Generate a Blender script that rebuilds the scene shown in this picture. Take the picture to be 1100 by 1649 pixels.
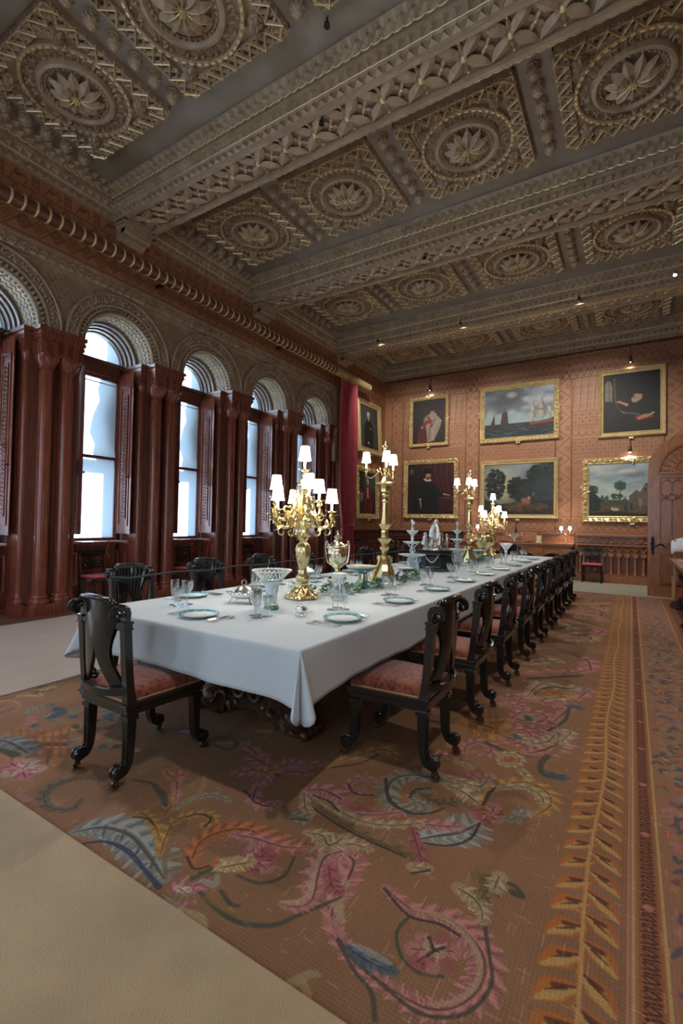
import bpy, math, random
import numpy as np
from math import sin, cos, pi, radians, sqrt, hypot, atan2
from mathutils import Matrix, Vector

for _o in list(bpy.data.objects):
    bpy.data.objects.remove(_o)
SC = bpy.context.scene
COL = SC.collection

# ------------------------------------------------------------------ camera
def cam_matrix(yaw, p, r):
    cy, sy, cp, sp, cr, sr = cos(yaw), sin(yaw), cos(p), sin(p), cos(r), sin(r)
    f = Vector((-sy * cp, cy * cp, sp)); rt = Vector((cy, sy, 0)); up = rt.cross(f)
    x = cr * rt + sr * up; y = -sr * rt + cr * up
    m = Matrix((x, y, -f)).transposed().to_4x4()
    return m
cam = bpy.data.cameras.new('camera'); cam_o = bpy.data.objects.new('camera', cam); COL.objects.link(cam_o)
cam_o.matrix_world = Matrix.Translation((0, 0, 1.35)) @ cam_matrix(radians(31.77), radians(1.326), radians(1.072))
cam.sensor_fit = 'VERTICAL'; cam.sensor_height = 36; cam.sensor_width = 24
cam.lens = 753.8 / 1649 * 36
cam.clip_start = .05; cam.clip_end = 200
SC.camera = cam_o

# ------------------------------------------------------------------ world, sun, added rear fill light, exposure
W = bpy.data.worlds.new('world'); SC.world = W; W.use_nodes = True
bg = W.node_tree.nodes['Background']; bg.inputs[0].default_value = (.50, .74, 1, 1); bg.inputs[1].default_value = 1.6
sun = bpy.data.lights.new('sun', 'SUN'); sun.energy = 13; sun.angle = radians(1.2); sun.color = (.76, .89, 1)
sun_o = bpy.data.objects.new('sun', sun); COL.objects.link(sun_o)
sun_o.rotation_euler = Vector((.80, -.30, -.40)).to_track_quat('-Z', 'Y').to_euler()
def area(name, loc, rot, sx, sy, power, color):
    l = bpy.data.lights.new(name, 'AREA'); l.shape = 'RECTANGLE'; l.size = sx; l.size_y = sy; l.energy = power; l.color = color
    o = bpy.data.objects.new(name, l); COL.objects.link(o); o.location = loc; o.rotation_euler = rot
    return o
# added fill lights in three made-up window openings behind the photographer
for _x in (-5.2, -2.2, .8):
    area('window_daylight', (_x, -3.12, 2.5), (radians(90), 0, 0), 1.3, 3.4, 11, (.96, .98, 1))
SC.view_settings.view_transform = 'Standard'; SC.view_settings.look = 'None'
SC.view_settings.exposure = 0.85; SC.view_settings.gamma = 1; SC.view_settings.use_curve_mapping = False

# ------------------------------------------------------------------ helpers
RND = random.Random(7)
class MB:
    """collects verts and faces with a material slot each; build() links ONE mesh object"""
    def __init__(s): s.v = []; s.f = []; s.m = []
    def add(s, vs, fs, mi=0, T=None):
        b = len(s.v)
        if T is not None: vs = [tuple(T @ Vector(v)) for v in vs]
        s.v.extend(vs); s.f.extend([tuple(b + i for i in f) for f in fs]); s.m.extend([mi] * len(fs))
        return s
    def box(s, x0, x1, y0, y1, z0, z1, mi=0, T=None):
        vs = [(x, y, z) for z in (z0, z1) for y in (y0, y1) for x in (x0, x1)]
        return s.add(vs, [(0, 2, 3, 1), (4, 5, 7, 6), (0, 1, 5, 4), (2, 6, 7, 3), (0, 4, 6, 2), (1, 3, 7, 5)], mi, T)
    def prism(s, pts, a0, a1, ax='y', mi=0, T=None):
        n = len(pts)
        def P(p, a): return {'x': (a, p[0], p[1]), 'y': (p[0], a, p[1]), 'z': (p[0], p[1], a)}[ax]
        vs = [P(p, a0) for p in pts] + [P(p, a1) for p in pts]
        fs = [tuple(range(n))[::-1], tuple(range(n, 2 * n))] + [(i, (i + 1) % n, n + (i + 1) % n, n + i) for i in range(n)]
        return s.add(vs, fs, mi, T)
    def lathe(s, prof, seg=16, c=(0, 0, 0), mi=0, T=None, flute=0, nfl=8, ph=0, caps=True):
        vs = []; fs = []; n = len(prof)
        for k in range(seg):
            a = 2 * pi * k / seg + ph; q = 1 + flute * cos(nfl * a)
            for r, z in prof: vs.append((c[0] + r * q * cos(a), c[1] + r * q * sin(a), c[2] + z))
        for k in range(seg):
            k2 = (k + 1) % seg
            for i in range(n - 1): fs.append((k * n + i, k2 * n + i, k2 * n + i + 1, k * n + i + 1))
        if caps and prof[0][0] > 1e-4: fs.append(tuple(k * n for k in range(seg))[::-1])
        if caps and prof[-1][0] > 1e-4: fs.append(tuple(k * n + n - 1 for k in range(seg)))
        return s.add(vs, fs, mi, T)
    def tube(s, pts, r, seg=6, closed=False, mi=0, T=None, flat=None):
        P = [Vector(p) for p in pts]; n = len(P)
        if not isinstance(r, (list, tuple)): r = [r] * n
        vs = []; fs = []; up = None
        for i in range(n):
            t = (P[(i + 1) % n] - P[i - 1]) if closed else (P[min(i + 1, n - 1)] - P[max(i - 1, 0)])
            if t.length < 1e-9: t = Vector((0, 0, 1))
            t.normalize()
            if up is None:
                up = Vector((0, 0, 1)) if abs(t.z) < .9 else Vector((1, 0, 0))
                if flat is not None: up = Vector(flat)
            u = up - t * up.dot(t)
            if u.length < 1e-6: u = t.orthogonal()
            u.normalize(); w = t.cross(u); up = u
            for k in range(seg):
                a = 2 * pi * k / seg
                vs.append(tuple(P[i] + (u * cos(a) + w * sin(a)) * r[i]))
        for i in range(n if closed else n - 1):
            j = (i + 1) % n
            for k in range(seg):
                k2 = (k + 1) % seg; fs.append((i * seg + k, i * seg + k2, j * seg + k2, j * seg + k))
        if not closed:
            fs.append(tuple(range(seg))[::-1]); fs.append(tuple((n - 1) * seg + k for k in range(seg)))
        return s.add(vs, fs, mi, T)
    def ball(s, c, r, mi=0, T=None, seg=8, rings=4, sz=1, half=False):
        k0 = 0 if half else -rings
        prof = [(r * cos(pi / 2 * k / rings), r * sz * sin(pi / 2 * k / rings)) for k in range(k0, rings + 1)]
        if not half: prof[0] = (0, -r * sz)
        prof[-1] = (0, r * sz)
        return s.lathe(prof, seg, c, mi, T)
    def ring(s, R, prof, c=(0, 0, 0), a0=0, a1=2 * pi, n=32, ax='z', mi=0, T=None):
        """sweeps the closed profile [(dr, da)] round a circle of radius R about axis ax"""
        full = abs(a1 - a0 - 2 * pi) < 1e-6; m = len(prof); vs = []; fs = []; N = n if full else n + 1
        for k in range(N):
            a = a0 + (a1 - a0) * k / n
            for dr, da in prof:
                q = R + dr
                if ax == 'z': vs.append((c[0] + q * cos(a), c[1] + q * sin(a), c[2] + da))
                elif ax == 'x': vs.append((c[0] + da, c[1] + q * cos(a), c[2] + q * sin(a)))
                else: vs.append((c[0] + q * cos(a), c[1] + da, c[2] + q * sin(a)))
        for k in range(n):
            k2 = (k + 1) % N
            for i in range(m): fs.append((k * m + i, k2 * m + i, k2 * m + (i + 1) % m, k * m + (i + 1) % m))
        if not full: fs += [tuple(range(m))[::-1], tuple(n * m + i for i in range(m))]
        return s.add(vs, fs, mi, T)
    def leaf(s, L, w, h, mi=0, T=None, rib=None, tip=0, cup=0, gold=.10):
        """pointed petal from the origin along +x with a raised midrib, rib = slot of the gilt line"""
        st = [(0, .12), (.22, .72), (.5, 1), (.76, .72), (1, 0)]
        vs = []; 
        for t, q in st:
            z = cup * sin(pi * t) + tip * t * t
            vs += [(L * t, -w / 2 * q, z), (L * t, 0, z + h * (1 - t * .6)), (L * t, w / 2 * q, z)]
        fs = []
        for i in range(4):
            a = 3 * i; b = a + 3
            fs += [(a, b, b + 1, a + 1), (a + 1, b + 1, b + 2, a + 2)]
        s.add(vs, fs, mi, T)
        if rib is not None:
            g = gold * w / 2; vs = []
            for t, q in st:
                z = cup * sin(pi * t) + tip * t * t + h * (1 - t * .6)
                e = g * (1 - t * .7)
                vs += [(L * t, -e, z + .0005), (L * t, 0, z + .004), (L * t, e, z + .0005)]
            s.add(vs, fs, rib, T)
        return s
    def build(s, name, mats, parent=None, smooth=False, loc=(0, 0, 0), rot=(0, 0, 0), auto=None):
        me = bpy.data.meshes.new(name); me.from_pydata(s.v, [], s.f)
        if not isinstance(mats, (list, tuple)): mats = [mats]
        for m in mats: me.materials.append(m)
        if len(mats) > 1: me.polygons.foreach_set('material_index', s.m)
        if smooth or auto:
            me.polygons.foreach_set('use_smooth', [True] * len(me.polygons))
            if auto: me.set_sharp_from_angle(angle=radians(auto))
        me.validate(); me.update()
        o = bpy.data.objects.new(name, me); COL.objects.link(o)
        o.location = loc; o.rotation_euler = rot
        if parent is not None: o.parent = parent
        return o
def TR(x=0, y=0, z=0, rz=0, rx=0, ry=0, s=1):
    return Matrix.Translation((x, y, z)) @ Matrix.Rotation(rz, 4, 'Z') @ Matrix.Rotation(ry, 4, 'Y') @ Matrix.Rotation(rx, 4, 'X') @ Matrix.Scale(s, 4)
def empty(name, loc=(0, 0, 0), rz=0, parent=None):
    o = bpy.data.objects.new(name, None); COL.objects.link(o); o.location = loc; o.rotation_euler = (0, 0, rz)
    o.empty_display_size = .1
    if parent is not None: o.parent = parent
    return o
def tag(o, label=None, cat=None, group=None, kind=None):
    if label: o['label'] = label
    if cat: o['category'] = cat
    if group: o['group'] = group
    if kind: o['kind'] = kind
    return o
def struct(o, label=None, cat=None):
    return tag(o, label, cat, None, 'structure')
def copy_tree(o, parent=None):
    c = o.copy(); COL.objects.link(c); c.parent = parent
    for ch in [q for q in KIDS.get(o.name, [])]: KIDS.setdefault(c.name, []).append(copy_tree(ch, c))
    return c
KIDS = {}
def index_kids():
    KIDS.clear()
    for o in bpy.data.objects:
        if o.parent: KIDS.setdefault(o.parent.name, []).append(o)
def spline(pts, n=6):
    P = [Vector(p) for p in pts]; out = []
    for i in range(len(P) - 1):
        a = P[max(i - 1, 0)]; b = P[i]; c = P[i + 1]; d = P[min(i + 2, len(P) - 1)]
        for k in range(n):
            t = k / n
            out.append(.5 * ((2 * b) + (c - a) * t + (2 * a - 5 * b + 4 * c - d) * t * t + (3 * b - a - 3 * c + d) * t ** 3))
    out.append(P[-1]); return out
def spiral(cx, cy, r0, r1, a0, a1, n=14):
    return [(cx + (r0 + (r1 - r0) * k / n) * cos(a0 + (a1 - a0) * k / n), cy + (r0 + (r1 - r0) * k / n) * sin(a0 + (a1 - a0) * k / n)) for k in range(n + 1)]

# ------------------------------------------------------------------ materials
MATS = {}
def mat(name, col, rough=.5, metal=0, col2=None, scale=8, stretch=(1, 1, 1), bump=0, bscale=60, coat=0, spec=.5, emit=None, es=0, detail=4, sheen=0):
    m = bpy.data.materials.new(name); m.use_nodes = True; nt = m.node_tree; N = nt.nodes; L = nt.links
    b = N['Principled BSDF']
    b.inputs['Base Color'].default_value = (*col, 1); b.inputs['Roughness'].default_value = rough; b.inputs['Metallic'].default_value = metal
    b.inputs['Coat Weight'].default_value = coat; b.inputs['Specular IOR Level'].default_value = spec
    b.inputs['Coat Roughness'].default_value = .15; b.inputs['Sheen Weight'].default_value = sheen
    if col2 or bump:
        tc = N.new('ShaderNodeTexCoord'); mp = N.new('ShaderNodeMapping'); mp.inputs['Scale'].default_value = stretch
        L.new(tc.outputs['Object'], mp.inputs['Vector'])
    if col2:
        n = N.new('ShaderNodeTexNoise'); n.inputs['Scale'].default_value = scale; n.inputs['Detail'].default_value = detail
        L.new(mp.outputs[0], n.inputs['Vector'])
        r = N.new('ShaderNodeValToRGB'); r.color_ramp.elements[0].color = (*col, 1); r.color_ramp.elements[1].color = (*col2, 1)
        r.color_ramp.elements[0].position = .32; r.color_ramp.elements[1].position = .68
        L.new(n.outputs['Fac'], r.inputs['Fac']); L.new(r.outputs[0], b.inputs['Base Color'])
    if bump:
        n2 = N.new('ShaderNodeTexNoise'); n2.inputs['Scale'].default_value = bscale; n2.inputs['Detail'].default_value = 3
        L.new(mp.outputs[0], n2.inputs['Vector'])
        bp = N.new('ShaderNodeBump'); bp.inputs['Strength'].default_value = bump; bp.inputs['Distance'].default_value = .01
        L.new(n2.outputs['Fac'], bp.inputs['Height']); L.new(bp.outputs[0], b.inputs['Normal'])
    if emit: b.inputs['Emission Color'].default_value = (*emit, 1); b.inputs['Emission Strength'].default_value = es
    MATS[name] = m; return m
CARVED = mat('carved_oak', (.35, .26, .17), .34, 0, (.48, .37, .25), 5, (1, 1, 1), .25, 90)
PLAIN = mat('painted_plaster', (.36, .32, .27), .42, 0, (.26, .215, .165), 2.2, bump=.15, bscale=30)
GILT = mat('gilding', (.86, .72, .38), .32, .45)
GOLD = mat('gilt_bronze', (.84, .70, .38), .24, .9, (.62, .48, .22), 12)
BRASS = mat('brass', (.80, .56, .22), .25, 1)
MAHO = mat('mahogany', (.17, .043, .027), .2, 0, (.29, .088, .05), 6, (6, 6, .5), .05, 40, coat=.35)
MAHOD = mat('dark_mahogany', (.12, .04, .026), .3, 0, (.18, .065, .04), 6, (6, 6, .6), .05, 40, coat=.3)
OAK = mat('brown_oak', (.40, .155, .055), .30, 0, (.26, .10, .045), 7, (6, 6, .7), .06, 50, coat=.3)
WALNUT = mat('dark_walnut', (.045, .022, .013), .32, 0, (.08, .04, .022), 9, (1, 1, 1), .1, 60)
EBONY = mat('ebonised_wood', (.010, .010, .009), .2, 0, (.016, .015, .013), 10, coat=.35, spec=.5)
TERRA = mat('terracotta_wall', (.37, .17, .085), .5, 0, (.42, .20, .10), 3, bump=.12, bscale=120)
TERRAD = mat('terracotta_stencil', (.24, .095, .045), .6)
TERRAM = mat('terracotta_mid', (.33, .12, .068), .6)
SILVER = mat('silver', (.92, .90, .86), .18, 1)
ANTSILV = mat('antique_silver', (.80, .77, .72), .3, 1, (.62, .58, .52), 20)
SILVGILT = mat('silver_gilt', (.84, .77, .58), .2, 1)
PORC = mat('porcelain', (.82, .83, .80), .18, coat=.4)
PARIAN = mat('white_parian', (.70, .80, .82), .4)
TURQ = mat('turquoise_glaze', (.04, .33, .42), .2, coat=.4)
GREENG = mat('green_glaze', (.02, .22, .17), .25, coat=.4)
CREAM = mat('cream_glaze', (.74, .68, .52), .25, coat=.3)
BLACKM = mat('black_marble', (.03, .042, .048), .16, coat=.3)
IRON = mat('black_iron', (.018, .018, .018), .4, .4)
LEAFM = mat('ivy_leaf', (.035, .11, .045), .42, 0, (.10, .22, .12), 25)
ROPEM = mat('grey_rope', (.05, .07, .075), .7)
PLASTIC = mat('white_plastic', (.7, .72, .72), .4)
WAX = mat('candle_tube', (.80, .80, .76), .4)
SHADE = mat('lamp_shade', (.95, .93, .88), .8, emit=(1, .97, .90), es=5.0)
BULB = mat('spot_bulb', (1, 1, 1), .5, emit=(.85, .95, 1), es=60)
LINEN = mat('white_linen', (.55, .60, .63), .75, 0, (.51, .56, .59), 5, bump=.10, bscale=14, sheen=.2)
NAPKIN = mat('white_cloth', (.75, .78, .82), .8, bump=.2, bscale=25)
def seat_material():
    m = mat('red_moquette', (.30, .060, .035), .85, sheen=.35); nt = m.node_tree; N = nt.nodes; L = nt.links; b = N['Principled BSDF']
    tc = N.new('ShaderNodeTexCoord'); v = N.new('ShaderNodeTexVoronoi'); v.inputs['Scale'].default_value = 36
    L.new(tc.outputs['Object'], v.inputs['Vector'])
    n = N.new('ShaderNodeTexNoise'); n.inputs['Scale'].default_value = 130; L.new(tc.outputs['Object'], n.inputs['Vector'])
    mx = N.new('ShaderNodeMath'); mx.operation = 'MULTIPLY'; L.new(v.outputs['Distance'], mx.inputs[0]); L.new(n.outputs['Fac'], mx.inputs[1])
    r = N.new('ShaderNodeValToRGB'); e = r.color_ramp.elements
    e[0].position = .06; e[0].color = (.075, .014, .010, 1); e[1].position = .34; e[1].color = (.27, .062, .028, 1)
    L.new(mx.outputs[0], r.inputs['Fac']); L.new(r.outputs[0], b.inputs['Base Color'])
    bp = N.new('ShaderNodeBump'); bp.inputs['Strength'].default_value = .5; bp.inputs['Distance'].default_value = .004
    L.new(n.outputs['Fac'], bp.inputs['Height']); L.new(bp.outputs[0], b.inputs['Normal'])
    return m
SEAT = seat_material()
BRAID = mat('gold_braid', (.45, .25, .12), .8)
CRIM = mat('crimson_silk', (.50, .018, .07), .5, sheen=.3)
def curtain_material():
    m = mat('crimson_damask', (.30, .010, .025), .6, sheen=.4); nt = m.node_tree; N = nt.nodes; L = nt.links; b = N['Principled BSDF']
    tc = N.new('ShaderNodeTexCoord'); v = N.new('ShaderNodeTexVoronoi'); v.inputs['Scale'].default_value = 13; v.inputs['Randomness'].default_value = .2
    L.new(tc.outputs['Object'], v.inputs['Vector'])
    r = N.new('ShaderNodeValToRGB'); e = r.color_ramp.elements
    e[0].position = .25; e[0].color = (.22, .006, .022, 1); e[1].position = .42; e[1].color = (.42, .03, .05, 1)
    L.new(v.outputs['Distance'], r.inputs['Fac']); L.new(r.outputs[0], b.inputs['Base Color']); return m
DAMASK = curtain_material()
def trans_material(name, col, trans):
    m = bpy.data.materials.new(name); m.use_nodes = True; nt = m.node_tree; nt.nodes.clear()
    o = nt.nodes.new('ShaderNodeOutputMaterial'); a = nt.nodes.new('ShaderNodeBsdfTranslucent'); d = nt.nodes.new('ShaderNodeBsdfDiffuse')
    x = nt.nodes.new('ShaderNodeMixShader'); x.inputs[0].default_value = trans
    a.inputs[0].default_value = (*col, 1); d.inputs[0].default_value = (*col, 1)
    nt.links.new(d.outputs[0], x.inputs[1]); nt.links.new(a.outputs[0], x.inputs[2]); nt.links.new(x.outputs[0], o.inputs[0])
    return m
BLIND = trans_material('roller_blind', (.90, .96, 1.0), .75)
FROST = trans_material('frosted_glass', (.92, .97, 1.0), .85)
def glass_material():
    m = bpy.data.materials.new('cut_glass'); m.use_nodes = True; nt = m.node_tree; nt.nodes.clear()
    o = nt.nodes.new('ShaderNodeOutputMaterial'); g = nt.nodes.new('ShaderNodeBsdfGlossy'); g.inputs['Roughness'].default_value = .06
    t = nt.nodes.new('ShaderNodeBsdfTransparent'); t.inputs[0].default_value = (.97, .99, 1, 1)
    lw = nt.nodes.new('ShaderNodeLayerWeight'); lw.inputs[0].default_value = .35
    mp = nt.nodes.new('ShaderNodeMapRange'); mp.inputs[3].default_value = .16; mp.inputs[4].default_value = .9
    x = nt.nodes.new('ShaderNodeMixShader')
    nt.links.new(lw.outputs['Facing'], mp.inputs[0]); nt.links.new(mp.outputs[0], x.inputs[0])
    nt.links.new(t.outputs[0], x.inputs[1]); nt.links.new(g.outputs[0], x.inputs[2]); nt.links.new(x.outputs[0], o.inputs[0])
    return m
GLASS = glass_material()
# ================================================================== painter (numpy pictures made in memory)
def lin(c):
    c = np.asarray(c, float) / 255.; return c
class Img:
    """a small raster painter; x right, y down, units = fractions of the height"""
    def __init__(s, w, h, H, bg):
        s.H = H; s.nh = H; s.nw = int(round(H * w / h)); s.asp = s.nw / s.nh
        s.a = np.empty((s.nh, s.nw, 3), np.float32); s.a[:] = lin(bg)
    def _box(s, x0, y0, x1, y1):
        H = s.H; return max(0, int(x0 * H)), max(0, int(y0 * H)), min(s.nw, int(x1 * H) + 2), min(s.nh, int(y1 * H) + 2)
    def _blend(s, b, m, c, al=1):
        x0, y0, x1, y1 = b
        m = (np.clip(m, 0, 1) * al)[..., None]; s.a[y0:y1, x0:x1] = s.a[y0:y1, x0:x1] * (1 - m) + lin(c) * m
    def grid(s, b):
        x0, y0, x1, y1 = b; return np.meshgrid((np.arange(x0, x1) + .5) / s.H, (np.arange(y0, y1) + .5) / s.H)
    def ell(s, cx, cy, rx, ry, c, soft=.08, rot=0, al=1):
        R = max(rx, ry) * (1 + soft) + .01; b = s._box(cx - R, cy - R, cx + R, cy + R)
        if b[2] <= b[0] or b[3] <= b[1]: return
        X, Y = s.grid(b); X = X - cx; Y = Y - cy; u = X * cos(rot) + Y * sin(rot); v = -X * sin(rot) + Y * cos(rot)
        d = np.sqrt((u / rx) ** 2 + (v / ry) ** 2); s._blend(b, (1 - d) / max(soft, .01) + .5, c, al)
    def poly(s, pts, c, al=1):
        xs = [p[0] for p in pts]; ys = [p[1] for p in pts]; b = s._box(min(xs), min(ys), max(xs), max(ys))
        if b[2] <= b[0] or b[3] <= b[1]: return
        X, Y = s.grid(b); ins = np.zeros(X.shape, bool); n = len(pts)
        for i in range(n):
            xa, ya = pts[i]; xb, yb = pts[(i + 1) % n]
            if ya == yb: continue
            k = (Y < ya) != (Y < yb); ins ^= k & (X < (xb - xa) * (Y - ya) / (yb - ya) + xa)
        s._blend(b, ins.astype(float), c, al)
    def stroke(s, pts, w, c, al=1, soft=.3, off=0):
        """w = (w0, w1) or number: width along the path, off shifts sideways by that fraction of the width"""
        P = [Vector((p[0], p[1], 0)) for p in pts]; P = spline(P, 5) if len(P) > 2 else P
        n = len(P)
        if isinstance(w, (int, float)): ws = [w] * n
        else: ws = [float(np.interp(i / (n - 1), np.linspace(0, 1, len(w)), w)) for i in range(n)]
        mw = max(ws); xs = [p.x for p in P]; ys = [p.y for p in P]
        b = s._box(min(xs) - mw * 1.5, min(ys) - mw * 1.5, max(xs) + mw * 1.5, max(ys) + mw * 1.5)
        if b[2] <= b[0] or b[3] <= b[1]: return
        X, Y = s.grid(b); M = np.zeros(X.shape)
        for i in range(n - 1):
            ax, ay, bx, by = P[i].x, P[i].y, P[i + 1].x, P[i + 1].y; dx, dy = bx - ax, by - ay; L = dx * dx + dy * dy + 1e-12
            if off:
                q = off * ws[i] / sqrt(L); ox, oy = -dy * q, dx * q; ax += ox; ay += oy
            t = np.clip(((X - ax) * dx + (Y - ay) * dy) / L, 0, 1)
            d = np.hypot(X - ax - t * dx, Y - ay - t * dy); r = (ws[i] * (1 - t) + ws[i + 1] * t) / 2 + 1e-6
            M = np.maximum(M, (1 - d / r) / soft + .3)
        s._blend(b, M, c, al)
    def noise(s, amt, n=5, seed=0):
        r = np.random.RandomState(seed); t = np.zeros((s.nh, s.nw))
        for k in range(n):
            m = 2 ** (k + 2); g = r.rand(m + 1, m + 1) - .5
            yy = np.linspace(0, m - .001, s.nh); xx = np.linspace(0, m - .001, s.nw); yi = yy.astype(int); xi = xx.astype(int)
            fy = (yy - yi)[:, None]; fx = (xx - xi)[None]
            t += (g[yi][:, xi] * (1 - fy) * (1 - fx) + g[yi + 1][:, xi] * fy * (1 - fx) + g[yi][:, xi + 1] * (1 - fy) * fx + g[yi + 1][:, xi + 1] * fy * fx) / (k + 1.5)
        s.a *= (1 + amt * t)[..., None].astype(np.float32); return t
    def image(s, name):
        im = bpy.data.images.new(name, s.nw, s.nh); px = np.ones((s.nh, s.nw, 4), np.float32)
        px[..., :3] = np.clip(s.a[::-1], 0, 1); im.pixels.foreach_set(px.ravel()); im.update(); im.pack(); return im
def image_mat(name, im, rough=.5, coat=0, mapping=None, bump=0):
    m = mat(name, (.5, .5, .5), rough, coat=coat); nt = m.node_tree; N = nt.nodes; L = nt.links
    tx = N.new('ShaderNodeTexImage'); tx.image = im; tc = N.new('ShaderNodeTexCoord')
    if mapping:
        mp = N.new('ShaderNodeMapping'); mp.inputs['Location'].default_value = mapping[0]; mp.inputs['Scale'].default_value = mapping[1]
        L.new(tc.outputs['Object'], mp.inputs['Vector']); L.new(mp.outputs[0], tx.inputs['Vector'])
        tx.extension = 'EXTEND'
    else: L.new(tc.outputs['UV'], tx.inputs['Vector'])
    L.new(tx.outputs[0], N['Principled BSDF'].inputs['Base Color'])
    return m, tx

# ================================================================== floor, runner carpets, patterned rug
XL, YF, YB, XR, ZC = -6.75, 13.45, -3.2, 3.05, 6.39
FLOORM = mat('dark_floor_boards', (.10, .045, .03), .5, 0, (.15, .07, .045), 4, (1, 8, 1))
struct(MB().box(-7.62, XR + .1, YB - .1, YF + .1, -.1, 0).build('floor', FLOORM), 'dark boarded floor showing beyond the carpets')
DRUG = mat('beige_drugget', (.44, .31, .17), .95, 0, (.34, .235, .125), 3.2, (1, 1, 1), .5, 170, sheen=.3)
DRUG2 = mat('pink_beige_runner', (.40, .30, .235), .95, 0, (.36, .265, .20), 3, (1, 1, 1), .4, 200, sheen=.3)
DRUG3 = mat('grey_beige_carpet', (.35, .31, .245), .95, 0, (.31, .27, .21), 3, (1, 1, 1), .3, 200)
RC=[(28,44,78),(44,34,34),(52,56,44),(60,70,80),(60,84,110),(84,84,74),(96,104,104),(108,90,52),(110,118,122),(120,94,50),(128,128,112),(128,138,138),(130,82,36),(136,80,46),(140,136,120),(150,70,78),(150,84,60),(150,96,80),(150,104,48),(150,118,66),(150,152,148),(160,110,76),(160,134,90),(160,140,100),(166,108,66),(166,120,50),(168,112,48),(168,120,52),(170,90,42),(170,118,62),(172,92,52),(172,104,62),(176,96,116),(176,100,116),(176,128,62),(176,152,116),(178,112,110),(186,150,146),(190,160,104),(196,170,160)]
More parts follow.
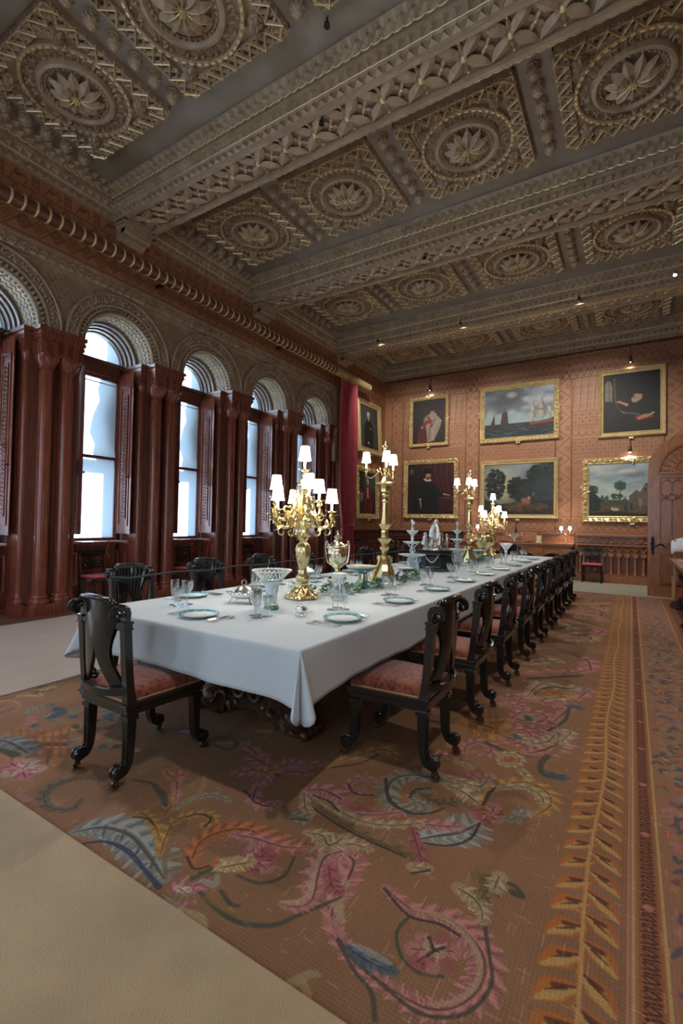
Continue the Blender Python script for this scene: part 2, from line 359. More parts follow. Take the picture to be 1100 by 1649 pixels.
RUG=[([(-0.758,1.587),(-0.643,1.555),(-0.532,1.586),(-0.443,1.558),(-0.379,1.502),(-0.365,1.411),(-0.401,1.32),(-0.469,1.266),(-0.568,1.257),(-0.675,1.272),(-0.782,1.309),(-0.865,1.377),(-0.893,1.499),(-0.93,1.637),(-1.001,1.635),(-1.027,1.552),(-0.991,1.435)],[0.034,0.046,0.063,0.082,0.073,0.073,0.038,0.051,0.039,0.045,0.043,0.043,0.069,0.084,0.087,0.074,0.058],36),
([(-0.643,1.555),(-0.53,1.579),(-0.446,1.549),(-0.391,1.488),(-0.379,1.408),(-0.414,1.329),(-0.474,1.279)],[0.009,0.015,0.017,0.017,0.015,0.013,0.007],35),
([(-0.904,1.53),(-0.876,1.438),(-0.817,1.376)],[0.029,0.035,0.015],35),
([(-0.765,1.583),(-0.642,1.522),(-0.542,1.547),(-0.471,1.54)],[0.009,0.01,0.007,0.007],1),
([(-0.327,1.827),(-0.367,1.861),(-0.411,1.837),(-0.432,1.748),(-0.415,1.638),(-0.37,1.521),(-0.342,1.438),(-0.361,1.346),(-0.408,1.282),(-0.49,1.242),(-0.612,1.258),(-0.729,1.282),(-0.798,1.314)],[0.016,0.02,0.02,0.019,0.017,0.011,0.011,0.011,0.01,0.01,0.01,0.01,0.01],2),
([(-0.36,1.824),(-0.334,1.823)],[0.036,0.032],2),
([(-0.795,1.308),(-0.698,1.25),(-0.625,1.22),(-0.583,1.161)],[0.011,0.012,0.015,0.017],2),
([(-0.532,1.734),(-0.479,1.723),(-0.439,1.688),(-0.42,1.635)],[0.049,0.064,0.034,0.026],35),
([(-0.485,1.833),(-0.442,1.812),(-0.451,1.732)],[0.055,0.055,0.031],7),
([(-0.42,1.876),(-0.422,1.806)],[0.049,0.042],35),
([(-0.639,1.516),(-0.648,1.44),(-0.601,1.371),(-0.534,1.35),(-0.47,1.377)],[0.01,0.012,0.011,0.008,0.005],2),
([(-0.521,1.443),(-0.569,1.462)],[0.028,0.041],36),
([(-0.521,1.443),(-0.515,1.504)],[0.028,0.031],15),
([(-0.521,1.443),(-0.472,1.475)],[0.028,0.047],36),
([(-0.521,1.443),(-0.464,1.421)],[0.028,0.031],15),
([(-0.521,1.443),(-0.504,1.382)],[0.028,0.033],36),
([(-0.521,1.443),(-0.551,1.378)],[0.028,0.041],15),
([(-0.521,1.443),(-0.582,1.411)],[0.028,0.041],36),
([(-0.541,1.451),(-0.506,1.447)],[0.035,0.037],35),
([(-0.521,1.443),(-0.533,1.416)],[0.006,0.009],1),
([(-0.521,1.443),(-0.498,1.472)],[0.006,0.006],1),
([(-0.521,1.443),(-0.552,1.48)],[0.006,0.006],1),
([(-0.759,1.308),(-0.691,1.3),(-0.594,1.312)],[0.015,0.041,0.022],4),
([(-0.752,1.322),(-0.689,1.328),(-0.614,1.33)],[0.008,0.024,0.008],20),
([(-0.825,2.4),(-0.989,2.361),(-1.051,2.242),(-0.988,2.08),(-0.879,2.066),(-0.802,2.124)],[0.057,0.08,0.085,0.074,0.048,0.031],10),
([(-1.094,2.259),(-1.0,2.105),(-0.881,2.05),(-0.792,2.1),(-0.746,2.176)],[0.014,0.022,0.02,0.015,0.01],1),
([(-0.824,2.273),(-0.892,2.263),(-0.906,2.167),(-0.845,2.149),(-0.773,2.206)],[0.019,0.04,0.039,0.034,0.029],10),
([(-0.861,2.301),(-0.92,2.244),(-0.919,2.165)],[0.011,0.013,0.012],1),
([(-0.875,2.222),(-0.78,2.201),(-0.716,2.26)],[0.038,0.05,0.048],7),
([(-0.807,2.374),(-0.715,2.363),(-0.595,2.292)],[0.034,0.082,0.048],35),
([(-0.605,2.301),(-0.607,2.435),(-0.557,2.541),(-0.458,2.637),(-0.354,2.596),(-0.32,2.484),(-0.365,2.367)],[0.025,0.036,0.057,0.066,0.066,0.05,0.029],34),
([(-0.564,2.499),(-0.472,2.579),(-0.379,2.551),(-0.35,2.464)],[0.036,0.048,0.056,0.02],35),
([(-0.472,2.714),(-0.502,2.735),(-0.447,2.671)],[0.036,0.045,0.031],35),
([(-0.597,2.3),(-0.597,2.414),(-0.586,2.485)],[0.015,0.02,0.012],1),
([(-0.552,2.25),(-0.496,2.286)],[0.033,0.045],16),
([(-0.552,2.25),(-0.511,2.222)],[0.033,0.045],36),
([(-0.552,2.25),(-0.562,2.184)],[0.033,0.045],16),
([(-0.552,2.25),(-0.605,2.205)],[0.033,0.05],36),
([(-0.552,2.25),(-0.6,2.269)],[0.033,0.044],16),
([(-0.552,2.25),(-0.55,2.316)],[0.033,0.056],36),
([(-0.632,2.252),(-0.577,2.169)],[0.034,0.03],15),
([(-0.486,2.258),(-0.437,2.276)],[0.037,0.044],10),
([(-0.448,2.328),(-0.408,2.354)],[0.035,0.047],20),
([(-0.785,1.885),(-0.699,1.979),(-0.633,2.05),(-0.58,2.153)],[0.029,0.112,0.131,0.037],20),
([(-0.834,1.999),(-0.748,2.028),(-0.643,2.083)],[0.048,0.05,0.048],36),
([(-0.789,1.877),(-0.652,1.93),(-0.581,2.026),(-0.574,2.157)],[0.01,0.013,0.015,0.016],1),
([(-1.36,1.951),(-1.222,1.925),(-1.051,1.92),(-0.907,2.033)],[0.045,0.065,0.062,0.028],36),
([(-1.337,1.932),(-1.18,1.889),(-1.012,1.882),(-0.9,1.927),(-0.804,2.005)],[0.028,0.051,0.045,0.042,0.044],35),
([(-1.237,1.948),(-1.1,1.942),(-0.969,1.998)],[0.022,0.027,0.018],15),
([(-1.261,1.867),(-1.099,1.819),(-0.934,1.799),(-0.791,1.796),(-0.705,1.784)],[0.017,0.035,0.038,0.036,0.017],7),
([(-1.259,1.837),(-1.083,1.793),(-0.907,1.779),(-0.768,1.777)],[0.007,0.012,0.01,0.007],1),
([(-0.815,1.956),(-0.72,1.819),(-0.693,1.771)],[0.03,0.042,0.036],15),
([(-0.723,1.74),(-0.669,1.765)],[0.039,0.04],35),
([(-0.709,1.708),(-0.658,1.761)],[0.007,0.01],1),
([(-1.078,2.104),(-1.138,2.075),(-1.213,2.085),(-1.216,2.177),(-1.105,2.213)],[0.019,0.03,0.037,0.044,0.025],36),
([(-1.231,2.099),(-1.162,2.048),(-1.075,2.082)],[0.009,0.012,0.009],1),
([(-1.157,1.691),(-1.05,1.661),(-0.99,1.725),(-0.9,1.736)],[0.043,0.059,0.046,0.022],35),
([(-1.103,1.591),(-1.09,1.696),(-1.029,1.762)],[0.012,0.017,0.024],35),
([(-0.862,2.453),(-0.76,2.451),(-0.656,2.457),(-0.639,2.594)],[0.026,0.052,0.059,0.036],35),
([(-0.888,2.498),(-0.794,2.499),(-0.708,2.517)],[0.016,0.031,0.021],15),
([(-0.743,2.574),(-0.677,2.537),(-0.624,2.605)],[0.042,0.05,0.026],36),
([(-0.974,2.679),(-0.865,2.658),(-0.753,2.609)],[0.017,0.045,0.036],36),
([(-0.841,2.646),(-0.777,2.627),(-0.739,2.627)],[0.026,0.036,0.028],35),
([(-1.413,2.201),(-1.336,2.388),(-1.237,2.537),(-1.107,2.482)],[0.037,0.059,0.071,0.032],34),
([(-1.39,2.183),(-1.277,2.323),(-1.242,2.46)],[0.01,0.012,0.011],1),
([(-0.828,2.763),(-0.849,2.864),(-0.792,2.956),(-0.71,2.917),(-0.708,2.829),(-0.787,2.791)],[0.034,0.054,0.069,0.071,0.05,0.029],36),
([(-0.753,2.966),(-0.642,2.922),(-0.51,2.929),(-0.48,2.973)],[0.03,0.042,0.035,0.024],2),
([(-0.648,2.86),(-0.591,2.908),(-0.535,2.865),(-0.554,2.777),(-0.614,2.754),(-0.638,2.82)],[0.039,0.048,0.044,0.034,0.034,0.036],35),
([(-0.615,2.799),(-0.568,2.843)],[0.03,0.042],28),
([(-0.705,3.108),(-0.672,3.248),(-0.573,3.285),(-0.537,3.194),(-0.592,3.059),(-0.685,3.066)],[0.044,0.06,0.066,0.063,0.057,0.038],36),
([(-0.674,3.158),(-0.614,3.17),(-0.546,3.132)],[0.044,0.082,0.045],35),
([(-0.637,3.183),(-0.598,3.141)],[0.033,0.037],4),
([(-0.707,3.415),(-0.672,3.578),(-0.569,3.649),(-0.492,3.582),(-0.574,3.408),(-0.679,3.388)],[0.048,0.073,0.08,0.069,0.069,0.042],36),
([(-0.646,3.504),(-0.592,3.514)],[0.075,0.093],35),
([(-0.62,3.543),(-0.596,3.471)],[0.033,0.041],4),
([(-0.518,2.972),(-0.44,3.074),(-0.386,3.241),(-0.427,3.414),(-0.496,3.46)],[0.065,0.125,0.139,0.085,0.05],36),
([(-0.52,3.097),(-0.439,3.205),(-0.417,3.332)],[0.044,0.075,0.044],35),
([(-0.51,2.929),(-0.41,2.996),(-0.366,3.201),(-0.392,3.378),(-0.471,3.428)],[0.015,0.024,0.035,0.026,0.019],7),
([(-0.41,2.996),(-0.428,2.87),(-0.395,2.766),(-0.313,2.78)],[0.041,0.034,0.033,0.051],2),
([(-0.382,2.795),(-0.305,2.785)],[0.039,0.051],4),
([(-0.405,3.399),(-0.327,3.422),(-0.359,3.259),(-0.313,3.185)],[0.039,0.053,0.044,0.031],35),
([(-0.446,3.56),(-0.395,3.88),(-0.489,3.893),(-0.428,3.975)],[0.054,0.075,0.062,0.037],36),
([(-0.461,3.361),(-0.387,3.6),(-0.384,3.887)],[0.016,0.028,0.026],2),
([(-0.398,3.916),(-0.313,3.921)],[0.041,0.05],4),
([(-0.694,3.96),(-0.649,4.32),(-0.493,4.329),(-0.369,4.367),(-0.388,4.171),(-0.547,3.975),(-0.658,3.899)],[0.055,0.091,0.106,0.107,0.095,0.082,0.055],35),
([(-0.655,4.031),(-0.588,4.263),(-0.44,4.318)],[0.024,0.029,0.029],2),
([(-0.593,4.119),(-0.463,4.182)],[0.114,0.12],34),
([(-0.544,4.171),(-0.496,4.141)],[0.059,0.061],28),
([(-0.381,4.22),(-0.295,4.371),(-0.347,4.113)],[0.057,0.098,0.055],36),
([(-0.349,4.429),(-0.28,4.335)],[0.04,0.049],10),
([(-0.849,4.504),(-0.657,4.756),(-0.439,4.85),(-0.332,5.11),(-0.378,5.345)],[0.046,0.074,0.097,0.124,0.101],36),
([(-0.771,4.391),(-0.577,4.581),(-0.377,4.777)],[0.033,0.059,0.044],2),
([(-0.491,5.409),(-0.363,5.356),(-0.31,5.0)],[0.103,0.145,0.089],36),
([(-0.843,3.814),(-0.761,3.913),(-0.674,3.847)],[0.058,0.092,0.046],36),
([(-0.832,3.657),(-0.747,3.716),(-0.651,3.719)],[0.043,0.08,0.043],36),
([(-0.608,3.892),(-0.489,3.893)],[0.073,0.106],36),
([(-0.984,5.209),(-0.826,5.48),(-0.572,5.582),(-0.461,5.43)],[0.043,0.058,0.076,0.055],7),
([(-0.856,4.869),(-0.735,5.091),(-0.59,5.167)],[0.089,0.133,0.078],35),
([(-0.721,6.293),(-0.564,6.622),(-0.407,6.522),(-0.429,6.304),(-0.632,6.157)],[0.075,0.127,0.146,0.107,0.07],35),
([(-0.626,6.468),(-0.512,6.446)],[0.125,0.141],36),
([(-0.841,6.646),(-0.652,7.157),(-0.372,7.236)],[0.048,0.086,0.088],2),
([(-1.252,3.531),(-1.168,3.539)],[0.052,0.072],7),
([(-1.164,3.509),(-1.082,3.517)],[0.052,0.065],10),
([(-1.078,3.488),(-0.999,3.495)],[0.044,0.066],36),
([(-1.247,3.372),(-1.167,3.38)],[0.049,0.067],2),
([(-1.137,3.355),(-1.059,3.364)],[0.05,0.056],7),
([(-1.05,3.319),(-0.975,3.328)],[0.047,0.063],2),
([(-0.992,3.454),(-0.916,3.462)],[0.046,0.066],35),
([(-1.161,3.208),(-1.085,3.218)],[0.048,0.058],10),
([(-1.254,3.253),(-1.176,3.262)],[0.047,0.064],36),
([(-1.088,3.603),(-1.007,3.609)],[0.051,0.069],2),
([(-1.101,3.18),(-1.027,3.19)],[0.04,0.054],7),
([(-1.024,3.166),(-0.952,3.176)],[0.04,0.054],10),
([(-1.159,3.074),(-1.086,3.084)],[0.04,0.055],2),
([(-0.935,3.226),(-0.772,3.21)],[0.218,0.205],26),
([(-0.977,3.369),(-0.875,3.022)],[0.019,0.018],12),
([(-0.937,3.397),(-0.838,3.046)],[0.021,0.016],12),
([(-0.896,3.425),(-0.802,3.071)],[0.019,0.016],12),
([(-0.855,3.453),(-0.765,3.096)],[0.018,0.016],12),
([(-0.815,3.481),(-0.729,3.121)],[0.02,0.017],12),
([(-2.014,1.133),(-1.946,1.221),(-1.804,1.259),(-1.635,1.227),(-1.474,1.177)],[0.038,0.117,0.134,0.114,0.04],11),
([(-1.909,1.119),(-1.846,1.174),(-1.723,1.19),(-1.589,1.167),(-1.457,1.139)],[0.013,0.016,0.024,0.018,0.026],0),
([(-1.893,1.189),(-1.944,1.237)],[0.011,0.011],3),
([(-1.802,1.215),(-1.849,1.263)],[0.009,0.009],3),
([(-1.676,1.2),(-1.717,1.246)],[0.009,0.009],3),
([(-1.565,1.183),(-1.601,1.226)],[0.009,0.01],3),
([(-1.391,1.145),(-1.393,1.195),(-1.343,1.202),(-1.338,1.163),(-1.364,1.138)],[0.043,0.048,0.048,0.043,0.028],32),
([(-1.395,1.176),(-1.355,1.177)],[0.03,0.037],39),
([(-1.432,1.118),(-1.375,1.139),(-1.32,1.175)],[0.018,0.034,0.028],7),
([(-1.371,1.11),(-1.313,1.116)],[0.034,0.024],10),
([(-1.386,1.217),(-1.373,1.28),(-1.328,1.3)],[0.028,0.038,0.025],7),
([(-1.388,1.233),(-1.371,1.309)],[0.013,0.02],2),
([(-1.353,1.247),(-1.298,1.257),(-1.322,1.295)],[0.018,0.025,0.015],20),
([(-1.313,1.204),(-1.207,1.185),(-1.096,1.191),(-1.004,1.241),(-0.964,1.306),(-0.876,1.464)],[0.015,0.02,0.023,0.02,0.018,0.011],2),
([(-1.283,1.199),(-1.198,1.206),(-1.096,1.22),(-1.021,1.261)],[0.013,0.028,0.033,0.014],9),
([(-1.038,1.323),(-0.982,1.347),(-0.96,1.401),(-1.007,1.501),(-1.039,1.597),(-1.0,1.664)],[0.02,0.043,0.039,0.065,0.062,0.064],36),
([(-1.044,1.33),(-0.992,1.369),(-0.985,1.426),(-1.037,1.519),(-1.054,1.608)],[0.007,0.015,0.018,0.02,0.017],35),
([(-0.996,1.565),(-0.935,1.494),(-0.883,1.476)],[0.035,0.043,0.02],15),
([(-0.857,1.353),(-0.797,1.336)],[0.034,0.027],36),
([(-1.462,1.289),(-1.519,1.378),(-1.505,1.468),(-1.434,1.544),(-1.326,1.562),(-1.211,1.565),(-1.132,1.599)],[0.045,0.057,0.062,0.069,0.073,0.059,0.022],30),
([(-1.443,1.497),(-1.335,1.533),(-1.218,1.554),(-1.116,1.61)],[0.031,0.059,0.043,0.014],36),
([(-1.492,1.3),(-1.421,1.277),(-1.384,1.321),(-1.395,1.364)],[0.02,0.025,0.023,0.012],28),
([(-1.494,1.298),(-1.422,1.27),(-1.386,1.31)],[0.007,0.008,0.007],1),
([(-1.255,1.435),(-1.199,1.472)],[0.025,0.052],15),
([(-1.255,1.435),(-1.189,1.423)],[0.025,0.048],36),
([(-1.255,1.435),(-1.228,1.384)],[0.025,0.043],15),
([(-1.255,1.435),(-1.288,1.383)],[0.025,0.048],36),
([(-1.255,1.435),(-1.324,1.422)],[0.025,0.048],15),
([(-1.255,1.435),(-1.309,1.473)],[0.025,0.052],36),
([(-1.255,1.435),(-1.251,1.495)],[0.025,0.048],15),
([(-1.347,1.326),(-1.313,1.367),(-1.262,1.42)],[0.034,0.057,0.033],38),
([(-1.367,1.362),(-1.317,1.404)],[0.02,0.028],35),
([(-1.259,1.336),(-1.16,1.355),(-1.112,1.432),(-1.139,1.531)],[0.01,0.017,0.015,0.011],2),
([(-1.256,1.25),(-1.19,1.227),(-1.153,1.236)],[0.015,0.018,0.008],2),
([(-1.911,1.339),(-1.885,1.375),(-1.804,1.365),(-1.692,1.321),(-1.583,1.261)],[0.02,0.036,0.041,0.042,0.031],25),
([(-1.599,1.25),(-1.671,1.335),(-1.719,1.414),(-1.697,1.481),(-1.636,1.535),(-1.576,1.516),(-1.59,1.466)],[0.032,0.043,0.04,0.037,0.038,0.034,0.03],27),
([(-1.896,1.336),(-1.834,1.363),(-1.775,1.352)],[0.011,0.01,0.008],1),
([(-1.7,1.466),(-1.671,1.511),(-1.599,1.519),(-1.581,1.467)],[0.008,0.011,0.013,0.009],1),
([(-1.47,1.18),(-1.555,1.239),(-1.613,1.306),(-1.693,1.393)],[0.011,0.018,0.022,0.012],7),
([(-1.799,1.426),(-1.862,1.527),(-1.988,1.637)],[0.046,0.03,0.024],18),
([(-1.835,1.515),(-2.005,1.661)],[0.026,0.049],36),
([(-2.102,1.669),(-2.018,1.652),(-2.006,1.732)],[0.031,0.058,0.028],31),
([(-1.786,1.484),(-1.788,1.576),(-1.725,1.655),(-1.619,1.658)],[0.019,0.03,0.036,0.017],10),
([(-1.773,1.527),(-1.811,1.654),(-1.908,1.761)],[0.014,0.019,0.014],19),
([(-2.025,1.545),(-1.926,1.515),(-1.842,1.468)],[0.029,0.041,0.02],2),
([(-2.222,1.288),(-2.181,1.215),(-2.274,1.167),(-2.4,1.2),(-2.446,1.281),(-2.408,1.384),(-2.27,1.442)],[0.016,0.03,0.03,0.043,0.039,0.03,0.015],5),
([(-2.164,1.519),(-2.079,1.549),(-2.001,1.545)],[0.012,0.018,0.018],2),
([(-1.629,1.984),(-1.813,2.066),(-1.988,2.123)],[0.032,0.08,0.032],36),
([(-1.629,1.984),(-1.721,1.927),(-1.786,1.843)],[0.032,0.072,0.027],36),
([(-1.629,1.984),(-1.752,2.023),(-1.854,2.034)],[0.032,0.076,0.032],36),
([(-1.629,1.984),(-1.548,2.042),(-1.445,2.07)],[0.032,0.061,0.024],36),
([(-1.629,1.984),(-1.547,2.11),(-1.439,2.209)],[0.032,0.061,0.029],36),
([(-1.629,1.984),(-1.616,2.074),(-1.578,2.136)],[0.032,0.072,0.03],36),
([(-1.629,1.984),(-1.626,1.917),(-1.599,1.828)],[0.032,0.068,0.023],36),
([(-1.613,1.977),(-1.894,2.05)],[0.014,0.02],15),
([(-1.613,1.977),(-1.436,2.114)],[0.014,0.019],15),
([(-1.613,1.977),(-1.651,1.862)],[0.014,0.019],15),
([(-1.599,1.828),(-1.524,1.722),(-1.426,1.743),(-1.431,1.783)],[0.049,0.059,0.037,0.023],36),
([(-1.623,1.764),(-1.524,1.722),(-1.451,1.727)],[0.011,0.015,0.011],1),
([(-1.685,2.024),(-1.596,1.97),(-1.56,1.965)],[0.024,0.024,0.019],1),
([(-1.664,1.924),(-1.64,1.997)],[0.059,0.071],29),
([(-1.563,1.956),(-1.414,1.919),(-1.346,1.932)],[0.022,0.032,0.014],28),
([(-1.42,2.182),(-1.376,2.272)],[0.026,0.031],34),
([(-1.373,1.93),(-1.31,1.988),(-1.191,1.973)],[0.04,0.081,0.094],36),
([(-1.372,1.915),(-1.292,1.818),(-1.24,1.783)],[0.034,0.044,0.027],35),
([(-1.305,1.74),(-1.245,1.753)],[0.044,0.055],10),
([(-1.291,1.722),(-1.23,1.745)],[0.01,0.012],1),
([(-1.318,1.919),(-1.227,1.918),(-1.152,1.882)],[0.011,0.014,0.013],1),
([(-1.183,1.68),(-1.116,1.701),(-1.062,1.667),(-1.039,1.728)],[0.035,0.054,0.064,0.043],35),
([(-3.105,1.369),(-2.837,1.55)],[0.312,0.297],24),
([(-3.322,1.462),(-2.92,1.284)],[0.015,0.012],13),
([(-3.281,1.49),(-2.884,1.308)],[0.015,0.013],13),
([(-3.24,1.518),(-2.848,1.333)],[0.015,0.013],13),
([(-3.199,1.546),(-2.811,1.357)],[0.015,0.012],13),
([(-3.158,1.574),(-2.775,1.381)],[0.018,0.013],13),
([(-3.116,1.602),(-2.738,1.406)],[0.015,0.012],13),
([(-3.075,1.63),(-2.702,1.431)],[0.015,0.013],13),
([(-3.033,1.658),(-2.665,1.455)],[0.015,0.011],13),
([(-3.29,1.431),(-3.01,1.642)],[0.012,0.012],13),
([(-3.198,1.392),(-2.925,1.597)],[0.012,0.012],13),
([(-3.112,1.355),(-2.845,1.554)],[0.012,0.011],13),
([(-3.029,1.321),(-2.769,1.514)],[0.011,0.011],13),
([(-2.951,1.288),(-2.697,1.475)],[0.009,0.01],13),
([(-3.253,1.908),(-3.249,1.875)],[0.031,0.049],21),
([(-2.941,1.677),(-2.919,1.662)],[0.027,0.035],4),
([(-2.767,1.698),(-2.769,1.676)],[0.033,0.035],36),
([(-2.991,1.887),(-2.952,1.874)],[0.034,0.062],4),
([(-2.75,1.517),(-2.753,1.544)],[0.024,0.033],4),
([(-2.643,1.646),(-2.625,1.634)],[0.031,0.041],4),
([(-2.705,1.57),(-2.669,1.564)],[0.037,0.054],6),
([(-3.015,1.818),(-3.004,1.819)],[0.029,0.05],2),
([(-3.441,1.781),(-3.374,1.775)],[0.033,0.062],4),
([(-3.14,2.033),(-3.148,2.037)],[0.029,0.059],36),
([(-2.71,1.554),(-2.733,1.558)],[0.022,0.029],10),
([(-3.296,1.914),(-3.317,1.909)],[0.046,0.042],36),
([(-2.861,1.912),(-2.89,1.925)],[0.046,0.045],4),
([(-2.861,1.694),(-2.847,1.694)],[0.04,0.044],4),
([(-2.791,1.648),(-2.771,1.667)],[0.026,0.038],14),
([(-3.298,1.547),(-3.329,1.569)],[0.036,0.055],36),
([(-3.044,1.793),(-3.018,1.772)],[0.035,0.042],21),
([(-3.586,1.685),(-3.53,1.674)],[0.037,0.052],14),
([(-3.395,1.691),(-3.349,1.689)],[0.03,0.058],10),
([(-3.204,1.982),(-3.177,1.975)],[0.033,0.044],2),
([(-3.361,1.712),(-3.345,1.704)],[0.027,0.049],14),
([(-3.102,1.854),(-3.047,1.847)],[0.027,0.063],17),
([(-2.835,1.831),(-2.872,1.84)],[0.033,0.036],6),
([(-2.92,1.871),(-2.929,1.904)],[0.037,0.05],4),
([(-3.219,1.661),(-3.227,1.664)],[0.032,0.061],6),
([(-3.159,1.589),(-3.13,1.598)],[0.034,0.046],17),
([(-3.257,1.54),(-3.222,1.542)],[0.044,0.048],17),
([(-2.603,1.671),(-2.599,1.702)],[0.026,0.029],17),
([(-2.564,1.667),(-2.585,1.689)],[0.032,0.032],2),
([(-3.504,1.783),(-3.54,1.808)],[0.052,0.043],6),
([(-2.825,1.576),(-2.848,1.583)],[0.032,0.052],6),
([(-3.292,1.678),(-3.298,1.71)],[0.048,0.055],4),
([(-3.391,1.612),(-3.398,1.605)],[0.033,0.047],36),
([(-2.651,1.698),(-2.697,1.702)],[0.029,0.029],10),
([(-2.994,1.69),(-3.039,1.697)],[0.033,0.05],2),
([(-3.294,1.755),(-3.331,1.767)],[0.042,0.056],4),
([(-2.806,1.755),(-2.828,1.743)],[0.04,0.045],36),
([(-2.98,1.749),(-2.984,1.747)],[0.04,0.048],4),
([(-3.199,1.768),(-3.178,1.763)],[0.03,0.049],4),
([(-3.556,1.739),(-3.519,1.714)],[0.038,0.062],10),
([(-3.294,1.822),(-3.259,1.828)],[0.05,0.062],10),
([(-2.838,1.736),(-2.849,1.721)],[0.027,0.035],4),
([(-3.546,1.68),(-3.53,1.651)],[0.03,0.037],10),
([(-3.536,1.664),(-3.516,1.657)],[0.037,0.052],10),
([(-2.85,1.609),(-2.85,1.589)],[0.039,0.03],14),
([(-3.032,1.944),(-3.014,1.907)],[0.045,0.056],4),
([(-2.741,1.807),(-2.722,1.83)],[0.027,0.056],6),
([(-2.696,1.562),(-2.704,1.581)],[0.03,0.051],6),
([(-2.777,1.815),(-2.762,1.806)],[0.027,0.037],17),
([(-2.573,1.696),(-2.552,1.689)],[0.033,0.042],2),
([(-2.93,1.894),(-2.917,1.874)],[0.032,0.048],17),
([(-2.939,1.639),(-2.915,1.628)],[0.039,0.045],21),
([(-3.046,2.043),(-2.995,2.048)],[0.043,0.034],17),
([(-2.709,1.756),(-2.719,1.784)],[0.027,0.037],17),
([(-3.114,1.93),(-3.09,1.929)],[0.026,0.06],6),
([(-2.938,1.883),(-2.922,1.872)],[0.027,0.033],2),
([(-3.258,1.542),(-3.256,1.559)],[0.026,0.047],4),
([(-3.208,1.347),(-3.105,1.369),(-2.912,1.365)],[0.089,0.114,0.085],8),
([(-3.081,1.295),(-2.931,1.31)],[0.039,0.056],2),
([(-2.743,1.258),(-2.676,1.303)],[0.052,0.074],37),
([(-2.743,1.258),(-2.644,1.234)],[0.052,0.058],33),
([(-2.743,1.258),(-2.755,1.201)],[0.052,0.065],37),
([(-2.743,1.258),(-2.854,1.252)],[0.052,0.079],33),
([(-2.743,1.258),(-2.79,1.315)],[0.052,0.079],37),
([(-2.444,2.015),(-2.432,2.078),(-2.34,2.086),(-2.329,2.016),(-2.419,2.006)],[0.017,0.027,0.026,0.023,0.019],4),
([(-2.413,2.026),(-2.353,2.061)],[0.029,0.033],36),
([(-2.187,2.037),(-2.139,2.119),(-2.011,2.108),(-2.009,2.017),(-2.111,2.016)],[0.014,0.019,0.019,0.019,0.013],2),
([(-2.111,2.04),(-2.049,2.082)],[0.021,0.027],35),
([(-2.235,2.157),(-2.153,2.24)],[0.041,0.04],10),
([(-2.023,2.301),(-1.952,2.338)],[0.029,0.032],35),
([(-0.845,1.106),(-0.823,1.136),(-0.803,1.171),(-0.777,1.182)],[0.018,0.027,0.024,0.01],23),
([(-0.815,1.141),(-0.779,1.122),(-0.764,1.101)],[0.018,0.021,0.012],22),
([(-1.313,1.116),(-1.231,1.125),(-1.177,1.103)],[0.014,0.033,0.018],35),
([(-1.143,1.098),(-1.046,1.097)],[0.018,0.018],10),
([(-2.497,1.136),(-2.421,1.142)],[0.025,0.032],36),
]
RX0, RX1, RY0, RY1 = -4.98, .63, .85, 10.9
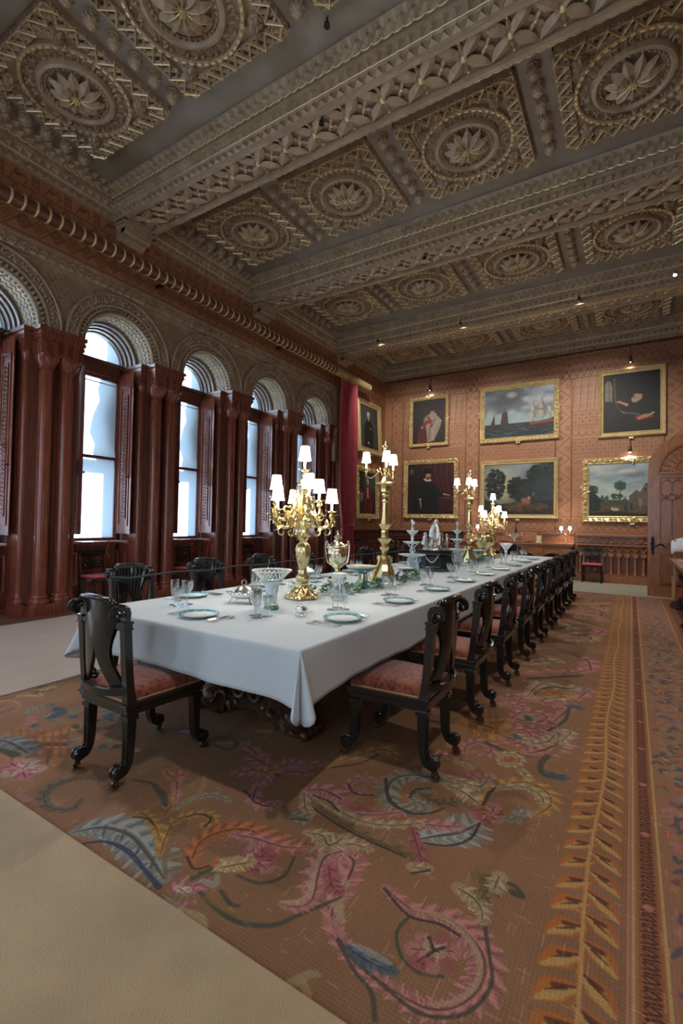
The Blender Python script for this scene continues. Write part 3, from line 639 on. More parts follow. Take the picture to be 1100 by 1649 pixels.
def paint_rug():
    H = 2300; im = Img(RX1 - RX0, RY1 - RY0, H, (138, 98, 68)); S = RY1 - RY0
    def q(x, y): return ((x - RX0) / S, (RY1 - y) / S)
    im.noise(.22, 6, 5)
    # dark ochre clouds worn into the ground
    rr = np.random.RandomState(2)
    for k in range(60):
        x, y = rr.uniform(RX0, 0), rr.uniform(RY0, RY1); u, v = q(x, y)
        im.ell(u, v, rr.uniform(.01, .04), rr.uniform(.01, .04), (148, 96, 52) if k % 2 else (160, 116, 96), 1.2, 0, .30)
    def sets():
        yield 0, lambda x, y: (x, y), 99
        yield 1, lambda x, y: (x, 12.1 - y), 5.6
        yield 2, lambda x, y: (-4.3 - x, y + .1), 99
        yield 3, lambda x, y: (-4.3 - x, 12.1 - y), 99
    for k, T, lim in sets():
        for P, Wd, ci in RUG:
            c = tuple(int(v * .80 + g * .20) for v, g in zip(RC[ci], (138, 108, 84))); dark = sum(RC[ci]) < 220
            if k == 1 and max(p[1] for p in P) > lim: continue
            if k > 1 and min(T(*p)[0] for p in P) > -2.9: continue
            if k == 2 and T(*P[0])[0] > -3.6: continue
            pp = [q(*T(*p)) for p in P]; w = [max(a * (1.0 if sum(RC[ci]) < 220 else 1.35), .012) / S for a in Wd]
            im.stroke(pp, w, c, .88 if dark else .72, .35)
            if not dark and max(Wd) > .035:       # serrated lobes, streaks and a cut edge to each leaf
                P2 = spline([Vector((a, b, 0)) for a, b in pp], 4)
                tint = [tuple(min(255, int(v * f)) for v in c) for f in (1.15, .86, .68)]
                for i in range(1, len(P2) - 1):
                    t = (P2[i + 1] - P2[i - 1])
                    if t.length < 1e-6: continue
                    t.normalize(); wi = float(np.interp(i / len(P2), np.linspace(0, 1, len(w)), w))
                    for s in (-1, 1):
                        n = Vector((-t.y, t.x, 0)) * s; a = P2[i] + n * wi * .18; b = P2[i] + n * wi * .60 + t * wi * .32
                        im.stroke([(a.x, a.y), (b.x, b.y)], (wi * .34, wi * .12), tint[(i + (s > 0)) % 2], .8, .5)
                        if i % 2: im.stroke([(a.x, a.y), (b.x - t.x * wi * .12, b.y - t.y * wi * .12)], (wi * .10, wi * .03), tint[2], .8, .5)
                im.stroke(pp, [a * .22 for a in w], tint[0], .75, .6, -.10)
                im.stroke(pp, [a * .12 for a in w], tint[2], .85, .5, .12)
                im.stroke(pp, [a * .09 for a in w], (70, 48, 40), .6, .5, .52)
    # plain ground under the laurel border, stem and leaves
    x0, x1 = q(-.29, 0)[0], q(.63, 0)[0]
    im.poly([q(.0, RY1), q(.63, RY1), q(.63, RY0), q(.0, RY0)], (152, 106, 80), .85)
    y = RY0 - .05; i = 0; rr = random.Random(4)
    while y < RY1:
        for s in (-1, 1):
            j = rr.uniform(-.008, .008); yy = y + (0 if s < 0 else .06)
            L = .105 if s < 0 else .10
            a = q(-.128, yy + .03); b = q(-.128 + s * L * .55, yy - .005 + j); c = q(-.128 + s * L, yy - .06 + j)
            im.stroke([a, b, c], (.030 / S, .085 / S, .012 / S), (176, 100, 42) if s < 0 else (166, 98, 52), .95, .3)
            im.stroke([a, b, c], (.010 / S, .045 / S, .008 / S), (184, 150, 88), .85, .5, .26 * s)
            im.stroke([a, q(-.128 + s * L * .55, yy + .008 + j)], (.008 / S, .022 / S), (84, 44, 28), .8, .5, -.30 * s)
            im.stroke([q(-.128 + s * L * .3, yy + .012), q(-.128 + s * L * .75, yy - .022)], (.016 / S, .004 / S), (74, 40, 28), .75, .5)
        y += .121
    im.stroke([q(-.128 + .012 * sin(k * 1.3), RY0 + k * .35) for k in range(29)], .014 / S, (188, 140, 84), .95, .3)
    for x, w, c in ((-.003, .008, (176, 116, 100)), (.012, .009, (188, 160, 96)), (.100, .010, (188, 156, 90)), (.480, .010, (190, 158, 96)), (.50, .006, (120, 60, 40)), (.61, .008, (150, 90, 60))):
        im.stroke([q(x, RY0), q(x, RY1)], w / S, c, .9, .4)
    im.poly([q(.022, RY1), q(.093, RY1), q(.093, RY0), q(.022, RY0)], (148, 88, 50), .7)
    im.poly([q(.51, RY1), q(.60, RY1), q(.60, RY0), q(.51, RY0)], (146, 88, 58), .8)
    y = RY0; k = 0
    while y < RY1:                                   # guilloche chain
        im.stroke([q(.035, y), q(.078, y + .020), q(.038, y + .036), q(.078, y + .05)], .0075 / S, (70, 34, 28), .9, .4)
        im.stroke([q(.080, y), q(.036, y + .022), q(.076, y + .038)], .006 / S, (78, 40, 30), .85, .4)
        im.stroke([q(.545, y), q(.575, y + .025)], .008 / S, (96, 46, 34), .7, .4)
        if k % 9 == 4: im.ell(*q(.057, y + .02), .018 / S, .016 / S, (178, 116, 96), .3)
        y += .052; k += 1
    rr = random.Random(9); pal = [(172, 116, 112), (126, 132, 130), (168, 122, 74), (160, 140, 110), (108, 70, 70), (96, 98, 70), (70, 78, 92), (170, 96, 80)]
    for k in range(1500):
        x = rr.uniform(.15, .43); y = rr.uniform(RY0, RY1); a = rr.uniform(0, 6.3); L = rr.uniform(.025, .08)
        im.stroke([q(x, y), q(x + L * cos(a) * .5, y + L * sin(a)), q(x + L * cos(a + .8), y + L * sin(a + .8))], (.012 / S, .034 / S, .008 / S), rr.choice(pal), .75, .5)
    # weave, worn pale threads
    r = np.random.RandomState(1); n = im.nh * im.nw
    im.a *= (1 + .10 * (r.rand(im.nh, im.nw) - .5))[..., None].astype(np.float32)
    im.a[::3] *= .93; im.a[:, ::3] *= .94
    for k in range(5200):
        yy = r.randint(0, im.nh - 20); xx = r.randint(0, im.nw - 20)
        if r.rand() < .5: im.a[yy:yy + r.randint(4, 18), xx] += .10
        else: im.a[yy, xx:xx + r.randint(3, 12)] += .10
    return im
_rug = paint_rug()
RUGM, _t = image_mat('tapestry_rug', _rug.image('rug_design'), .95, 0, ((-RX0 / (RX1 - RX0), -RY0 / (RY1 - RY0), 0), (1 / (RX1 - RX0), 1 / (RY1 - RY0), 1)))
_nt = RUGM.node_tree; _n = _nt.nodes.new('ShaderNodeTexNoise'); _n.inputs['Scale'].default_value = 130
_tc = _nt.nodes.new('ShaderNodeTexCoord'); _nt.links.new(_tc.outputs['Object'], _n.inputs['Vector'])
_bp = _nt.nodes.new('ShaderNodeBump'); _bp.inputs['Strength'].default_value = .4; _bp.inputs['Distance'].default_value = .006
_nt.links.new(_n.outputs['Fac'], _bp.inputs['Height']); _nt.links.new(_bp.outputs[0], _nt.nodes['Principled BSDF'].inputs['Normal'])
tag(MB().box(RX0, RX1, RY0, RY1, .0, .012).build('tapestry_rug', RUGM), 'large terracotta rug with acanthus scrolls and a laurel leaf border under the table', 'rug')
tag(MB().box(-7.0, .63, YB + .2, 1.10, .012, .026).build('foreground_carpet', DRUG), 'sandy beige protective carpet across the front corner of the floor', 'carpet')
tag(MB().box(-6.50, -3.97, 1.10, 10.95, .012, .022).build('window_side_runner', DRUG2), 'pinkish beige carpet runner along the row of windows', 'carpet')
tag(MB().box(-6.6, XR, 10.95, 13.15, .0, .012).build('far_carpet', DRUG3), 'grey beige carpet strip in front of the far panelled wall', 'carpet')

# ================================================================== shell
struct(MB().box(XL - .05, XR + .2, YB - .2, YF + .2, ZC, ZC + .15).build('ceiling', PLAIN), 'plain grey brown ceiling ground between the carved panels')
ceiling = bpy.data.objects['ceiling']
wf = struct(MB().box(XL - .3, XR + .2, YF, YF + .2, 0, ZC).build('wall_far', TERRA), 'terracotta far wall with stencilled geometric bands')
struct(MB().box(XR, XR + .2, YB - .2, YF, 0, ZC).build('wall_right', TERRA), 'terracotta right wall outside the frame')
wl = struct(MB().box(-7.25, XL, YB, YF, 5.0, ZC).box(-7.25, XL, 10.75, YF, 0, 5.0).build('wall_left', TERRA), 'terracotta left wall above the window arcade')
b = MB()
xs = [XL - .9, -5.85, -4.55, -2.85, -1.55, .15, 1.45, XR + .2]
for i in range(0, 8, 2): b.box(xs[i], xs[i + 1], YB - .2, YB, 0, ZC)
for i in (1, 3, 5): b.box(xs[i], xs[i + 1], YB - .2, YB, 0, .8); b.box(xs[i], xs[i + 1], YB - .2, YB, 4.2, ZC)  # unseen openings made up to hold the rear fill lights
struct(b.build('wall_back', TERRA), 'terracotta wall behind the photographer with three tall windows')
b = MB()   # door case return on the right
b.box(1.82, XR, 11.1, 11.32, 0, 5.85)
struct(b.build('wall_return', TERRA), 'short return wall that carries the arched door')

# ---------------- stencilled wall pattern: thin raised lines, one mesh per wall
class Lines:
    def __init__(s, w): s.mb = MB(); s.w = w
    def seg(s, a, b, w=None):
        w = (w or s.w) / 2; dx, dz = b[0] - a[0], b[1] - a[1]; L = hypot(dx, dz)
        if L < 1e-6: return
        nx, nz = -dz / L * w, dx / L * w
        s.mb.add([(a[0] + nx, 0, a[1] + nz), (a[0] - nx, 0, a[1] - nz), (b[0] - nx, 0, b[1] - nz), (b[0] + nx, 0, b[1] + nz)], [(0, 1, 2, 3)])
    def path(s, pts, w=None, closed=False):
        for i in range(len(pts) - (0 if closed else 1)): s.seg(pts[i], pts[(i + 1) % len(pts)], w)
    def circ(s, x, z, r, n=10, a0=0, a1=2 * pi, w=None): s.path([(x + r * cos(a0 + (a1 - a0) * k / n), z + r * sin(a0 + (a1 - a0) * k / n)) for k in range(n + 1)], w)
    def sq(s, x, z, r, w=None, rot=0):
        c = r * (sqrt(2) if rot else 1)
        s.path([(x, z + c), (x + c, z), (x, z - c), (x - c, z)] if rot else [(x - r, z - r), (x + r, z - r), (x + r, z + r), (x - r, z + r)], w, True)
    def fill(s, x, z, r): s.mb.add([(x, 0, z + r), (x + r, 0, z), (x, 0, z - r), (x - r, 0, z)], [(0, 1, 2, 3)])
ln = Lines(.017); x0, x1 = -6.72, 3.0; rr = random.Random(5)
for z in (5.84, 5.64, 5.60, 5.22, 1.62, 1.22): ln.seg((x0, z), (x1, z))
n = 48; dx = (x1 - x0) / n
for i in range(n):
    x = x0 + dx * (i + .5); ln.seg((x0 + dx * i, 5.64), (x0 + dx * i, 5.84)); ln.path([(x - .07, 5.67), (x + .07, 5.81)]); ln.path([(x - .07, 5.81), (x + .07, 5.67)]); ln.fill(x, 5.74, .03)
n = 30; dx = (x1 - x0) / n
for i in range(n):
    x = x0 + dx * (i + .5)
    ln.path([(x - dx / 2, 5.60), (x, 5.25), (x + dx / 2, 5.60)]); ln.path([(x - dx / 2, 5.25), (x, 5.60), (x + dx / 2, 5.25)])
    ln.sq(x, 5.425, .05, rot=1); ln.fill(x, 5.425, .035); ln.sq(x + dx / 2, 5.425, .05, rot=1); ln.fill(x + dx / 2, 5.425, .035)
bands = [-6.3, -3.92, -1.52, .86]
for c in bands:
    for x in (c - .17, c + .17, c - .2, c + .2): ln.seg((x, 1.22), (x, 5.22))
    z = 1.25
    while z < 5.1:
        ln.path([(c - .17, z), (c + .15, z + .27), (c - .17, z + .54)]); ln.circ(c - .06, z + .27, .055, 6); ln.fill(c - .06, z + .27, .03); ln.circ(c + .10, z + .54, .045, 6)
        z += .54
for a, c in ((-6.1, -4.12), (-3.72, -1.72), (-1.32, .66), (1.06, 3.0)):
    n = 12; d = (c - a) / n
    for z in (4.35, 4.17, 3.99, 3.62, 3.44, 3.26, 2.3, 2.12): ln.seg((a, z), (c, z), .012)
    for i in range(n + 1):
        x = a + d * i
        for z0, z1 in ((3.99, 4.35), (3.26, 3.62), (2.12, 2.3), (1.62, 2.12), (2.3, 3.26)): ln.seg((x, z0), (x, z1), .011)
        if i < n:
            x += d / 2
            for z in (4.26, 4.08, 3.53, 3.35, 2.21): ln.circ(x, z, .045, 6, w=.010); ln.fill(x, z, .022)
            ln.seg((x - d / 2, 4.35), (x - d * .1, 5.22), .012)
            for z in (4.5, 4.66, 4.82, 4.98): ln.circ(x - d * .1, z, .05, 7, w=.010)
            ln.circ(x, 3.80, d / 2, 8, pi, 2 * pi, .014); ln.seg((x - d / 2, 3.80), (x - d / 2, 3.99), .012); ln.circ(x, 3.92, .05, 6, w=.01)
            ln.circ(x, 3.18, .05, 6, w=.01); ln.circ(x, 3.04, .05, 6, w=.01)
            for k in range(4): ln.circ(x, 2.4 + k * .16, .05, 6, w=.01)
n = 54; dx = (x1 - x0) / n
for i in range(n):
    x = x0 + dx * (i + .5); ln.circ(x, 1.50, .055, 8, -.25 * pi, 1.25 * pi, .014); ln.path([(x - .04, 1.455), (x, 1.42), (x + dx / 2, 1.30), (x + dx, 1.25)], .014); ln.path([(x + .04, 1.455), (x, 1.42), (x - dx / 2, 1.30), (x - dx, 1.25)], .014)
o = ln.mb.build('stencil_pattern', TERRAD, wf, loc=(0, YF - .004, 0)); o['kind'] = 'stuff'
# the same on the left wall (local x runs along the wall)
ln = Lines(.018)
for z in (5.05, 5.42, 5.66): ln.seg((YB, z), (YF, z), .022)
y = YB; k = 0
while y < YF - .3:
    ln.path([(y, 5.08), (y + .21, 5.30), (y + .42, 5.08)]); ln.path([(y, 5.32), (y + .21, 5.10), (y + .42, 5.32)])
    for q_ in ((y + .21, 5.20), ): ln.sq(q_[0], q_[1], .05, rot=1); ln.fill(q_[0], q_[1], .04)
    ln.sq(y + .0, 5.20, .045, rot=1); ln.fill(y, 5.20, .03)
    ln.path([(y, 5.44), (y + .105, 5.64), (y + .21, 5.44), (y + .315, 5.64), (y + .42, 5.44)]); ln.fill(y + .105, 5.50, .035); ln.fill(y + .315, 5.50, .035)
    ln.seg((y + .30, 5.68), (y + .30, 5.86)); ln.seg((y + .38, 5.68), (y + .38, 5.86)); ln.circ(y + .34, 5.73, .025, 6); ln.circ(y + .34, 5.81, .025, 6)
    ln.path([(y + .04, 5.70), (y + .08, 5.78), (y + .14, 5.76), (y + .2, 5.82), (y + .24, 5.74), (y + .2, 5.70)], .02); ln.circ(y + .12, 5.80, .03, 6)
    y += .42
for z in np.arange(1.3, 4.9, .36):
    for j in range(6):
        y = 10.9 + j * .42; ln.path([(y, z), (y + .21, z + .18), (y + .42, z), (y + .21, z - .18)], closed=True)
for y in (10.85, 11.5, 12.6, 13.2): ln.seg((y, 1.2), (y, 5.0))
vs = [(XL + .004, v[0], v[2]) for v in ln.mb.v]; ln.mb.v = vs
o = ln.mb.build('stencil_pattern', TERRAD, wl); o['kind'] = 'stuff'
# ================================================================== ceiling: mouldings, beams, coffer panels
def mould_parts(L):
    """cornice that steps out upwards: local u along, d (-y) outwards, z 0..0.5; four rows"""
    A = MB().prism([(0, 0), (-.022, 0), (-.022, .012), (-.03, .10), (-.05, .112), (-.05, .128), (-.035, .135), (-.045, .215), (-.08, .225), (-.08, .265), (-.05, .28), (-.062, .33), (-.09, .36), (-.10, .44), (-.13, .5), (0, .5)], 0, L, 'x')
    T = MB(); n = int(L / .115)
    p = L / n
    for i in range(n):                      # two rows of carved triangles, points up and points down
        u = p * i; e = .008
        T.add([(u + e, -.022, .018), (u + p - e, -.022, .018), (u + p / 2, -.03, .105), (u + p / 2, -.075, .045)], [(0, 1, 3), (1, 2, 3), (2, 0, 3)])
        T.add([(u + p / 2, -.033, .138), (u + p - e, -.045, .218), (u + e, -.045, .218), (u + p / 2, -.095, .19)], [(0, 1, 3), (1, 2, 3), (2, 0, 3)])
        T.tube([(u, -.030, .02), (u + p / 2, -.036, .112), (u + p, -.030, .02)], .008, 4)
    Z = MB(); n = int(L / .125); p = L / n
    for i in range(n):                      # two courses of cubes set cornerwise
        for k, (dz, dd) in enumerate(((.365, -.085), (.440, -.115))):
            u = p * (i + .5 * k)
            if u + p > L + .01: continue
            Z.add([(u, dd, dz), (u + p / 2, dd + .03, dz - .052), (u + p, dd, dz), (u + p / 2, dd + .03, dz + .052), (u + p / 2, dd - .065, dz)], [(0, 1, 4), (1, 2, 4), (2, 3, 4), (3, 0, 4)])
    G = MB(); n = int(L / .115); p = L / n
    for i in range(n):                      # gilt scallop loops
        u = p * (i + .5)
        G.tube([(u + p * .52 * cos(a), -.098, .322 - .042 * sin(a)) for a in np.linspace(0, pi, 7)], .0065, 3)
        G.tube([(u + p * .28 * cos(a), -.09, .322 - .022 * sin(a)) for a in np.linspace(0, pi, 4)], .005, 3)
    # gilt fillet between the triangle rows, slightly hand-carved
    pts = [(L * i / (n * 2), -.052 - .003 * (i % 2), .121 + .002 * (i % 3)) for i in range(n * 2 + 1)]
    G.tube(pts, .0065, 4)
    return A, T, Z, G
def mould_set(name, parent, L, loc, rz, meshes={}):
    key = round(L, 2)
    if key not in meshes:
        A, T, Z, G = mould_parts(L); r = []
        for nm, mb, mt, st in (('moulding', A, CARVED, 0), ('carved_triangles', T, CARVED, 1), ('carved_cubes', Z, CARVED, 1), ('gilt_scallops', G, GILT, 1)):
            o = mb.build(nm, mt, parent)
            if st: o['kind'] = 'stuff'
            r.append(o)
        meshes[key] = r
    else:
        r = []
        for o in meshes[key]:
            c = o.copy(); COL.objects.link(c); c.parent = parent; r.append(c)
    for o in r: o.location = loc; o.rotation_euler = (0, 0, rz)
    return r
ZB = 5.888
# soffit flower (looks downwards): four long petals on the diagonals, small leaves and gilt beads
def soffit_flower(p=.44, w=.40):
    F = MB(); h = .036
    L = hypot(p / 2, w / 2) * .97; a0 = atan2(w / 2, p / 2)
    for a in (a0, pi - a0, pi + a0, -a0): F.leaf(L, .135, h * 1.3, 0, TR(0, 0, .028, a), cup=.012)
    for a, l in ((pi / 2, .14), (-pi / 2, .14)): F.leaf(l + .02, .055, h * .8, 0, TR(0, 0, .02, a), cup=.01)
    for a in (.9, -.9, pi - .9, pi + .9):
        F.leaf(.105, .05, h * .8, 0, TR(p / 2, 0, .02, a), cup=.01)
        F.ball((p / 2 + .12 * cos(a), .12 * sin(a), .03), .013, 1, seg=6, rings=2)
    for y in (.155, -.155): F.ball((0, y * 1.08, .04), .014, 1, seg=6, rings=2); 
    for s1 in (-1, 1):
        for s2 in (-1, 1): F.tube([(s1 * .03, s2 * .10, .008), (s1 * .05, s2 * .17, .012)], .005, 4, mi=1)
    F.ball((p / 2, 0, .035), .02, 1, seg=8, rings=2); F.ball((0, 0, .045), .036, 1, seg=10, rings=3)
    return F
BEAMS = [(1.08, 1.59, 0), (4.14, 4.65, 1), (7.20, 7.72, 1), (10.50, 11.02, 2)]
trimn = [0]
def trim(label, b=None, mt=None, loc=(0, 0, 0)):
    trimn[0] += 1; nm = 'trim_%d' % trimn[0]
    o = b.build(nm, mt) if b else empty(nm, loc)
    return struct(o, label)
flower0 = None
beam_lab = ['nearest carved ceiling beam at the top left corner', 'carved ceiling beam with a row of large eight leaved flowers, nearest full beam', 'second full carved ceiling beam with large flowers', 'third carved ceiling beam with gilt checker strip, next to the far wall']
for bi, (y0, y1, kind) in enumerate(BEAMS):
    x0 = -6.50
    b = MB().box(x0, XR, y0, y1, ZB + .075, ZC)
    for yy, s in ((y0, 1), (y1, -1)):       # zigzag lip along both soffit edges
        n = int((XR - x0) / .10)
        for i in range(n):
            u = x0 + (XR - x0) * i / n; p = (XR - x0) / n
            b.add([(u, yy, ZB), (u + p, yy, ZB), (u + p / 2, yy - s * .022, ZB + .004), (u + p / 2, yy, ZB + .03)], [(0, 1, 2), (1, 3, 2), (3, 0, 2)])
        b.box(x0, XR, min(yy, yy + s * .045), max(yy, yy + s * .045), ZB - .014, ZB + .08)
    b.box(x0, x0 + .03, y0, y1, ZB - .014, ZB + .08)
    be = trim(beam_lab[bi], b, CARVED)
    mould_set('n', be, XR - XL, (XL, y0 + .0, ZB), 0)
    mould_set('f', be, XR - XL, (XR, y1, ZB), pi)
    # gilt edge of the lip
    g = MB()
    for yy, s in ((y1, -1),):
        n = int((XR - x0) / .05); g.tube([(x0 + (XR - x0) * i / n, yy + .014 + .012 * (1 if i % 2 else -1), ZB - .002) for i in range(n + 1)], .0045, 3)
    g.tube([(x0 - .006, y0 + (y1 - y0) * i / 14, ZB - .03 + .014 * (i % 2)) for i in range(15)], .006, 3)
    g.build('gilt_edge', GILT, be)['kind'] = 'stuff'
    if kind in (0, 1):
        yc = (y0 + y1) / 2; x = -6.28
        while x < 2.9:
            if not (kind == 0 and x > -4):
                if flower0 is None:
                    fo = soffit_flower().build('carved_flower', [CARVED, GILT], be); flower0 = fo
                else:
                    fo = flower0.copy(); COL.objects.link(fo); fo.parent = be
                fo.location = (x, yc, ZB + .073); fo.rotation_euler = (pi, 0, 0)
            x += .4425
    else:
        # checker fillets and a row of small flowers
        c = MB(); x = x0
        k = 0
        while x < XR:
            for j in range(3):
                if (k + j) % 2: c.box(x, x + .055, y0 + .07 + j * .04, y0 + .105 + j * .04, ZB - .004, ZB + .076, 0)
            x += .06; k += 1
        c.build('gilt_checker', GILT, be)['kind'] = 'stuff'
        sm = None; x = -6.35
        while x < 2.9:
            if sm is None: fo = soffit_flower(.30, .24).build('carved_flower', [CARVED, GILT], be); sm = fo
            else: fo = sm.copy(); COL.objects.link(fo); fo.parent = be
            fo.location = (x, y0 + .345, ZB + .073); fo.rotation_euler = (pi, 0, 0); x += .30
    # corbel under the beam end: studded block and rolled scroll
    c = MB(); m = (y0 + y1) / 2
    c.box(XL - .02, x0 + .0, y0 + .0, y1, ZB - .055, ZB - .014)
    c.box(XL - .02, x0 - .02, y0 + .02, y1 - .02, ZB - .12, ZB - .055)
    c.prism([(XL, ZB - .12), (x0 - .03, ZB - .12), (x0 - .035, ZB - .15), (x0 - .06, ZB - .175), (x0 - .10, ZB - .185), (XL + .09, ZB - .20), (XL + .05, ZB - .23), (XL, ZB - .25)], y0 + .03, y1 - .03, 'y')
    c.lathe([(0, 0), (.05, .0), (.055, .02), (.055, y1 - y0 - .08), (.05, y1 - y0 - .06), (0, y1 - y0 - .06)], 14, T=Matrix.Translation((x0 - .075, y0 + .03, ZB - .155)) @ Matrix.Rotation(-pi / 2, 4, 'X'))
    for i in range(6):
        y = y0 + .06 + (y1 - y0 - .12) * i / 5
        c.ball((x0 - .018, y, ZB - .09), .022, seg=6, rings=2)
    for k in range(3): c.ball((XL + .05 + k * .07, y0 + .018, ZB - .088), .022, seg=6, rings=2)
    pts = [(x0 + .004, y0 + (y1 - y0) * i / 12, ZB - .025 - .02 * (i % 2)) for i in range(13)]; c.tube(pts, .008, 4)
    c.build('corbel', CARVED, be)
# cornices along the left wall in each bay, and along the far wall
corn = trim('carved cornice along the top of the left wall', MB().box(XL - .03, XL, YB, YF, ZB, ZC), CARVED)
yy = [YB, 1.08, 1.59, 4.14, 4.65, 7.20, 7.72, 10.50, 11.02, YF]
for i in range(0, 10, 2):
    if yy[i + 1] > 1: mould_set('w', corn, round(yy[i + 1] - yy[i], 3), (XL, yy[i], ZB), pi / 2)
cornf = trim('carved cornice along the top of the far wall', MB().box(XL, XR, YF - .002, YF, ZB, ZC), CARVED)
mould_set('n', cornf, XR - XL, (XL, YF, ZB), 0)
# picture rail: dark strip with brass rail under the far cornice
rail = MB().box(XL, XR, YF - .05, YF, ZB - .05, ZB, 0); rail.tube([(XL, YF - .06, ZB - .075), (XR, YF - .06, ZB - .075)], .010, 6, mi=1)
for i in range(24): rail.ball((XL + .2 + i * .41, YF - .055, ZB - .055), .02, 1, seg=6, rings=2)
trim('brass picture rail under the far cornice', rail, [MAHOD, BRASS])

# ---- coffer panel, local z = towards the room
def curl(mb, c, r, a, s, hgt, mi=0, w=.011):
    pts = [(c[0] + q[0], c[1] + q[1], hgt) for q in spiral(0, 0, r, r * .22, a, a + s * 4.6, 8)]
    mb.tube(pts, [w * (1 - .05 * i) for i in range(len(pts))], 4, mi=mi)
    mb.ball((c[0], c[1], hgt), r * .28, mi, seg=5, rings=2)
def panel_base():
    P = MB(); A = .73; I = .585
    P.box(-A + .012, A - .012, -A + .012, A - .012, 0, .022)
    for s in (-1, 1):
        P.box(-A, A, min(s * A, s * (A - .018)), max(s * A, s * (A - .018)), 0, .06); P.box(min(s * A, s * (A - .018)), max(s * A, s * (A - .018)), -A, A, 0, .06)
        P.box(-I, I, min(s * I, s * (I + .012)), max(s * I, s * (I + .012)), 0, .05); P.box(min(s * I, s * (I + .012)), max(s * I, s * (I + .012)), -I, I, 0, .05)
    n = 7; p = 2 * A / n; m = (A + I) / 2; d = (A - I) / 2
    for q in range(4):
        T = TR(rz=q * pi / 2)
        for i in range(n):
            u = -A + p * i
            P.tube([(u, m - d, .047), (u + p / 2, m + d, .050), (u + p, m - d, .047)], .021, 4, T=T); P.tube([(u, m - d, .062), (u + p / 2, m + d, .066)], .0062, 4, mi=1, T=T); P.tube([(u + p / 2, m + d, .066), (u + p, m - d, .062)], .0062, 4, mi=1, T=T)
            P.tube([(u, m + d, .042), (u + p / 2, m - d, .042)], .021, 4, T=T); P.tube([(u + p / 2, m - d, .042), (u + p, m + d, .042)], .021, 4, T=T)
            for v in (-.045, .045): P.ball((u + p / 2, m + v, .03), .02, T=T, seg=6, rings=2)
            P.ball((u + p, m, .03), .018, T=T, seg=6, rings=2)
    P.ring(.565, [(-.022, .02), (-.022, .055), (.022, .055), (.022, .02)], n=40)
    for k in range(44):
        a = 2 * pi * k / 44; P.box(-.021, .021, -.013, .013, .05, .066, 1, TR(.565 * cos(a), .565 * sin(a), 0, a + pi / 2))
    # scrolled frieze
    rr = random.Random(3)
    for k in range(20):
        a = 2 * pi * k / 20; R = .475
        curl(P, (R * cos(a), R * sin(a)), .044, a + (0 if k % 2 else pi), 1 if k % 2 else -1, .048)
        a += pi / 20; P.leaf(.085, .05, .035, 0, TR(.43 * cos(a), .43 * sin(a), .022, a + rr.uniform(-.5, .5)))
        P.ball((.52 * cos(a), .52 * sin(a), .03), .022, seg=6, rings=2)
    P.ring(.385, [(-.05, .02), (-.045, .055), (-.02, .075), (.015, .07), (.03, .045), (.035, .02)], n=36)
    P.ring(.325, [(-.018, .015), (-.01, .05), (.012, .045), (.02, .02)], n=36)
    for k in range(34):
        a = 2 * pi * k / 34; P.ball((.318 * cos(a), .318 * sin(a), .05), .018, seg=5, rings=2)
    P.ring(.285, [(-.022, .012), (-.018, .035), (.014, .045), (.022, .02)], n=36)
    P.lathe([(.27, .022), (.15, .024), (0, .026)], 24)
    for k in range(8):
        a = 2 * pi * (k + .5) / 8; P.leaf(.235, .10, .02, 0, TR(0, 0, .030, a), rib=1, gold=.06)
    return P
def petal_mesh(): return MB().leaf(.262, .135, .042, 0, None, rib=1, cup=.035, gold=.07)
def rosette_mesh():
    R = MB()
    for a, l in ((0, .085), (1, .05)):
        for k in range(5): R.leaf(l, .06 if a == 0 else .035, .03, 0, TR(0, 0, .045 + a * .02, 2 * pi * k / 5 + a * .6), cup=.02)
    R.lathe([(.085, .02), (.08, .045), (.03, .06)], 10)
    R.ball((0, 0, .08), .02, 0, seg=6, rings=2)
    for x, y in ((.11, -.03), (-.03, .11)):
        for k in range(5): R.ball((x + .022 * cos(k * 1.26), y + .022 * sin(k * 1.26), .035), .015, seg=5, rings=2)
        R.ball((x, y, .05), .012, 1, seg=6, rings=2)
    return R
def boss_mesh():
    b = MB().lathe([(.045, .03), (.05, .07), (.035, .10), (.02, .105)], 12)
    for k in range(7): b.ball((.028 * cos(k * .9), .028 * sin(k * .9), .105), .011, 1, seg=5, rings=2)
    b.ball((0, 0, .11), .012, 1, seg=6, rings=2); return b
def pendant_mesh():
    b = MB().lathe([(.072, 0), (.075, .02), (.06, .03), (.068, .06), (.064, .10), (.045, .135), (.015, .15)], 12)
    for k in range(8):
        a = 2 * pi * k / 8; b.ball((.06 * cos(a), .06 * sin(a), .05), .022, seg=5, rings=2); b.leaf(.085, .045, .02, 0, Matrix.Translation((.052 * cos(a), .052 * sin(a), .075)) @ Matrix.Rotation(a, 4, 'Z') @ Matrix.Rotation(-2.1, 4, 'Y'))
        a += pi / 8; b.ball((.062 * cos(a), .062 * sin(a), .085), .018, seg=5, rings=2)
    b.ball((0, 0, .15), .011, 1, seg=5, rings=2)
    return b
def link(me_o, name, parent, loc, rot=(0, 0, 0)):
    o = bpy.data.objects.new(name, me_o.data); COL.objects.link(o); o.parent = parent; o.location = loc; o.rotation_euler = rot; return o
PB = PT = RS = BS = PD_ = None
PX = [-5.53, -3.69, -1.85, 0.0, 1.84]; PY = [2.88, 5.93, 9.05, 12.22]
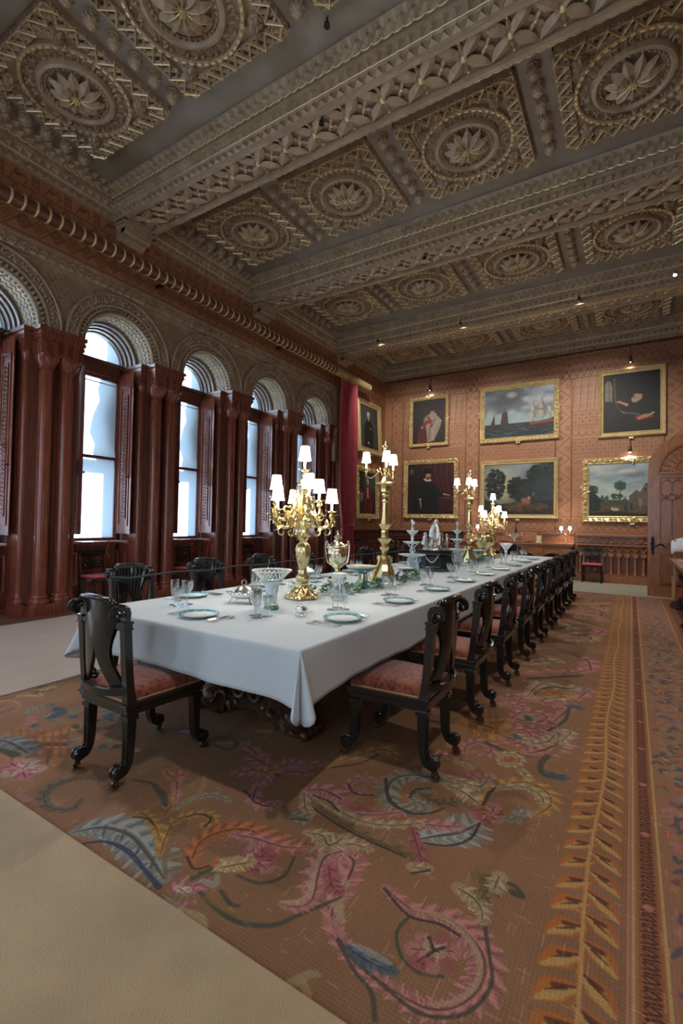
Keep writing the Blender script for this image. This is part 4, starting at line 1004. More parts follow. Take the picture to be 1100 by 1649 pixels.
for yi, py in enumerate(PY):
    for xi, px in enumerate(PX):
        if px > 1 and yi != 0 and yi != 1: continue
        if PB is None: pb = panel_base().build('coffer_panel', [CARVED, GILT], ceiling); PB = pb
        else: pb = link(PB, 'coffer_panel', ceiling, (0, 0, 0))
        pb.location = (px, py, ZC - .0); pb.rotation_euler = (pi, 0, 0); pb.scale = (1, 1, 1.75)
        far = yi == 3
        for k in range(11 if not far else 0):
            a = 2 * pi * k / 11 + .1
            if PT is None: PT = petal_mesh().build('petal', [CARVED, GILT], pb); o = PT
            else: o = link(PT, 'petal', pb, (0, 0, 0))
            o.location = (.028 * cos(a), .028 * sin(a), .045); o.rotation_euler = (0, 0, a)
        if far:
            f = MB()
            for k in range(11): f.leaf(.245, .105, .03, 0, TR(0, 0, .045, 2 * pi * k / 11 + .1), rib=1, cup=.028)
            f.build('petals', [CARVED, GILT], pb)['kind'] = 'stuff'
        for k in range(4):
            a = pi / 4 + k * pi / 2
            if RS is None: RS = rosette_mesh().build('rosette', [CARVED, GILT], pb); o = RS
            else: o = link(RS, 'rosette', pb, (0, 0, 0))
            o.location = (.69 * cos(a), .69 * sin(a), 0); o.rotation_euler = (0, 0, a - pi * .75)
        if BS is None: BS = boss_mesh().build('centre_boss', [CARVED, GILT], pb)
        else: link(BS, 'centre_boss', pb, (0, 0, 0))
    gaps = [-6.47] + [(PX[i] + PX[i + 1]) / 2 for i in range(4)]
    for gx in gaps:
        if gx > .8 and yi > 1: continue
        for k in range(6):
            if PD_ is None: PD_ = pendant_mesh().build('pendant', [CARVED, GILT], ceiling); o = PD_
            else: o = link(PD_, 'pendant', ceiling, (0, 0, 0))
            o.location = (gx, py + (k - 2.5) * .245, ZC); o.rotation_euler = (pi, 0, k * .4)
# ================================================================== window arcade on the left
RINGM = mat('polished_arch_wood', (.22, .17, .14), .2, coat=.6)
ZS = 3.95
def arc_pts(yc, zs, r, n=18, a0=0, a1=pi): return [(yc + r * cos(a0 + (a1 - a0) * k / n), zs + r * sin(a0 + (a1 - a0) * k / n)) for k in range(n + 1)]
def window_parts(root, vis):
    """built round y = 0; x values are the room's"""
    P = []
    def add(mb, name, m, **k):
        o = mb.build(name, m, root, **k); P.append(o); return o
    h = .415
    # sash frame
    b = MB(); X0, X1 = -7.545, -7.49
    b.box(X0, X1, -h, -h + .035, .98, 3.72).box(X0, X1, h - .035, h, .98, 3.72).box(X0, X1, -h, h, .98, 1.03).box(X0, X1, -h, h, 3.66, 3.72)
    b.box(-7.60, -7.46, -h, -h + .02, .95, 3.95).box(-7.60, -7.46, h - .02, h, .95, 3.95)
    add(b, 'sash_frame', MAHO)
    add(MB().box(X0, X1 - .01, -h, h, 2.34, 2.385), 'meeting_rail', MAHOD)
    add(MB().box(-7.62, -7.44, -h, h, 3.72, 3.80).box(-7.60, -7.46, -h, h, 3.80, 3.90).box(-7.62, -7.42, -h, h, 3.90, 3.96), 'transom', MAHOD)
    add(MB().box(-7.518, -7.514, -.372, .372, 1.03, 3.60), 'roller_blind', BLIND)
    add(MB().box(-7.525, -7.508, -.375, .375, 3.595, 3.612).tube([(-7.50, .30, 1.03), (-7.48, .30, .93), (-7.485, .26, .80), (-7.48, .31, .70)], .004, 4), 'blind_bar_and_cord', PLASTIC)
    pts = [(-.40, 3.955)] + [(a, c) for a, c in arc_pts(0, ZS, .42)][::-1] + [(.40, 3.955)]
    add(MB().prism([(y, z) for y, z in pts], -7.53, -7.525, 'x'), 'fanlight_pane', FROST)
    add(MB().box(-7.536, -7.532, -.38, .38, 3.60, 3.66), 'top_light', FROST)
    if not vis: return P
    # apron and sill
    b = MB().box(-7.62, -7.50, -h, h, 0, .93)
    b.box(-7.62, -7.40, -h, h, .93, .965).box(-7.60, -7.44, -h, h, .90, .93)
    for y in (-.20, .20):
        b.box(-7.505, -7.488, y - .17, y + .17, .45, .47).box(-7.505, -7.488, y - .17, y + .17, .84, .86).box(-7.505, -7.488, y - .17, y - .15, .47, .84).box(-7.505, -7.488, y + .15, y + .17, .47, .84)
        b.box(-7.505, -7.492, y - .10, y + .10, .53, .78)
    b.box(-7.505, -7.475, -h, h, 0, .14)
    add(b, 'window_apron', MAHO)
    # moulded arch rings stepping out towards the room
    for k, (r, x) in enumerate(((.425, -7.50), (.455, -7.42), (.485, -7.34), (.515, -7.26))):
        b = MB().ring(r, [(0, -.03), (-.004, .03), (.008, .05), (.022, .05), (.032, .03), (.040, -.03)], c=(x, 0, ZS), a0=0, a1=pi, n=22, ax='x')
        b.ring(r + .03, [(0, -.1), (0, .045), (.012, .045), (.012, -.1)], c=(x, 0, ZS), a0=0, a1=pi, n=22, ax='x')
        add(b, 'arch_ring', RINGM, auto=35)
    # soffit with chevrons
    b = MB().ring(.565, [(0, -7.24), (0, -6.90), (.05, -6.90), (.05, -7.24)], c=(0, 0, ZS), a0=0, a1=pi, n=24, ax='x')
    for row in range(3):
        x = -7.19 + row * .10
        for k in range(22):
            a = pi * (k + .5) / 22; d = pi / 44
            T = [(x - .03, a - d), (x + .03, a), (x - .03, a + d)]
            b.tube([(t[0], .563 * cos(t[1]), ZS + .563 * sin(t[1])) for t in T], .010, 4)
    add(b, 'chevron_soffit', CARVED)
    b = MB().ring(.565, [(0, -6.90), (-.008, -6.85), (.008, -6.81), (.035, -6.81), (.042, -6.88)], c=(0, 0, ZS), a0=0, a1=pi, n=30, ax='x')
    b.ring(.672, [(0, -6.85), (.004, -6.80), (.028, -6.785), (.05, -6.80), (.054, -6.85)], c=(0, 0, ZS), a0=0, a1=pi, n=30, ax='x')
    b.ring(.832, [(0, -6.85), (.002, -6.78), (.018, -6.765), (.040, -6.78), (.048, -6.85)], c=(0, 0, ZS), a0=0, a1=pi, n=30, ax='x')
    b.ring(.725, [(0, -6.85), (0, -6.81), (.11, -6.81), (.11, -6.85)], c=(0, 0, ZS), a0=0, a1=pi, n=30, ax='x')
    add(b, 'arch_roll_mouldings', CARVED, auto=40)
    b = MB(); n = 30
    for k in range(n):
        a = pi * (k + .5) / n; d = pi / n / 2
        b.ball((-6.885, .555 * cos(a), ZS + .555 * sin(a)), .021, seg=6, rings=2)
        pr = lambda r, q, x: (x, r * cos(q), ZS + r * sin(q))
        b.add([pr(.608, a - d, -6.83), pr(.608, a + d, -6.83), pr(.672, a, -6.83), pr(.632, a, -6.755)], [(0, 1, 3), (1, 2, 3), (2, 0, 3)])
    add(b, 'bead_and_spike_band', CARVED)['kind'] = 'stuff'
    b = MB(); n = 17; R = .782
    for k in range(n):
        a = pi * (k + .5) / n; s = 1 if k % 2 else -1
        pts = spiral(0, 0, .050, .010, a + (0 if s > 0 else pi), a + (0 if s > 0 else pi) + s * 5.2, 10)
        cy, cz = R * cos(a), ZS + R * sin(a)
        b.tube([(-6.788, cy + p[0], cz + p[1]) for p in pts], [.019 - .0011 * i for i in range(11)], 5)
        b.ball((-6.80, cy, cz), .020, seg=5, rings=2)
        for dd in (-.6, .6):
            a2 = a + pi / n * dd; b.ball((-6.795, (R + .025 * s) * cos(a2), ZS + (R + .025 * s) * sin(a2)), .021, seg=5, rings=2)
    add(b, 'scrollwork_band', CARVED)['kind'] = 'stuff'
    # shutters folded into the reveals, each side
    for s in (-1, 1):
        b = MB(); yy = lambda d: (min(s * h, s * (h - d)), max(s * h, s * (h - d)))
        y0, y1 = yy(.012)
        b.box(-7.46, -7.08, y0, y1, 1.10, 3.80)
        for a0, a1, c0, c1 in ((-7.40, -7.38, 1.25, 3.55), (-7.16, -7.14, 1.25, 3.55), (-7.40, -7.14, 1.23, 1.25), (-7.40, -7.14, 3.55, 3.57)):
            y2, y3 = yy(.026); b.box(a0, a1, y2, y3, c0, c1)
        y2, y3 = yy(.03); b.box(-7.34, -7.20, y2, y3, 1.35, 3.44)
        for a0, a1, c0, c1 in ((-7.40, -7.38, .35, .80), (-7.18, -7.16, .35, .80), (-7.40, -7.16, .33, .35), (-7.40, -7.16, .80, .82)):
            y2, y3 = yy(.02); b.box(a0, a1, y2, y3, c0, c1)
        y2, y3 = yy(.03); b.box(-7.46, -7.08, y2, y3, .95, .99)
        add(b, 'shutter', MAHO)
        b = MB()
        for k in range(34):
            z = 1.38 + k * .06
            y2 = s * (h - .034)
            b.tube([(-7.32, y2, z), (-7.27, y2 - s * .006, z + .03), (-7.22, y2, z)], .010, 4)
        add(b, 'carved_strip', MAHO)['kind'] = 'stuff'
        add(MB().lathe([(.006, 0), (.006, .02), (.016, .03), (.018, .042), (.010, .052), (0, .054)], 10, T=Matrix.Translation((-7.12, s * (h - .012), 2.05)) @ Matrix.Rotation(s * pi / 2, 4, 'X')), 'shutter_knob', IRON)
    return P
# outside: stone jamb and carved impost beyond each window on the far side (they shade the blinds)
STONE = mat('grey_stone', (.30, .28, .25), .9, 0, (.24, .22, .2), 4)
WC = [2.575 + 1.78 * k for k in range(-3, 5)]
win_lab = {2.575: 'arched window cut by the left edge, first in the row', 4.355: 'tall arched window with white roller blind, nearest full window', 6.135: 'second full arched window from the left, with white blind', 7.915: 'third arched window, narrower in view, behind the gilt candelabrum', 9.695: 'last arched window, next to the crimson curtain'}
wroot = None
index_need = []
for i, yc in enumerate(WC):
    vis = yc > 2
    r = empty('window_%d' % (i + 1), (0, yc, 0)); struct(r, win_lab.get(yc, 'arched window behind the camera in the same row'))
    if vis and wroot is not None:
        for o in wroot:
            c = o.copy(); COL.objects.link(c); c.parent = r
    else:
        q = window_parts(r, vis)
        if vis: wroot = q
    b = MB().box(-8.1, -7.64, .40, .86, 0, 6).box(-8.1, -7.64, -.86, -.46, 0, 6)
    b.prism([(.46, 4.0), (.30, 3.95), (.22, 3.75), (.26, 3.55), (.16, 3.3), (.10, 3.0), (.20, 2.8), (.17, 2.65), (.27, 2.5), (.46, 2.45)], -8.0, -7.7, 'x')
    b.box(-7.9, -7.62, -.5, .5, 2.28, 2.36)
    b.build('stone_reveal', STONE, r)
# piers: plinth, twin shafts, inner shafts, capitals, abacus
def pier_parts(root):
    def lathe(name, prof, y, x, seg=18, m=MAHO): return MB().lathe(prof, seg, (x, y, 0)).build(name, m, root, auto=40)
    MB().box(-7.62, -7.06, -.365, .365, 0, ZS).box(-7.10, -7.00, -.27, .27, .1, 3.7).box(-7.2, -7.03, -.33, .33, .1, 3.7).box(-7.62, -7.30, -.365, .365, 0, ZS).build('pier_core', MAHOD, root)
    MB().box(-7.2, -6.84, -.30, .30, 0, .15).box(-7.2, -6.95, -.36, .36, 0, .15).box(-7.3, -7.03, -.405, .405, 0, .155).box(-7.62, -7.06, -.41, .41, .0, .14).build('plinth', MAHO, root)
    MB().box(-7.5, -7.06, -.378, .378, .15, ZS - .1).build('jamb', MAHO, root)
    base = lambda r: [(r * 1.42, .15), (r * 1.42, .165), (r * 1.5, .185), (r * 1.42, .21), (r * 1.2, .22), (r * 1.15, .235), (r * 1.25, .25), (r * 1.22, .265), (r * 1.02, .28), (r, .30)]
    for y in (-.14, .14):
        lathe('shaft', base(.092) + [(.092, 3.40), (.105, 3.405), (.105, 3.425), (.092, 3.43)], y, -6.95)
        # cushion capital with scallops
        c = MB(); n = 20; rings = [(3.425, .094, 0), (3.47, .115, .2), (3.53, .142, .5), (3.58, .15, .8), (3.60, .15, 1)]
        vs = []
        for z, r, sq in rings:
            for k in range(n):
                a = 2 * pi * k / n; ca, sa = cos(a), sin(a); m = 1 / max(abs(ca), abs(sa)); rr = r * ((1 - sq) + sq * m) * (1 + (.06 * cos(8 * a) if 0 < sq < 1 else 0))
                rr = min(rr, .19); vs.append((-6.95 + rr * ca, y + max(-.141, min(.141, rr * sa)), z))
        fs = [(i * n + k, i * n + (k + 1) % n, (i + 1) * n + (k + 1) % n, (i + 1) * n + k) for i in range(4) for k in range(n)] + [tuple(4 * n + k for k in range(n))]
        c.add(vs, fs); c.box(-7.10, -6.805, y - .141, y + .141, 3.595, 3.80)
        for yy in (y - .07, y + .07):
            for j in range(4):
                z = 3.62 + j * .042; c.tube([(-6.803, yy - .068, z + .03), (-6.797, yy, z - .012), (-6.803, yy + .068, z + .03)], .011, 4)
        s = 1 if y > 0 else -1
        for xx in (-7.03, -6.90):
            for j in range(4):
                z = 3.62 + j * .042; c.tube([(xx - .06, y + s * .142, z + .03), (xx, y + s * .148, z - .012), (xx + .06, y + s * .142, z + .03)], .011, 4)
        c.build('capital', MAHO, root, auto=50)
    for y in (-.335, .335):
        lathe('inner_shaft', base(.05) + [(.05, 3.48), (.058, 3.485), (.058, 3.50), (.05, 3.505), (.075, 3.58), (.082, 3.64), (.07, 3.66)], y, -7.085, 12)
        s = 1 if y > 0 else -1
        c = MB().box(-7.17, -7.0, y - .072, y + .072, 3.65, 3.80)
        for j in range(2): c.tube([(-7.15, y + s * .075, 3.66 + j * .12), (-7.02, y + s * .075, 3.78 - j * .12)], .008, 4)
        for xx in (-7.085,): c.tube([(-6.998, y - .06, 3.67), (-6.995, y, 3.78), (-6.998, y + .06, 3.67)], .008, 4)
        c.build('inner_capital', MAHO, root)
    b = MB()
    for z0, z1, e in ((3.80, 3.835, .0), (3.835, 3.875, .018), (3.875, 3.90, .008), (3.90, 3.952, .034)):
        b.box(-7.2, -6.79 + e, -.29 - e, .29 + e, z0, z1); b.box(-7.56, -7.01 + e, -.405 - e * .6, .405 + e * .6, z0, z1)
    b.build('abacus', MAHO, root)
    # spandrel: wall between the arch heads, with scale pattern
    out = [(.89 - .625 + .0, ZS)]
    left = arc_pts(-.89, ZS, .60, 14, 0, pi / 2); right = arc_pts(.89, ZS, .60, 14, pi, pi / 2)
    pts = left + [(-.89, 5.02), (.89, 5.02)] + right[::-1]
    MB().prism(pts, -7.25, -6.845, 'x').build('spandrel', CARVED, root)
    s = MB()
    for i in range(-9, 10):
        for k in range(14):
            y = i * .085 + (k % 2) * .0425; z = 3.98 + k * .062
            def okp(y, z): return abs(y) < .86 and hypot(y - .89, z - ZS) > .88 and hypot(y + .89, z - ZS) > .88 and z < 4.80
            if okp(y, z) and okp(y + .04, z + .05) and okp(y - .04, z + .05):
                s.add([(-6.843, y - .04, z + .03), (-6.818, y, z), (-6.843, y + .04, z + .03), (-6.843, y, z + .06)], [(0, 1, 3), (1, 2, 3)])
    s.build('scale_pattern', CARVED, root)['kind'] = 'stuff'
labs = {3: 'clustered mahogany column pier nearest the left edge', 4: 'second mahogany column pier, between the two nearest full windows', 5: 'third mahogany column pier in the row', 6: 'fourth mahogany column pier, behind the gilt candelabrum', 7: 'last mahogany column pier, beside the crimson curtain'}
proot = None
for j in range(-1, 8):
    y = 3.465 + 1.78 * (j - 3)
    r = trim(labs.get(j, 'mahogany column pier outside the frame'), loc=(0, y, 0))
    if proot is None: pier_parts(r); proot = r
    else:
        for o in [q for q in bpy.data.objects if q.parent == proot]:
            c = o.copy(); COL.objects.link(c); c.parent = r
struct(MB().box(-7.62, -7.3, YB - .1, YF, 4.55, ZC).box(-7.3, -7.2, YB, 10.8, 4.9, 5.1).build('wall_outer', TERRA), 'outer wall above the arches')
# frieze over the arches
b = MB().box(-6.86, -6.765, YB, 10.62, 4.83, 5.02).box(-6.86, -6.745, YB, 10.62, 4.995, 5.02).box(-6.86, -6.75, YB, 10.62, 4.90, 4.912)
b.box(-6.86, -6.765, 10.50, 10.62, 3.0, 4.9)
fr = trim('carved zigzag and rope frieze above the arches', b, CARVED)
b = MB(); y = 1.6; p = .125
while y < 10.5:
    b.add([(-6.765, y, 4.912), (-6.765, y + p, 4.912), (-6.765, y + p / 2, 4.972), (-6.715, y + p / 2, 4.93)], [(0, 1, 3), (1, 2, 3), (2, 0, 3)])
    for k in range(3): b.ball((-6.755, y + p * k / 3, 4.882), .017, seg=6, rings=2)
    for k in range(3): b.tube([(-6.755, y + p * k / 3, 4.976), (-6.742, y + p * (k + 1) / 3, 4.996)], .009, 4)
    b.add([(-6.765, y, 4.865), (-6.765, y + p, 4.865), (-6.765, y + p / 2, 4.825), (-6.728, y + p / 2, 4.855)], [(0, 1, 3), (1, 2, 3), (2, 0, 3)])
    y += p
b.build('carved_zigzag', CARVED, fr)['kind'] = 'stuff'

# ================================================================== curtain pole with rings, curtain
pole = empty('curtain_pole', (-6.44, 0, 5.25)); tag(pole, 'long dark wooden curtain pole with gilt bands running above the window arches', 'curtain pole')
MB().tube([(0, YB + .1, 0), (0, 11.72, 0)], .085, 16).build('pole_shaft', MAHOD, pole, auto=40)
MB().lathe([(.085, 0), (.10, .02), (.10, .05), (.07, .07), (.085, .10), (.06, .15), (0, .17)], 14, T=Matrix.Translation((0, 11.70, 0)) @ Matrix.Rotation(-pi / 2, 4, 'X')).build('finial', GILT, pole, auto=40)
rg = MB().ring(.087, [(-.004, -.012), (.008, -.014), (.014, 0), (.008, .014), (-.004, .012)], n=16, ax='y'); ro = rg.build('pole_ring', GILT, pole, auto=60)
ro.location = (0, 2.0, 0); y = 2.148
while y < 11.7:
    o = ro.copy(); COL.objects.link(o); o.location = (0, y, 0); y += .148 if y < 9.9 else .075
MB().tube([(.0, 2.0, -.115), (0, 11.3, -.115)], .008, 5).build('draw_rod', BRASS, pole)
for y in (4.9, 8.0, 11.2): MB().box(-.31, -.02, y - .02, y + .02, -.06, -.01).ball((0, y, -.09), .03, seg=8).build('pole_bracket', IRON, pole)
c = MB(); ny = 60; nz = 24; vs = []
for j in range(nz + 1):
    z = 5.115 - (5.075) * j / nz; w = 1 - .32 * math.exp(-((z - 1.2) / .55) ** 2) * 1
    for i in range(ny + 1):
        t = i / ny; y = 10.67 + (t - .5) * .86 * w; x = -6.42 + .055 * sin(t * 2 * pi * 6) * (1 - .3 * (z / 5)) + .02 * sin(t * 23 + z)
        vs.append((x, y, z))
fs = [(j * (ny + 1) + i, (j + 1) * (ny + 1) + i, (j + 1) * (ny + 1) + i + 1, j * (ny + 1) + i + 1) for j in range(nz) for i in range(ny)]
c.add(vs, fs); cu = c.build('crimson_curtain', DAMASK, None, smooth=True); m = cu.modifiers.new('s', 'SOLIDIFY'); m.thickness = .01
tag(cu, 'crimson patterned curtain gathered between the last window and the portraits', 'curtain')
MB().tube([(-6.42 + .11 * cos(a), 10.67 + .30 * sin(a), 1.25 + .05 * cos(a)) for a in np.linspace(0, 2 * pi, 16, endpoint=False)], .018, 6, closed=True).build('tieback', CRIM, cu)
# ================================================================== table, cloth, pedestals
TX0, TX1, TY0, TY1, TZ = -3.0, -1.29, 1.745, 9.92, .76
table = empty('dining_table', (-2.145, 5.8, 0)); tag(table, 'very long dining table on carved dark walnut pedestals, hidden under the white cloth', 'table')
LOC = lambda o: setattr(o, 'matrix_parent_inverse', Matrix.Translation((2.145, -5.8, 0)))
o = MB().box(TX0 + .01, TX1 - .01, TY0 + .01, TY1 - .01, .70, TZ - .006).box(TX0 + .2, TX1 - .2, TY0 + .25, TY1 - .25, .60, .70).build('tabletop', WALNUT, table); LOC(o)
def pedestal():
    b = MB(); W_ = .40
    # arched plinth beam ending in two paw feet
    pts = [(-W_, .0), (-W_ + .10, .0), (-W_ + .16, .07), (0, .10), (W_ - .16, .07), (W_ - .10, 0), (W_, 0), (W_ + .02, .09), (W_ - .04, .17), (W_ - .14, .22), (W_ - .24, .27), (.12, .33), (.10, .60), (-.10, .60), (-.12, .33), (-W_ + .24, .27), (-W_ + .14, .22), (-W_ + .04, .17), (-W_ - .02, .09)]
    b.prism(pts, -.07, .07, 'y')
    for s in (-1, 1):
        b.lathe([(.0, -.12), (.055, -.11), (.085, -.06), (.09, 0), (.085, .06), (.055, .11), (0, .12)], 14, T=Matrix.Translation((s * (W_ - .03), 0, .105)) @ Matrix.Rotation(pi / 2, 4, 'X'))
        for k in range(4): b.ball((s * (W_ + .055), -.075 + k * .05, .035), .034, seg=8, rings=3)
        b.ball((s * (W_ + .0), 0, .085), .07, seg=10, rings=3)
        for f in (-1, 1):
            for j in range(4):      # acanthus strands sweeping from the foot to the column
                pts = [(s * (W_ - .02 - j * .03), f * .085, .15 + j * .01), (s * (W_ - .10 - j * .02), f * .10, .19 + j * .012), (s * (.24 - j * .015), f * .10, .17 + j * .03), (s * (.17 - j * .02), f * .095, .27 + j * .025), (s * (.06 + j * .025), f * .09, .42 + j * .02), (s * (.02 + j * .03), f * .085, .56)]
                b.tube([tuple(q) for q in spline(pts, 4)], .016, 5)
            b.tube([(s * (.22 + p[0]), f * .10, .13 + p[1]) for p in spiral(0, 0, .06, .012, 0, 5.6, 12)], .015, 5)
            b.tube([(s * (.08 + p[0]), f * .10, .22 + p[1]) for p in spiral(0, 0, .075, .014, 2, 8, 12)], .016, 5)
            b.tube([(s * (.33 + p[0]), f * .10, .115 + p[1]) for p in spiral(0, 0, .05, .01, 1, 6.4, 10)], .013, 5)
            for k in range(5): b.leaf(.10, .05, .02, 0, Matrix.Translation((s * (.30 - k * .03), f * .085, .08 + .02 * k)) @ Matrix.Rotation(-f * pi / 2, 4, 'X') @ Matrix.Rotation(f * (.6 + k * .5) * s + (pi if s < 0 else 0), 4, 'Z'))
    for k in range(5): b.tube([(-.10 + .03 * k, -.085, .18), (-.07 + .05 * k, -.10, .30), (.12 - .05 * k, -.10, .42), (.06 - .03 * k, -.09, .56)], .014, 5)
    return b
pz = None
for y in (2.42, 4.9, 7.4, 9.5):
    if pz is None: pz = pedestal().build('pedestal', WALNUT, table, auto=50); o = pz
    else: o = pz.copy(); COL.objects.link(o); o.parent = table
    o.location = (0, y - 5.8, .012)
def cloth_mesh():
    mb = MB(); r = .03; nt = 14
    # perimeter samples with outward normal, distance from the nearest corner
    per = []
    def side(a, b, nrm, n):
        for i in range(n):
            t = (i + .5) / n; L = hypot(b[0] - a[0], b[1] - a[1]); d = min(t, 1 - t) * L
            per.append((a[0] + (b[0] - a[0]) * t, a[1] + (b[1] - a[1]) * t, nrm[0], nrm[1], d, t * L, 0))
    def corner(c, a0, n=13):
        for i in range(n):
            q = i / (n - 1); a = a0 + q * pi / 2; per.append((c[0], c[1], cos(a), sin(a), 0, q, 1))
    side((TX0, TY0), (TX1, TY0), (0, -1), 40); corner((TX1, TY0), -pi / 2)
    side((TX1, TY0), (TX1, TY1), (1, 0), 150); corner((TX1, TY1), 0)
    side((TX1, TY1), (TX0, TY1), (0, 1), 40); corner((TX0, TY1), pi / 2)
    side((TX0, TY1), (TX0, TY0), (-1, 0), 150); corner((TX0, TY0), pi)
    n = len(per); rr = random.Random(2); H = .232
    for j in range(nt + 1):
        t = j / nt
        for (x, y, nx, ny, d, s, c) in per:
            if j <= 2:      # soft rolled edge
                a = j / 2 * pi / 2; out = .010 * sin(a); z = TZ + .003 - .010 * (1 - cos(a))
                f = 0
            else:
                f = (j - 2) / (nt - 2)
                if c:
                    q = s                # pointed double pleat at each corner
                    out = .010 + f * (.028 + .075 * abs(sin(2 * pi * q)) ** 1.2 + (.02 if q > .5 else 0)); z = TZ - .007 - f * (H + .075 - .06 * abs(cos(pi * q)) ** 2 + .0 * q)
                else:
                    e = math.exp(-d / .09); w = .006 * sin(s * 5.1 + 1.3) + .004 * sin(s * 11.3) + .003 * sin(s * 23)
                    out = .010 + f * (.012 + w) + f * .02 * e; z = TZ - .007 - f * (H + .004 * sin(s * 7) + .02 * math.exp(-d / .12))
                if j == nt: out += .001
            mb.v.append((x + nx * out, y + ny * out, z))
    for j in range(nt):
        for i in range(n):
            k = (i + 1) % n; mb.f.append((j * n + i, j * n + k, (j + 1) * n + k, (j + 1) * n + i)); mb.m.append(0)
    mb.f.append(tuple(range(n))); mb.m.append(0)
    return mb
cl = cloth_mesh().build('tablecloth', LINEN, None, auto=70)
m = cl.modifiers.new('s', 'SOLIDIFY'); m.thickness = .0016; m.offset = 1
tag(cl, 'long white linen tablecloth with a pointed fold at each corner', 'tablecloth')

# ================================================================== ebonised dining chairs
def rect_sweep(mb, path, w, t, axis=(1, 0, 0), mi=0):
    """bar of width w (along axis) and thickness t following path in the plane normal to axis"""
    A_ = Vector(axis); P = [Vector(p) for p in path]; n = len(P); vs = []
    for i in range(n):
        d = (P[min(i + 1, n - 1)] - P[max(i - 1, 0)]).normalized(); s = d.cross(A_).normalized()
        tt = t[i] if isinstance(t, (list, tuple)) else t; ww = w[i] if isinstance(w, (list, tuple)) else w
        for a, b in ((-1, -1), (1, -1), (1, 1), (-1, 1)): vs.append(tuple(P[i] + A_ * (ww / 2 * a) + s * (tt / 2 * b)))
    fs = [(i * 4 + k, i * 4 + (k + 1) % 4, (i + 1) * 4 + (k + 1) % 4, (i + 1) * 4 + k) for i in range(n - 1) for k in range(4)] + [(3, 2, 1, 0), tuple((n - 1) * 4 + k for k in range(4))]
    mb.add(vs, fs, mi)
CASTER = mat('caster_brass', (.20, .13, .06), .35, .9)
